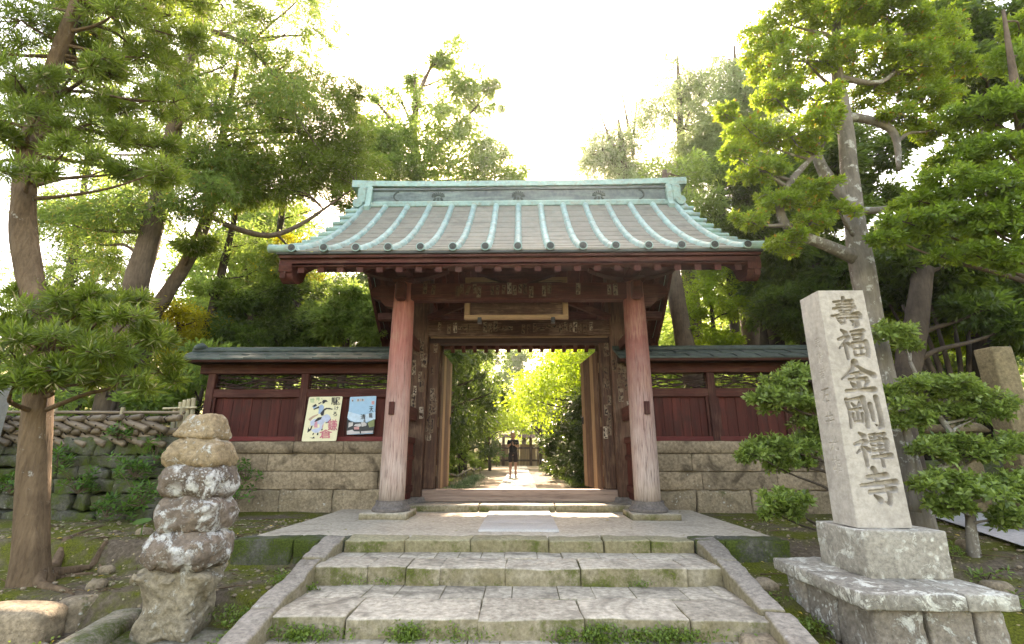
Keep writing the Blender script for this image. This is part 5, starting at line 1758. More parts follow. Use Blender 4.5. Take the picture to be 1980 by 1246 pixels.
# ------------------------------------------------------------------ tall tree behind it with hanging foliage, and its neighbours
Y1 = 10.8
tr = [P3(235, 690, Y1, 0.30), P3(262, 560, Y1, 0.27), P3(292, 450, Y1, 0.24), P3(322, 340, Y1, 0.21), P3(340, 230, Y1, 0.17), P3(370, 100, Y1, 0.12), P3(400, -40, Y1, 0.06)]
fill = [(fr.uniform(100, 640), fr.uniform(-20, 420), fr.uniform(30, 50), fr.uniform(18, 30), fr.uniform(10.0, 13.0)) for _ in range(34)]
pads = [pxpad(*p) for p in fill] + [pxpad(*p) for p in ((250, 330, 60, 35, 10.5), (330, 270, 70, 40, 10.4), (400, 220, 65, 40, 11), (330, 150, 70, 45, 10.6), (430, 130, 70, 45, 10.8), (260, 210, 55, 40, 11.2), (480, 200, 55, 35, 11.2),
                            (500, 110, 60, 40, 11.0), (560, 60, 55, 30, 11.2), (600, 130, 45, 25, 11.3), (400, 40, 80, 40, 10.8), (500, 30, 60, 30, 11.2), (540, 180, 50, 30, 11.4), (220, 400, 50, 25, 10.4), (180, 470, 45, 22, 11.4), (300, 380, 40, 20, 10.2), (480, 270, 50, 30, 11.0), (590, 200, 45, 26, 11.4), (450, 60, 55, 30, 10.9), (560, 120, 45, 26, 11.2), (380, 300, 50, 28, 10.7), (120, 420, 40, 20, 11), (630, 60, 35, 16, 11.4), (150, 380, 40, 22, 11.2))]
bl = [P3(410, 60, Y1, 0.07), P3(480, 90, Y1 + 0.2, 0.055), P3(540, 160, Y1 + 0.4, 0.045), P3(580, 235, Y1 + 0.5, 0.03), P3(625, 300, Y1 + 0.6, 0.012)]
tree('hanging_leaf_tree', 'tall tree with a leaning dark branch reaching towards the open sky at upper left', tr, pads, 'spray', 'podo2', 'brown', 41, limb_r=0.05, extra_trunks=[bl], tip_n=26, kk=40, L=0.14, W=0.027, length=0.55, twn=6, twig_r=0.01)
Y2 = 11.6
tr = [P3(285, 640, Y2, 0.20), P3(318, 575, Y2, 0.17), P3(365, 500, Y2, 0.155), P3(400, 420, Y2, 0.15), P3(415, 330, Y2, 0.12), P3(440, 220, Y2, 0.08), P3(460, 120, Y2, 0.04)]
lb = [P3(330, 404, Y2, 0.04), P3(400, 416, Y2, 0.075), P3(450, 440, Y2, 0.075), P3(520, 456, Y2, 0.07), P3(580, 435, Y2 + 0.2, 0.055), P3(640, 395, Y2 + 0.3, 0.035), P3(690, 360, Y2 + 0.4, 0.015)]
pads = [pxpad(*p) for p in ((420, 330, 60, 35, 11.2), (480, 360, 60, 35, 11.4), (520, 300, 60, 35, 11.8), (580, 330, 60, 35, 11.8), (440, 370, 45, 25, 11.2), (530, 365, 60, 30, 12.0), (600, 345, 60, 32, 12.3), (640, 330, 50, 30, 12.2),
                            (660, 260, 45, 30, 12.2), (690, 320, 40, 30, 12.4), (620, 250, 50, 30, 12), (370, 470, 30, 16, 11), (650, 300, 45, 22, 12.3), (570, 250, 45, 28, 12), (570, 500, 40, 16, 12.5), (650, 210, 40, 26, 12.2), (680, 390, 35, 22, 12.4), (480, 310, 45, 26, 11.6), (620, 300, 45, 26, 12.1), (540, 360, 45, 26, 11.7), (670, 180, 30, 18, 12.4))]
tree('evergreen_tree', 'slender evergreen whose long bowed limb passes over the left roof corner', tr, pads, 'fluff', 'podo', 'brown', 43, limb_r=0.04, extra_trunks=[lb], tip_n=64, kk=22, L=0.14, W=0.034, droop=0.25, twn=6, twig_r=0.01)
Y3 = 12.5
tr = [P3(372, 740, Y3, 0.13), P3(398, 650, Y3, 0.12), P3(420, 560, Y3, 0.105), P3(440, 480, Y3, 0.09), P3(458, 400, Y3, 0.06), P3(470, 330, Y3, 0.03)]
pads = [pxpad(*p) for p in ((430, 500, 45, 22, 12.2), (480, 470, 40, 22, 12.6), (400, 560, 30, 15, 12.2), (500, 520, 35, 20, 12.8), (460, 560, 35, 18, 12.6), (520, 560, 35, 20, 13))]
tree('dark_pole_tree', 'thin dark leaning trunk rising behind the left wall roof', tr, pads, 'fluff', 'mid', 'dark', 44, limb_r=0.025, tip_n=36, kk=12, L=0.15, W=0.04)
# thin far conifers whose sprays veil the sky between the left trunks
fr = random.Random(77)
for i, (cx, dep, lab) in enumerate(((150, 14.0, 'thin far conifer veiling the sky between the left trunks'), (540, 15.0, 'thin far conifer behind the bowed limb at the left of the roof'))):
    tr = [P3(cx - 60, 760, dep, 0.16), P3(cx - 20, 560, dep, 0.13), P3(cx + 10, 380, dep, 0.09), P3(cx + 30, 200, dep, 0.03)]
    pads = [pxpad(cx + fr.uniform(-130, 130), fr.uniform(200, 600), fr.uniform(30, 48), fr.uniform(12, 22), dep + fr.uniform(-0.8, 0.8)) for _ in range(40)]
    tree('far_conifer', lab, tr, pads, 'spray', 'podo2', 'dark', 441 + i, limb_r=0.025, tip_n=20, kk=22, L=0.14, W=0.026, length=0.5, twn=4, twig_r=0.01, sat=1)
# golden maple and dark evergreens behind the left wall
tr = [P3(350, 760, 12.2, 0.08), P3(352, 690, 12.2, 0.07), P3(345, 630, 12.2, 0.05), P3(340, 590, 12.2, 0.02)]
pads = [pxpad(*p) for p in ((330, 600, 50, 24, 12), (380, 620, 45, 22, 12.3), (330, 650, 50, 22, 12), (390, 660, 40, 18, 12.4), (300, 640, 35, 20, 12), (350, 690, 50, 18, 12.2), (300, 740, 40, 26, 12), (350, 730, 40, 20, 12.2))]
tree('golden_maple', 'golden yellow maple glowing beyond the end of the left wall', tr, pads, 'fluff', 'gold', 'brown', 46, limb_r=0.03, tip_n=80, kk=14, L=0.085, W=0.05, flat=0.6)
for i, (cx, tw, ty, dep, lab, lf) in enumerate(((480, 60, 600, 12.8, 'dark leafy evergreen behind the middle of the left wall', 'dark'), (570, 75, 560, 13.4, 'tall dark evergreen behind the two posters', 'dark'), (670, 70, 570, 12.9, 'dense green evergreen next to the gate roof at the left', 'mid'))):
    tr = [P3(cx - 12, 760, dep, 0.11), P3(cx, 660, dep, 0.09), P3(cx + 8, 580, dep, 0.06), P3(cx + 12, ty - 20, dep, 0.02)]
    rr = random.Random(60 + i)
    pads = [pxpad(cx + rr.uniform(-tw, tw), rr.uniform(ty - 15, 715), rr.uniform(26, 40), rr.uniform(16, 26), dep + rr.uniform(-0.5, 0.6)) for _ in range(17)]
    tree('evergreen_shrub_tree', lab, tr, pads, 'fluff', lf, 'dark', 61 + i, limb_r=0.03, tip_n=70, kk=15, L=0.13, W=0.046, droop=0.2)
for i, (x0, y0, x1, y1, dep, lab) in enumerate(((505, 690, 545, 480, 13.6, 'thin yellowish stem slanting up behind the left wall'), (560, 680, 575, 470, 14.0, 'thin upright stem behind the posters'), (470, 690, 476, 480, 14.2, 'hair-thin stem beside the dark leaning trunk'))):
    tr = [P3(x0 - 6, y0 + 40, dep, 0.05), P3(x0, y0, dep, 0.045), P3((x0 + x1) / 2 + 4, (y0 + y1) / 2, dep, 0.04), P3(x1, y1, dep, 0.02)]
    pads = [pxpad(x1 + dx, y1 + dy, 34, 18, dep + 0.2) for dx, dy in ((0, 0), (-30, 24), (26, 20), (10, 60))]
    tree('slim_tree', lab, tr, pads, 'fluff', 'gold' if i != 2 else 'mid', 'brown', 71 + i, limb_r=0.02, tip_n=36, kk=10, L=0.11, W=0.05)

# ------------------------------------------------------------------ right tree with rounded glossy leaves, behind the monument
Y4 = 6.9
tr = [P3(1782, 1030, Y4, 0.18), P3(1760, 930, Y4, 0.155), P3(1715, 760, Y4, 0.145), P3(1683, 600, Y4, 0.145), P3(1662, 490, Y4, 0.155), P3(1650, 400, Y4, 0.135), P3(1640, 300, Y4, 0.118), P3(1628, 200, Y4, 0.10), P3(1615, 110, Y4, 0.085), P3(1620, 20, Y4, 0.05)]
st = [[P3(1655, 500, Y4, 0.10), P3(1600, 475, Y4 - 0.15, 0.085), P3(1530, 445, Y4 - 0.3, 0.07), P3(1508, 400, Y4 - 0.35, 0.06), P3(1530, 350, Y4 - 0.3, 0.05), P3(1575, 300, Y4 - 0.2, 0.03)],
      [P3(1648, 390, Y4, 0.10), P3(1605, 350, Y4 + 0.1, 0.09), P3(1580, 300, Y4 + 0.1, 0.07), P3(1578, 240, Y4 + 0.1, 0.05)],
      [P3(1655, 408, Y4, 0.06), P3(1710, 405, Y4 - 0.1, 0.05), P3(1765, 385, Y4 - 0.2, 0.04), P3(1790, 350, Y4 - 0.2, 0.02)],
      [P3(1634, 225, Y4, 0.07), P3(1690, 235, Y4 - 0.1, 0.065), P3(1730, 260, Y4 - 0.1, 0.055), P3(1738, 330, Y4 - 0.15, 0.03)],
      [P3(1620, 150, Y4, 0.05), P3(1700, 160, Y4 - 0.1, 0.04), P3(1740, 120, Y4 - 0.1, 0.03), P3(1735, 70, Y4 - 0.1, 0.015)]]
pads = [pxpad(*p) for p in (
    (1530, 50, 85, 42, 6.8), (1625, 25, 85, 40, 6.7), (1715, 35, 80, 40, 6.8), (1800, 70, 75, 42, 7.0), (1480, 110, 55, 32, 6.9), (1560, 120, 75, 36, 6.6), (1670, 100, 75, 36, 6.7), (1760, 130, 70, 34, 6.8), (1840, 130, 55, 30, 7.1),
    (1500, 190, 55, 28, 6.7), (1580, 195, 55, 26, 6.5), (1690, 180, 55, 26, 7.1), (1790, 190, 60, 30, 7.0), (1450, 255, 55, 28, 6.6), (1530, 265, 60, 28, 6.5), (1600, 240, 40, 20, 6.5), (1740, 225, 45, 22, 6.7), (1810, 250, 50, 26, 7.0),
    (1420, 300, 35, 18, 6.6), (1480, 330, 55, 24, 6.5), (1560, 370, 55, 22, 6.5), (1500, 395, 45, 20, 6.5), (1450, 430, 35, 18, 6.4), (1570, 430, 50, 22, 6.5), (1620, 405, 30, 14, 6.5), (1520, 470, 40, 16, 6.5), (1400, 220, 30, 18, 6.9), (1650, -50, 140, 40, 6.8))]
tree('ternstroemia_tree', 'grey-trunked tree with round yellow-green leaf clumps behind the stone monument', tr, pads, 'whorl', 'mok', 'grey', 81, limb_r=0.04, extra_trunks=st, tip_n=225, twn=5, k=8, L=0.078, W=0.035, n_tr=22, sat=3, shrink=0.9)
# lighter tree reaching in from the right edge
Y5 = 5.9
tr = [P3(2110, 1010, Y5, 0.2), P3(2075, 800, Y5, 0.18), P3(2040, 600, Y5, 0.16), P3(2010, 450, Y5, 0.13), P3(1985, 300, Y5, 0.09), P3(1960, 150, Y5, 0.05), P3(1940, 20, Y5, 0.02)]
pads = [pxpad(*p) for p in ((1900, 225, 70, 32, 5.8), (1960, 210, 60, 40, 5.6), (1945, 290, 70, 34, 5.7), (1860, 300, 60, 30, 6.0), (1830, 350, 65, 30, 5.9), (1920, 365, 75, 34, 5.6), (1780, 390, 50, 26, 6.0), (1750, 430, 55, 26, 6.0),
                            (1840, 425, 70, 30, 5.8), (1920, 440, 70, 32, 5.7), (1975, 400, 40, 40, 5.5), (1960, 120, 50, 40, 6.1), (1970, 60, 40, 40, 6.4), (1720, 460, 30, 14, 6.0), (1880, 490, 60, 22, 5.9), (1960, 500, 45, 26, 5.7))]
tree('bright_evergreen', 'light green evergreen leaning in from the right edge', tr, pads, 'whorl', 'mok2', 'brown', 83, limb_r=0.035, tip_n=200, twn=4, k=8, L=0.085, W=0.037, sat=3, shrink=0.9)

# ------------------------------------------------------------------ cloud-pruned shrubs either side of the monument
Y6 = 6.15
tr = [P3(1650, 1030, Y6, 0.07), P3(1630, 950, Y6, 0.06), P3(1612, 870, Y6, 0.055), P3(1590, 790, Y6, 0.045), P3(1570, 730, Y6, 0.03)]
pads = [pxpad(*p) for p in ((1545, 728, 55, 26, 6.1), (1500, 740, 35, 20, 6.0), (1580, 745, 40, 24, 6.3), (1520, 775, 60, 22, 6.0), (1480, 772, 30, 12, 5.9), (1575, 790, 40, 18, 6.2), (1560, 820, 40, 14, 6.2), (1520, 865, 60, 24, 6.0), (1465, 882, 34, 20, 5.9), (1560, 870, 45, 20, 6.1),
                            (1530, 895, 50, 14, 6.1), (1585, 840, 30, 16, 6.2), (1512, 968, 48, 26, 5.7), (1490, 990, 26, 12, 5.7), (1535, 985, 26, 14, 5.7))]
tree('clipped_shrub', 'clipped shrub in flat green tiers between the right wall and the monument', tr, pads, 'whorl', 'clip', 'dark', 91, cat='shrub', limb_r=0.02, tip_n=230, k=8, L=0.075, W=0.036, shrink=0.85, sat=3, n_tr=7, twig_r=0.005)
Y7 = 6.3
tr = [P3(1880, 1050, Y7 - 0.5, 0.06), P3(1876, 1000, Y7 - 0.5, 0.05), P3(1870, 940, Y7 - 0.4, 0.045), P3(1850, 860, Y7 - 0.2, 0.04), P3(1800, 780, Y7, 0.03), P3(1760, 700, Y7, 0.02)]
st = [[P3(1775, 930, Y7, 0.05), P3(1820, 905, Y7 - 0.2, 0.045), P3(1860, 890, Y7 - 0.3, 0.035), P3(1930, 870, Y7 - 0.3, 0.02)], [P3(1770, 990, Y7, 0.06), P3(1765, 900, Y7, 0.05), P3(1752, 830, Y7, 0.04), P3(1745, 790, Y7, 0.02)]]
pads = [pxpad(*p) for p in ((1722, 640, 42, 20, 6.4), (1750, 660, 30, 14, 6.4), (1745, 770, 40, 22, 6.2), (1800, 745, 60, 24, 6.2), (1860, 760, 60, 24, 6.1), (1920, 775, 45, 24, 6.1), (1760, 815, 42, 20, 6.2), (1820, 795, 45, 18, 6.2), (1900, 800, 50, 18, 6.1),
                            (1790, 870, 40, 18, 5.9), (1845, 855, 40, 18, 5.9), (1900, 880, 60, 26, 5.8), (1960, 860, 40, 26, 5.8), (1830, 930, 60, 24, 5.7), (1900, 945, 65, 26, 5.7), (1960, 940, 40, 30, 5.7), (1820, 975, 40, 16, 5.7), (1950, 995, 40, 22, 5.6))]
tree('clipped_shrub', 'spreading clipped shrub with crooked pale limbs right of the monument', tr, pads, 'whorl', 'clip', 'grey', 92, cat='shrub', limb_r=0.02, extra_trunks=st, tip_n=220, k=8, L=0.078, W=0.036, shrink=0.85, sat=3, n_tr=7, twig_r=0.006)

# ------------------------------------------------------------------ woodland behind the right wall
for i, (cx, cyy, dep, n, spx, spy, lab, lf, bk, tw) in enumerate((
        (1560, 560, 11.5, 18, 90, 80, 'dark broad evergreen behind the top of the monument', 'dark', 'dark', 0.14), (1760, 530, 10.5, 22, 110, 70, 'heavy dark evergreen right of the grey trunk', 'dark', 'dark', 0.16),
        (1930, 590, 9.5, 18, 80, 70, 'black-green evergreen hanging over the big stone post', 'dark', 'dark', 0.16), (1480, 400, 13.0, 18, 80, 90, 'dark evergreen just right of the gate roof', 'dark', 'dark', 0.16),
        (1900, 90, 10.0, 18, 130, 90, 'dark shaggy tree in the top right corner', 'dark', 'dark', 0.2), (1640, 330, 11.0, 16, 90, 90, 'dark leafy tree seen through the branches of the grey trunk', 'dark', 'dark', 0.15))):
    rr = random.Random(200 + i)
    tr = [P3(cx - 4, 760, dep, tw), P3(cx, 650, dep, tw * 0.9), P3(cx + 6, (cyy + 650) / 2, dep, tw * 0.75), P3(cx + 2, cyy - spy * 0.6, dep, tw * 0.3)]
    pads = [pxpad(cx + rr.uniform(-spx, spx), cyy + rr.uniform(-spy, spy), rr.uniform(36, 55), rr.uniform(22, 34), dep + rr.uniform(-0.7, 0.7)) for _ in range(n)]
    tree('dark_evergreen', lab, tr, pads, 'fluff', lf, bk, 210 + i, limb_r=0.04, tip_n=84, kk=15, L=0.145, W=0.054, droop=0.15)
for i, (cx, dep, lab) in enumerate(((1400, 15.0, 'thin far conifer behind the right end of the gate roof'),)):
    tr = [P3(cx + 30, 760, dep, 0.16), P3(cx + 15, 560, dep, 0.13), P3(cx, 420, dep, 0.08), P3(cx - 10, 300, dep, 0.03)]
    pads = [pxpad(cx + fr.uniform(-110, 150), fr.uniform(400, 620), fr.uniform(30, 48), fr.uniform(14, 24), dep + fr.uniform(-0.8, 0.8)) for _ in range(24)]
    tree('far_conifer', lab, tr, pads, 'spray', 'podo2', 'dark', 451 + i, limb_r=0.025, tip_n=20, kk=22, L=0.14, W=0.028, length=0.5, twn=4, twig_r=0.01, sat=1)
tr = [P3(1345, 760, 12.0, 0.26), P3(1325, 670, 12.0, 0.235), P3(1310, 590, 12.0, 0.21), P3(1300, 520, 12.0, 0.19), P3(1290, 420, 12.0, 0.14), P3(1285, 330, 12.0, 0.06)]
tree('brown_trunk_tree', 'stout brown trunk standing just behind the right end of the gate', tr, [pxpad(*p) for p in ((1290, 430, 50, 30, 12.4), (1330, 400, 50, 30, 12.6), (1350, 460, 40, 25, 12.8), (1310, 340, 60, 40, 12.6))], 'fluff', 'mid', 'brown', 221, limb_r=0.05, tip_n=60, L=0.16, W=0.055)
tr = [P3(1520, 770, 12.6, 0.22), P3(1500, 650, 12.6, 0.19), P3(1485, 570, 12.6, 0.17), P3(1472, 480, 12.6, 0.12), P3(1465, 400, 12.6, 0.05)]
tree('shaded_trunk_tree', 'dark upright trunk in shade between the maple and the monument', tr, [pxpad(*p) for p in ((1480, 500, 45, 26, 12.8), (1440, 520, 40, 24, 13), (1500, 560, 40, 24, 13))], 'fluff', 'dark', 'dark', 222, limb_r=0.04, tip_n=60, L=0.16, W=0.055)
tr = [P3(1400, 760, 12.6, 0.08), P3(1388, 690, 12.6, 0.07), P3(1378, 620, 12.6, 0.05), P3(1372, 560, 12.6, 0.02)]
pads = [pxpad(*p) for p in ((1350, 560, 40, 20, 12.5), (1400, 550, 45, 20, 12.7), (1370, 590, 50, 16, 12.4), (1420, 600, 35, 14, 12.8), (1350, 650, 40, 14, 12.3), (1400, 660, 35, 12, 12.5), (1330, 610, 30, 14, 12.4), (1385, 525, 35, 14, 12.8))]
tree('yellow_maple', 'yellow-green maple in sun above the right wall roof', tr, pads, 'fluff', 'maple', 'dark', 223, limb_r=0.025, tip_n=60, kk=13, L=0.085, W=0.05, flat=0.6)
rr = random.Random(9)
tr = [P3(1800, 760, 10.6, 0.06), P3(1790, 690, 10.6, 0.05), P3(1775, 640, 10.6, 0.04), P3(1770, 590, 10.6, 0.02)]
pads = [pxpad(rr.uniform(1690, 1960), rr.uniform(600, 730), 40, 22, 10.6 + rr.uniform(-0.5, 0.8)) for _ in range(18)]
tree('yellow_maple', 'bright yellow-green thicket glowing behind the dark stems at far right', tr, pads, 'fluff', 'maple', 'dark', 224, limb_r=0.02, tip_n=66, kk=13, L=0.10, W=0.055, flat=0.5)
dk = thing('dark_stemmed_shrub', 'cluster of slanting dark bare stems behind the right-hand shrubs', 'shrub', at(1830, 760, Y=9.2))
for i, (x0, x1) in enumerate(((1830, 1745), (1840, 1770), (1850, 1800), (1862, 1840), (1870, 1870), (1826, 1720))):
    b0 = at(x0, 780, Y=9.2)
    MB().tube([Vector((b0.x, b0.y, float(ground_h(b0.x, b0.y)) - 0.1)), b0, at((x0 + x1) / 2 + 4, 690, Y=9.2 + 0.1 * i), at(x1, 590, Y=9.2 + 0.15 * i)], [0.07, 0.06, 0.045, 0.025], 7).build('stem', BK['dark'], dk, True)
tr = [P3(1745, 830, 8.6, 0.2), P3(1745, 760, 8.6, 0.19), P3(1760, 690, 8.6, 0.2), P3(1772, 620, 8.6, 0.19), P3(1785, 520, 8.6, 0.16)]
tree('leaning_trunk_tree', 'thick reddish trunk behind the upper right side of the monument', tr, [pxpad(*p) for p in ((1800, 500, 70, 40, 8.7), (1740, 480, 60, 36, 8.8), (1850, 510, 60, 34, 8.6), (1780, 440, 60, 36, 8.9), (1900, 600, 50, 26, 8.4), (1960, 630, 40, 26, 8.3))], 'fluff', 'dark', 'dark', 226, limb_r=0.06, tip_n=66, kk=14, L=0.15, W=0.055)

# ------------------------------------------------------------------ tall trees against the sky
rr = random.Random(77)
tr = [P3(810, 560, 17, 0.24), P3(815, 440, 17, 0.22), P3(806, 330, 17, 0.2), P3(800, 250, 17, 0.16), P3(815, 170, 17, 0.1), P3(850, 100, 17, 0.04)]
pads = [pxpad(*p) for p in ((880, 100, 30, 20, 17), (905, 150, 30, 24, 17.3), (870, 170, 28, 22, 16.8), (850, 120, 18, 14, 17), (830, 200, 30, 20, 17), (800, 160, 20, 18, 17.4), (900, 190, 26, 18, 17), (750, 200, 26, 22, 17), (745, 250, 36, 26, 17),
                            (790, 260, 45, 30, 16.6), (840, 250, 50, 30, 16.6), (880, 240, 40, 22, 16.8), (930, 210, 26, 16, 17.2), (945, 170, 14, 14, 17.2), (820, 300, 55, 26, 16.5), (880, 300, 55, 28, 16.6), (930, 290, 45, 24, 17), (770, 320, 50, 26, 16.5), (960, 320, 40, 18, 17.2), (990, 335, 26, 12, 17.4), (725, 300, 35, 24, 16.8), (710, 350, 45, 24, 16.6), (850, 350, 60, 22, 16.6), (770, 290, 45, 26, 16.6), (900, 330, 50, 22, 16.7), (940, 345, 50, 18, 17), (790, 350, 55, 20, 16.5), (985, 355, 40, 14, 17.2), (870, 270, 45, 22, 16.6), (690, 310, 35, 24, 16.9), (720, 250, 28, 20, 17), (740, 330, 45, 22, 16.4), (700, 270, 32, 22, 16.2), (680, 345, 36, 18, 16.2), (760, 270, 40, 24, 16.3), (830, 325, 50, 20, 16.3), (920, 260, 36, 20, 16.9), (960, 290, 30, 16, 17.2))]
ex = [[P3(805, 300, 17, 0.12), P3(770, 250, 17, 0.08), P3(730, 200, 17, 0.05), P3(705, 170, 17, 0.015)], [P3(812, 330, 17, 0.12), P3(850, 280, 17, 0.09), P3(900, 230, 17, 0.06), P3(945, 180, 17, 0.02)],
      [P3(803, 280, 17, 0.1), P3(800, 200, 17, 0.06), P3(806, 120, 17, 0.02)], [P3(800, 250, 17, 0.07), P3(770, 180, 17, 0.03), P3(758, 140, 17, 0.01)]]
tree('open_crowned_tree', 'loose sunlit tree standing above the middle of the gate roof', tr, pads, 'fluff', 'mid', 'brown', 301, limb_r=0.05, extra_trunks=ex, tip_n=44, kk=18, L=0.15, W=0.065, sig=0.34, twn=5, twig_r=0.014)
for i, (cx, top, dep, lab, wdt) in enumerate(((1195, 230, 18, 'fine-needled tree with bare outer twigs right of the sun', 75), (1310, 110, 17, 'tall pale conifer standing highest above the right roof slope', 95), (1420, 90, 15.5, 'pale feathery conifer next to the glossy-leaved tree', 100))):
    tr = [P3(cx + 30, 620, dep, 0.3), P3(cx + 18, 450, dep, 0.26), P3(cx + 8, 300, dep, 0.18), P3(cx, top, dep, 0.04)]
    pads = []
    for k in range(34):
        t = k / 33
        py = top + 25 + (470 - top) * t
        hw = wdt * (0.3 + 0.8 * min(1, t * 1.9))
        pads.append(pxpad(cx + 15 * t + rr.uniform(-hw, hw), py, rr.uniform(28, 46), rr.uniform(20, 32), dep + rr.uniform(-1.0, 1.0)))
    ex = []
    if i == 0:
        ex = [[P3(1215, 330, dep, 0.1), P3(1180, 270, dep, 0.06), P3(1150, 190, dep, 0.015)], [P3(1225, 300, dep, 0.08), P3(1210, 220, dep, 0.05), P3(1195, 140, dep, 0.012)], [P3(1210, 330, dep, 0.07), P3(1150, 300, dep, 0.04), P3(1090, 270, dep, 0.012)], [P3(1225, 260, dep, 0.06), P3(1232, 180, dep, 0.03), P3(1228, 110, dep, 0.01)]]
    tree('pale_conifer', lab, tr, pads, 'spray', 'pale', 'brown', 311 + i, limb_r=0.05, extra_trunks=ex, tip_n=25, kk=42, L=0.18, W=0.032, length=0.8, twn=7, twig_r=0.013)

# ------------------------------------------------------------------ woodland proto trees, copied through the grounds behind the gate
def wood_proto(seed, h, rad, npads, leaf, bark, L, W, m, kk, kind='fluff', z0=0.3):
    rnd = random.Random(seed)
    tr = [(Vector((0, 0, -0.3)), 0.03 * h * 0.7), (Vector((0.05, 0, 1.0)), 0.02 * h), (Vector((0.1, 0.1, h * 0.5)), 0.014 * h), (Vector((0, 0.15, h * 0.95)), 0.003 * h)]
    th = bpy.data.objects.new('proto', None)
    t_o = trunk_mesh('trunk', tr, BK[bark], None, 9)
    allp = smooth_path(tr, 5)
    lv = Leaves(seed)
    mm = MB()
    for k in range(npads):
        t = (k + 0.5) / npads
        z = h * (z0 + (1 - z0) * t)
        rr_ = rad * (1 - 0.75 * max(0, t - 0.35) / 0.65) * math.sqrt(rnd.uniform(0.1, 1))
        a = rnd.uniform(0, 6.28)
        c = Vector((rr_ * math.cos(a), rr_ * math.sin(a), z))
        pr = rad * rnd.uniform(0.24, 0.38)
        limb_to(mm, allp, c, 0.03 + 0.004 * h, rnd)
        if kind == 'fluff': lv.fluff(c, (pr, pr, pr * 0.7), kk, m, L, W, 0.15)
        else: lv.sprays(c, (pr, pr, pr * 0.6), kk, m, L, W, pr * 0.8)
    b_o = mm.build('branches', BK[bark], None, True)
    b_o['kind'] = 'stuff'
    me = lv.mesh('crown')
    me.materials.append(LF[leaf])
    c_o = put(bpy.data.objects.new('crown', me), None)
    return [t_o, b_o, c_o]


PROT = {'cedar': wood_proto(401, 13, 2.6, 34, 'cedar', 'dark', 0.24, 0.06, 46, 20, 'spray', 0.12), 'broad': wood_proto(402, 11, 3.4, 30, 'mid', 'brown', 0.21, 0.095, 64, 14, 'fluff', 0.2),
        'maple': wood_proto(403, 5.2, 2.9, 24, 'maple', 'dark', 0.12, 0.08, 40, 14, 'fluff', 0.5), 'hedge': wood_proto(404, 3.0, 1.3, 22, 'hedge', 'dark', 0.13, 0.055, 70, 12, 'fluff', 0.05),
        'shrub': wood_proto(405, 1.5, 0.9, 12, 'mid', 'dark', 0.10, 0.045, 36, 9, 'fluff', 0.1)}
USED = set()


def plant(kind, name, label, x, y, s, rz, group=None, cat='tree', z=None):
    zz = float(ground_h(x, y)) if z is None else z
    th = thing(name, label, cat, (x, y, zz), group, rz=rz)
    th.scale = (s, s, s)
    for o in PROT[kind]:
        if kind in USED:
            c = o.copy()
            COL.objects.link(c)
        else: c = o
        c.parent = th
    USED.add(kind)
    return th


rr = random.Random(5)
plant('maple', 'bright_maple', 'brilliant yellow-green maple arching over the path inside the gate', 2.9, 19.5, 1.02, 0.4)
plant('maple', 'far_maple', 'smaller yellow maple by the path behind the person', -1.9, 31, 0.95, 2.0)
plant('maple', 'far_maple', 'pale yellow maple over the far end of the path', 1.6, 40, 1.3, 4.0)
plant('hedge', 'dark_hedge_tree', 'dark dense shrub beside the path inside the right door', 2.75, 16.0, 1.15, 0.2)
plant('hedge', 'dark_hedge_tree', 'dark shrub further along the right of the path', 2.75, 20.5, 1.2, 2.2)
plant('hedge', 'dark_hedge_tree', 'shaded shrub under the maple by the path', 2.55, 25.5, 1.2, 3.2)
plant('cedar', 'path_cedar', 'dark conifer left of the path just inside the gate', -3.9, 16.5, 0.85, 0.0)
plant('cedar', 'path_cedar', 'second dark conifer along the left of the path', -3.4, 21.5, 0.9, 1.3)
plant('cedar', 'path_cedar', 'third dark conifer along the left of the path', -3.2, 28.0, 0.95, 2.9)
plant('broad', 'path_tree', 'leafy tree above the right side of the path', 5.2, 22.0, 0.85, 0.7)
plant('broad', 'path_tree', 'leafy tree left of the path beyond the conifers', -4.8, 35.0, 1.0, 2.0)
plant('broad', 'path_tree', 'leafy tree closing the far right of the path', 4.2, 37.0, 1.0, 4.0)
plant('broad', 'path_tree', 'hazy green tree closing the view at the end of the path', 0.3, 56.0, 1.15, 1.0)
for i, (x, y, s) in enumerate(((-10.5, 20, 0.92), (-6.4, 24, 1.0), (-14, 22, 1.05), (9.5, 20, 0.95), (-12, 29, 0.8), (-17, 27, 0.75), (-19, 33, 1.0), (-26, 27, 0.9), (-9, 33, 1.05), (-7, 45, 1.1), (8, 46, 1.1), (8, 30, 0.9), (13, 26, 0.8), (19, 22, 0.9),
                                 (18, 30, 1.0), (25, 26, 1.0), (-4, 60, 1.2), (5, 62, 1.2), (13, 38, 1.1), (-13, 40, 1.1))):
    plant('cedar' if i % 3 == 1 else 'broad', 'woodland_tree', 'ordinary woodland tree deep in the grounds behind the gate and walls', x, y, s, i * 1.7, 'woodland trees behind the gate')
SH = [(-2.9, 13.2, 'low shrub inside the left door by the sandy path'), (-3.3, 18.0, 'low shrub below the second conifer'), (-2.9, 24.0, 'low shrub beside the third conifer'), (2.6, 30.0, 'low shrub on the right far along the path'),
      (-2.6, 34.0, 'low shrub on the left far along the path')]
for i, (x, y, lab) in enumerate(SH): plant('shrub', 'path_shrub', lab, x, y, 1.0, i * 1.1, cat='shrub')
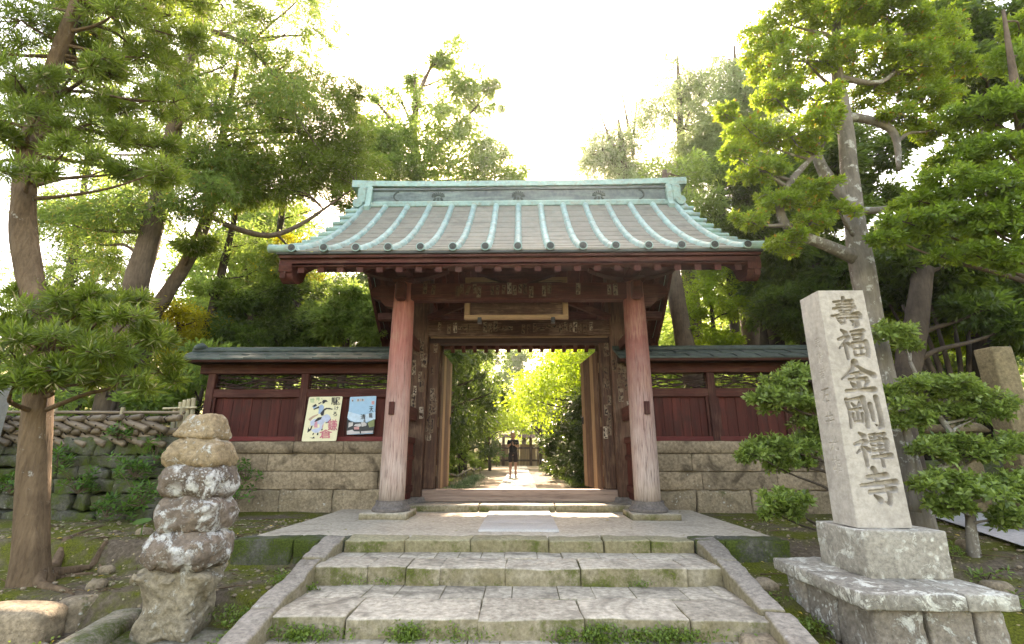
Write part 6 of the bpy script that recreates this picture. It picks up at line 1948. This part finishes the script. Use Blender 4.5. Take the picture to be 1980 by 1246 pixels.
for i, (x, y, s) in enumerate(((-5.2, 11.6, 1.5), (-4.0, 12.4, 1.6), (4.0, 11.6, 1.5), (5.4, 11.8, 1.7), (7.2, 11.2, 1.8), (9.0, 10.8, 1.8), (-7.2, 10.8, 1.5), (-8.6, 10.2, 1.5), (-10, 11, 1.8), (10.5, 12.5, 2.0), (8.5, 9.6, 1.3))):
    plant('shrub', 'understorey_shrub', 'leafy shrub filling the gap close behind the %s red wall' % ('left' if x < 0 else 'right'), x, y, s, i * 2.1, 'understorey shrubs behind the %s wall' % ('left' if x < 0 else 'right'), 'shrub')

# ------------------------------------------------------------------ small plants
def small_plant(name, label, p, kind, leaf, seed, n=20, L=0.12, W=0.05, r=(0.2, 0.2, 0.15), cat='plant', group=None, stemh=0.2):
    rnd = random.Random(seed)
    th = thing(name, label, cat, p, group)
    lv = Leaves(seed)
    m = MB()
    if kind == 'tuft':
        for _ in range(n):
            a = rnd.uniform(0, 6.28)
            d = np.array([[math.cos(a) * rnd.uniform(0.3, 1.0), math.sin(a) * rnd.uniform(0.3, 1.0), rnd.uniform(0.5, 1.2)]])
            q = np.array([[p[0] + rnd.gauss(0, r[0] * 0.4), p[1] + rnd.gauss(0, r[1] * 0.4), p[2]]])
            lv.add(q, d, np.array([[-d[0][0], -d[0][1], 1.2]]), L * rnd.uniform(0.6, 1.2), W)
            lv.add(q + unit(d) * L * 0.5, d * np.array([1.3, 1.3, -0.15]), np.array([[0, 0, 1.0]]), L * rnd.uniform(0.5, 0.9), W)
    else:
        for _ in range(n):
            t = Vector((p[0] + rnd.gauss(0, r[0]), p[1] + rnd.gauss(0, r[1]), p[2] + abs(rnd.gauss(stemh, r[2]))))
            m.tube([Vector(p), Vector(p).lerp(t, 0.6) + Vector((0, 0, 0.03)), t], [0.006, 0.005, 0.002], 4)
            lv.rosettes(np.array([t]), np.array([[rnd.gauss(0, 0.4), rnd.gauss(0, 0.4) - 0.3, 1.0]]), 8, L, W, 40, 95)
        m.build('stems', BK['brown'], th)
    lv.build('leaves', LF[leaf], th)
    return th


for i, (px, py, dep, n, lab) in enumerate(((262, 900, 7.9, 24, 'bright fern-like plant on the mossy wall left of the stacked stones'), (270, 955, 7.6, 22, 'leafy plant low on the mossy wall behind the stacked stones'), (475, 905, 9.0, 16, 'light green sprig growing from the stone base of the left wall'),
                                           (455, 950, 8.6, 8, 'small sprig behind the right side of the stacked stones'), (150, 930, 8.0, 18, 'scrambling leaves on the dark wall beside the left trunk'), (205, 975, 7.9, 16, 'leafy clump at the foot of the mossy wall'),
                                           (110, 880, 8.0, 12, 'small fern just right of the left trunk on the wall'), (20, 930, 8.0, 14, 'leaves on the mossy wall at the left edge'), (300, 870, 8.1, 14, 'trailing leaves under the bamboo screen'), (230, 830, 8.2, 14, 'green leaves poking through the bamboo fence'))):
    p = at(px, py + 25, Y=dep)
    small_plant('wild_plant', lab, p, 'stem', 'fern', 700 + i, n, 0.11, 0.04, (0.16, 0.12, 0.10), stemh=0.18)
p = at(277, 1010, Y=6.6)
bl = thing('round_leaf_plant', 'single large round green leaf behind the stacked stones', 'plant', (p.x, p.y, float(ground_h(p.x, p.y))))
MB().tube([(p.x, p.y, float(ground_h(p.x, p.y))), (p.x, p.y, p.z)], 0.007, 5).build('stem', LF['fern'], bl)
mm = MB()
mm.add([(p.x, p.y, p.z)] + [(p.x + 0.10 * math.cos(a) * (1 + 0.1 * math.sin(3 * a)), p.y - 0.03 + 0.10 * math.sin(a), p.z + 0.015 + 0.03 * math.sin(a)) for a in [k * 0.3927 for k in range(16)]], [(0, k, k % 16 + 1) for k in range(1, 17)])
mm.build('leaf_blade', LF['fern'], bl, True)
for i in range(11):                                                   # lilyturf clumps edging the path
    y = 12.2 + i * 0.95
    small_plant('lilyturf', 'blue-green lilyturf clump in the row edging the left of the path', (-1.62 - 0.02 * i + 0.08 * math.sin(i * 2.2), y, 0.0), 'tuft', 'turf', 760 + i, 90, 0.22, 0.02, (0.38, 0.36, 0.1), group='lilyturf along the path')
for i in range(9):
    y = 15.5 + i * 1.7
    small_plant('lilyturf', 'low yellow-green clump in the row edging the right of the path', (1.75 + 0.1 * math.sin(i * 1.7), y, 0.0), 'tuft', 'weed', 790 + i, 70, 0.24, 0.03, (0.4, 0.5, 0.1), group='clumps right of the path')
wr = random.Random(12)
for i, (px, py) in enumerate(((1838, 1075), (1900, 1090), (1955, 1120), (1850, 1140))):
    p = at(px, py, Z=-0.1)
    small_plant('bank_weed', ['small weed under the shrub limb on the right bank', 'weed on the brown bank at the far right', 'weed near the right edge of the picture', 'weed just right of the monument slab'][i], (p.x, p.y, float(ground_h(p.x, p.y))), 'stem', 'weed', 820 + i, 7, 0.07, 0.025, (0.08, 0.08, 0.04), stemh=0.08)

# weeds along the risers, kerbs and terraces: one uncountable mass
lv = Leaves(99)
g = lv.g


def weeds(P, n, sp, h, L=0.035, W=0.02):
    P = np.array(P)
    pw = g.uniform(0, 1, len(P)) ** 2.2 + 0.03
    idx = g.choice(len(P), n, p=pw / pw.sum())
    q = P[idx] + g.normal(0, 1, (n, 3)) * np.array([sp, sp * 0.6, 0]) + np.array([0, 0, 1]) * g.uniform(0, 1, (n, 1)) * h
    A = g.normal(0, 1, (n, 3)) + np.array([0, -0.3, 0.5])
    lv.add(q, A, g.normal(0, 0.5, (n, 3)) + np.array([0, -0.2, 1]), L * g.uniform(0.5, 1.3, n), W * g.uniform(0.6, 1.2, n))


weeds([(x, 4.24, -0.44) for x in np.concatenate([np.linspace(-1.95, -1.35, 8), np.linspace(-1.0, -0.62, 5), np.linspace(-0.45, -0.2, 3), np.linspace(0.35, 1.0, 9), np.linspace(1.05, 1.8, 10)])], 1800, 0.06, 0.09)
weeds([(x, 4.22, -0.44) for x in (-1.7, -0.85, -0.5, 0.62, 0.72, 1.15)], 700, 0.05, 0.13)
weeds([(-2.0 - 0.03 * k, 5.1 - 0.12 * k, -0.32 - 0.022 * k) for k in range(11)], 900, 0.05, 0.07)
weeds([(-2.32, 4.9, -0.5), (-2.3, 4.7, -0.52), (-2.25, 4.5, -0.55), (-2.2, 4.3, -0.58), (-2.5, 4.8, -0.5)], 900, 0.10, 0.14)
weeds([(-2.36, 5.3, -0.25), (-2.34, 5.2, -0.27)], 160, 0.05, 0.08)
weeds([(-1.55, 5.24, -0.27), (-1.3, 5.24, -0.27), (1.2, 5.24, -0.28)], 260, 0.06, 0.05, 0.025, 0.014)
weeds([(2.3, 4.2, -0.5), (2.4, 4.6, -0.45), (2.35, 5.0, -0.35), (-4.4, 4.2, -0.55), (-3.6, 4.4, -0.55)], 500, 0.12, 0.07)
tag(lv.build('weeds', LF['weed'], None), 'small green weeds growing along the step risers and kerbs', 'weeds', kind='stuff')
# fallen leaves
lv = Leaves(123)
n = 1300
q = np.stack([g.uniform(-7, -2.3, n), g.uniform(3.6, 8.2, n), np.zeros(n)], 1)
q2 = np.stack([g.uniform(2.3, 7, n // 2), g.uniform(3.6, 8.5, n // 2), np.zeros(n // 2)], 1)
q3 = np.stack([g.uniform(-2.8, 2.8, 60), g.uniform(6.4, 9.0, 60), np.zeros(60)], 1)
q = np.concatenate([q, q2])
q[:, 2] = ground_h(q[:, 0], q[:, 1]) + 0.016
q3[:, 2] = 0.008
q = np.concatenate([q, q3])
a = g.uniform(0, 6.28, len(q))
lv.add(q, np.stack([np.cos(a), np.sin(a), g.normal(0, 0.12, len(q))], 1), g.normal(0, 0.25, (len(q), 3)) + np.array([0, 0, 1.0]), g.uniform(0.025, 0.075, len(q)), g.uniform(0.010, 0.028, len(q)))
LF['dry'] = mat_leaf('fallen_leaf', (0.20, 0.15, 0.08), (0.45, 0.38, 0.24), (0.4, 0.3, 0.1), 0.15, 0.6, odd=(0.6, 0.42, 0.06), odd_amt=0.12)
lt_ = MB()
for _ in range(260):                                                  # fallen twigs and grit
    x, y = (wr.uniform(-7, -2.3), wr.uniform(3.6, 8.2)) if wr.random() < 0.6 else (wr.uniform(2.3, 7), wr.uniform(3.6, 8.5))
    z = float(ground_h(x, y)) + 0.014
    a_ = wr.uniform(0, 6.28)
    L_ = wr.uniform(0.08, 0.35)
    c_ = Vector((x, y, z))
    d_ = Vector((math.cos(a_), math.sin(a_), wr.uniform(-0.03, 0.08))) * L_
    lt_.tube([c_, c_ + d_ * 0.5 + Vector((wr.uniform(-0.03, 0.03), wr.uniform(-0.03, 0.03), 0.01)), c_ + d_], [0.006, 0.005, 0.002], 4)
tag(lt_.build('fallen_twigs', BK['tan'], None, True), 'thin fallen twigs littering the earth banks', 'twigs', kind='stuff')
lt_ = MB()
for _ in range(700):
    x, y = (wr.uniform(-7, -2.3), wr.uniform(3.6, 8.2)) if wr.random() < 0.6 else (wr.uniform(2.3, 7), wr.uniform(3.6, 8.5))
    r_ = wr.uniform(0.008, 0.03)
    lt_.lathe([(r_ * 0.6, -r_ * 0.5), (r_, 0), (r_ * 0.6, r_ * 0.5)], (x, y, float(ground_h(x, y)) + 0.012), 6)
tag(lt_.build('grit', M['rough'], None, False), 'small grit and pebbles on the earth banks', 'gravel', kind='stuff')
tag(lv.build('fallen_leaves', LF['dry'], None), 'pale fallen leaves scattered over the mossy ground', 'leaves', kind='stuff')

# ------------------------------------------------------------------ person on the path
PY = 21.0
pb = at(992, 925, Y=PY)
per = thing('person', 'person in black top and dark shorts standing on the path holding a phone', 'person', (pb.x, PY, 0.06), rz=0.0)
per.scale = (1.08, 1.08, 1.08)
HT = 1.66


def skin_mesh(name, verts, edges, radii, mat, parent, sub=2):
    me = bpy.data.meshes.new(name)
    me.from_pydata(verts, edges, [])
    ob = bpy.data.objects.new(name, me)
    COL.objects.link(ob)
    md = ob.modifiers.new('skin', 'SKIN')
    for i, r in enumerate(radii):
        r = r if hasattr(r, '__len__') else (r, r)
        me.skin_vertices[0].data[i].radius = r
    me.skin_vertices[0].data[0].use_root = True
    md.use_smooth_shade = True
    sb = ob.modifiers.new('sub', 'SUBSURF')
    sb.levels = sb.render_levels = sub
    dg = bpy.context.evaluated_depsgraph_get()
    out = bpy.data.meshes.new_from_object(ob.evaluated_get(dg))
    out.name = name
    bpy.data.objects.remove(ob)
    out.materials.clear()
    out.materials.append(mat)
    o2 = bpy.data.objects.new(name, out)
    COL.objects.link(o2)
    o2.parent = parent
    return o2


M['skin'] = mat_flat('skin', (0.36, 0.20, 0.145), 0.55, 0.06)
M['blackcloth'] = mat_flat('black_cloth', (0.012, 0.012, 0.015), 0.85, 0.2)
M['shorts'] = mat_flat('dark_shorts_cloth', (0.02, 0.014, 0.016), 0.85, 0.2)
M['hair'] = mat_flat('black_hair', (0.012, 0.010, 0.009), 0.5, 0.2)
M['shoe'] = mat_flat('pale_shoe', (0.45, 0.40, 0.38), 0.7)
# faces the camera (-y); head bent, forearms raised in front of the chest
V = [(0, 0, 0.92), (0, 0.01, 1.08), (0, 0, 1.26), (0, 0.01, 1.38), (0.0, -0.015, 1.455), (0.0, -0.045, 1.56),
     (0.15, 0.0, 1.35), (0.20, -0.02, 1.12), (0.10, -0.24, 1.18), (0.05, -0.29, 1.21),
     (-0.15, 0.0, 1.35), (-0.21, -0.02, 1.13), (-0.10, -0.23, 1.22), (-0.04, -0.29, 1.25),
     (0.085, 0, 0.86), (0.10, -0.01, 0.47), (0.10, 0.01, 0.09), (0.11, -0.14, 0.04),
     (-0.085, 0, 0.86), (-0.10, -0.01, 0.47), (-0.105, 0.01, 0.09), (-0.12, -0.14, 0.04)]
E = [(0, 1), (1, 2), (2, 3), (3, 4), (4, 5), (3, 6), (6, 7), (7, 8), (8, 9), (3, 10), (10, 11), (11, 12), (12, 13), (0, 14), (14, 15), (15, 16), (16, 17), (0, 18), (18, 19), (19, 20), (20, 21)]
RD = [(0.14, 0.10), (0.125, 0.09), (0.145, 0.10), (0.09, 0.075), 0.05, (0.05, 0.055), 0.056, 0.042, 0.032, 0.03, 0.056, 0.042, 0.032, 0.03, 0.085, 0.055, 0.04, 0.035, 0.085, 0.055, 0.04, 0.035]
body = skin_mesh('body', V, E, RD, M['skin'], per)
hd = MB()
hv, hf = stone_geo((0.155, 0.19, 0.225), rad=0.077, amp=0.0, res=0.03, loc=(0.0, -0.065, 1.575), rot=Matrix.Rotation(R(22), 3, 'X'), shape=lambda p: Vector((p.x * (1.0 + 0.5 * p.z) if p.z < 0 else p.x, p.y, p.z)))
head = meshobj('head', hv, hf, M['skin'], per, True)
meshobj('nose', *stone_geo((0.03, 0.035, 0.05), rad=0.014, amp=0, res=0.02, loc=(0.0, -0.165, 1.545)), M['skin'], head, True)
for s in (-1, 1):
    meshobj('eye', *stone_geo((0.03, 0.012, 0.012), rad=0.005, amp=0, res=0.01, loc=(s * 0.035, -0.158, 1.575)), M['hair'], head, True)
    meshobj('ear', *stone_geo((0.02, 0.035, 0.06), rad=0.009, amp=0, res=0.02, loc=(s * 0.08, -0.05, 1.56)), M['skin'], head, True)
meshobj('mouth', *stone_geo((0.045, 0.01, 0.01), rad=0.004, amp=0, res=0.01, loc=(0, -0.155, 1.505)), mat_flat('lips', (0.35, 0.13, 0.12), 0.5), head, True)
hv, hf = stone_geo((0.178, 0.20, 0.18), rad=0.085, amp=0.006, freq=20, res=0.03, loc=(0.0, -0.035, 1.625), rot=Matrix.Rotation(R(22), 3, 'X'))
meshobj('hair', hv, hf, M['hair'], per, True)
skin_mesh('shirt', [(0, 0, 0.84), (0, 0.01, 1.08), (0, 0, 1.26), (0, 0.01, 1.385), (0.15, 0.0, 1.355), (0.185, -0.01, 1.2), (-0.15, 0, 1.355), (-0.19, -0.01, 1.21)], [(0, 1), (1, 2), (2, 3), (3, 4), (4, 5), (3, 6), (6, 7)],
          [0.17, 0.165, 0.17, 0.11, 0.078, 0.07, 0.078, 0.07], M['blackcloth'], per)
skin_mesh('shorts', [(0, 0, 1.04), (0.09, 0, 0.84), (0.105, -0.005, 0.52), (-0.09, 0, 0.84), (-0.105, -0.005, 0.52)], [(0, 1), (1, 2), (0, 3), (3, 4)], [(0.15, 0.115), 0.105, 0.085, 0.105, 0.085], M['shorts'], per)
for s in (-1, 1):                                                     # hands: palm and five bent fingers round the phone
    w0 = Vector(V[9] if s == 1 else V[13])
    hand = meshobj('hand', *stone_geo((0.035, 0.075, 0.08), rad=0.015, amp=0, res=0.03, loc=(w0.x - s * 0.005, w0.y - 0.04, w0.z + 0.01)), M['skin'], per, True)
    for k, (dy, L) in enumerate(((0.03, 0.055), (0.012, 0.07), (-0.008, 0.066), (-0.026, 0.052))):
        b0 = w0 + Vector((-s * 0.012, -0.075 + dy * 0.4, 0.028 - k * 0.02))
        MB().tube([b0, b0 + Vector((-s * 0.01, -L * 0.6, 0.004)), b0 + Vector((-s * 0.045, -L * 0.75, 0.006))], [0.009, 0.0085, 0.007], 6).build('finger', M['skin'], hand, True)
    b0 = w0 + Vector((-s * 0.01, -0.03, 0.045))
    MB().tube([b0, b0 + Vector((-s * 0.015, -0.02, 0.03)), b0 + Vector((-s * 0.03, -0.035, 0.035))], [0.011, 0.01, 0.008], 6).build('thumb', M['skin'], hand, True)
    meshobj('shoe', *stone_geo((0.09, 0.26, 0.08), rad=0.035, amp=0, res=0.04, loc=(s * 0.11, -0.06, 0.04)), M['shoe'], per, True)
ph = MB().span((pb.x - 0.08, PY - 0.416, 1.352), (pb.x + 0.085, PY - 0.40, 1.445), 0.004).build('phone', M['iron'])
tag(ph, 'dark phone held in both hands by the person on the path', 'phone')

# ------------------------------------------------------------------ inner gate and fences at the end of the path
ig = thing('inner_gate', 'brown board gate closing the far end of the path', 'gate', (-0.4, 46, 0))
for k in range(13):
    x = -3.6 + k * 0.5
    MB().span((x, 46, 0.0), (x + 0.47, 46.06, 1.9), 0.01).build('board', M['pale_z'], ig)
for z in (0.4, 1.5): MB().span((-3.7, 45.92, z), (3.0, 46.0, z + 0.16), 0.01).build('rail', M['brown_x'], ig)
for x in (-1.6, 0.9): MB().span((x - 0.12, 45.8, 0), (x + 0.12, 46.05, 2.6), 0.01).build('post', M['brown_z'], ig)
MB().prism([(45.5, 2.5), (46.0, 2.8), (46.5, 2.5), (46.0, 2.62)], 0, -2.0, 1.3).build('roof', M['brown_x'], ig)
rl = thing('branch_rail', 'low crooked branch rail along the left of the path', 'rail', (-2.1, 14, 0))
pts = []
for k in range(16):
    y = 12.5 + k * 0.9
    pts.append((-2.15 + 0.10 * math.sin(k * 1.3), y, 0.32 + 0.06 * math.sin(k * 2.1)))
MB().tube(pts, 0.035, 7, jit=0.2).build('rail', BK['grey'], rl, True)
for k in range(0, 16, 3): MB().tube([(pts[k][0], pts[k][1], -0.05), (pts[k][0], pts[k][1], 0.36)], 0.03, 6).build('stake', BK['grey'], rl, True)
for i in range(7):
    y = 17 + i * 2.0
    tag(stone('edge_rock', (2.25 + 0.1 * math.sin(i * 2.1), y, 0.12), (0.5, 0.8, 0.36), M['rough'], None, rad=0.12, amp=0.05, res=0.12, seed=900 + i), 'rounded pale rock in the row along the right of the path', 'rock', 'rocks along the path')

# ------------------------------------------------------------------ thin haze volume, added to give the glow of lens glare
hz = MB().span((-405, -205, -3), (405, 505, 46), 0.5).build('haze', None)
t = NT('glare_haze')
pv = t.node('ShaderNodeVolumePrincipled')
pv.inputs['Color'].default_value = (0.84, 0.91, 1.0, 1)
pv.inputs['Density'].default_value = 0.00045
pv.inputs['Anisotropy'].default_value = 0.75
t.t.links.new(pv.outputs[0], t.out.inputs['Volume'])
hz.data.materials.append(t.m)
tag(hz, 'thin pale haze added for the soft glow of lens glare', 'haze', kind='stuff')
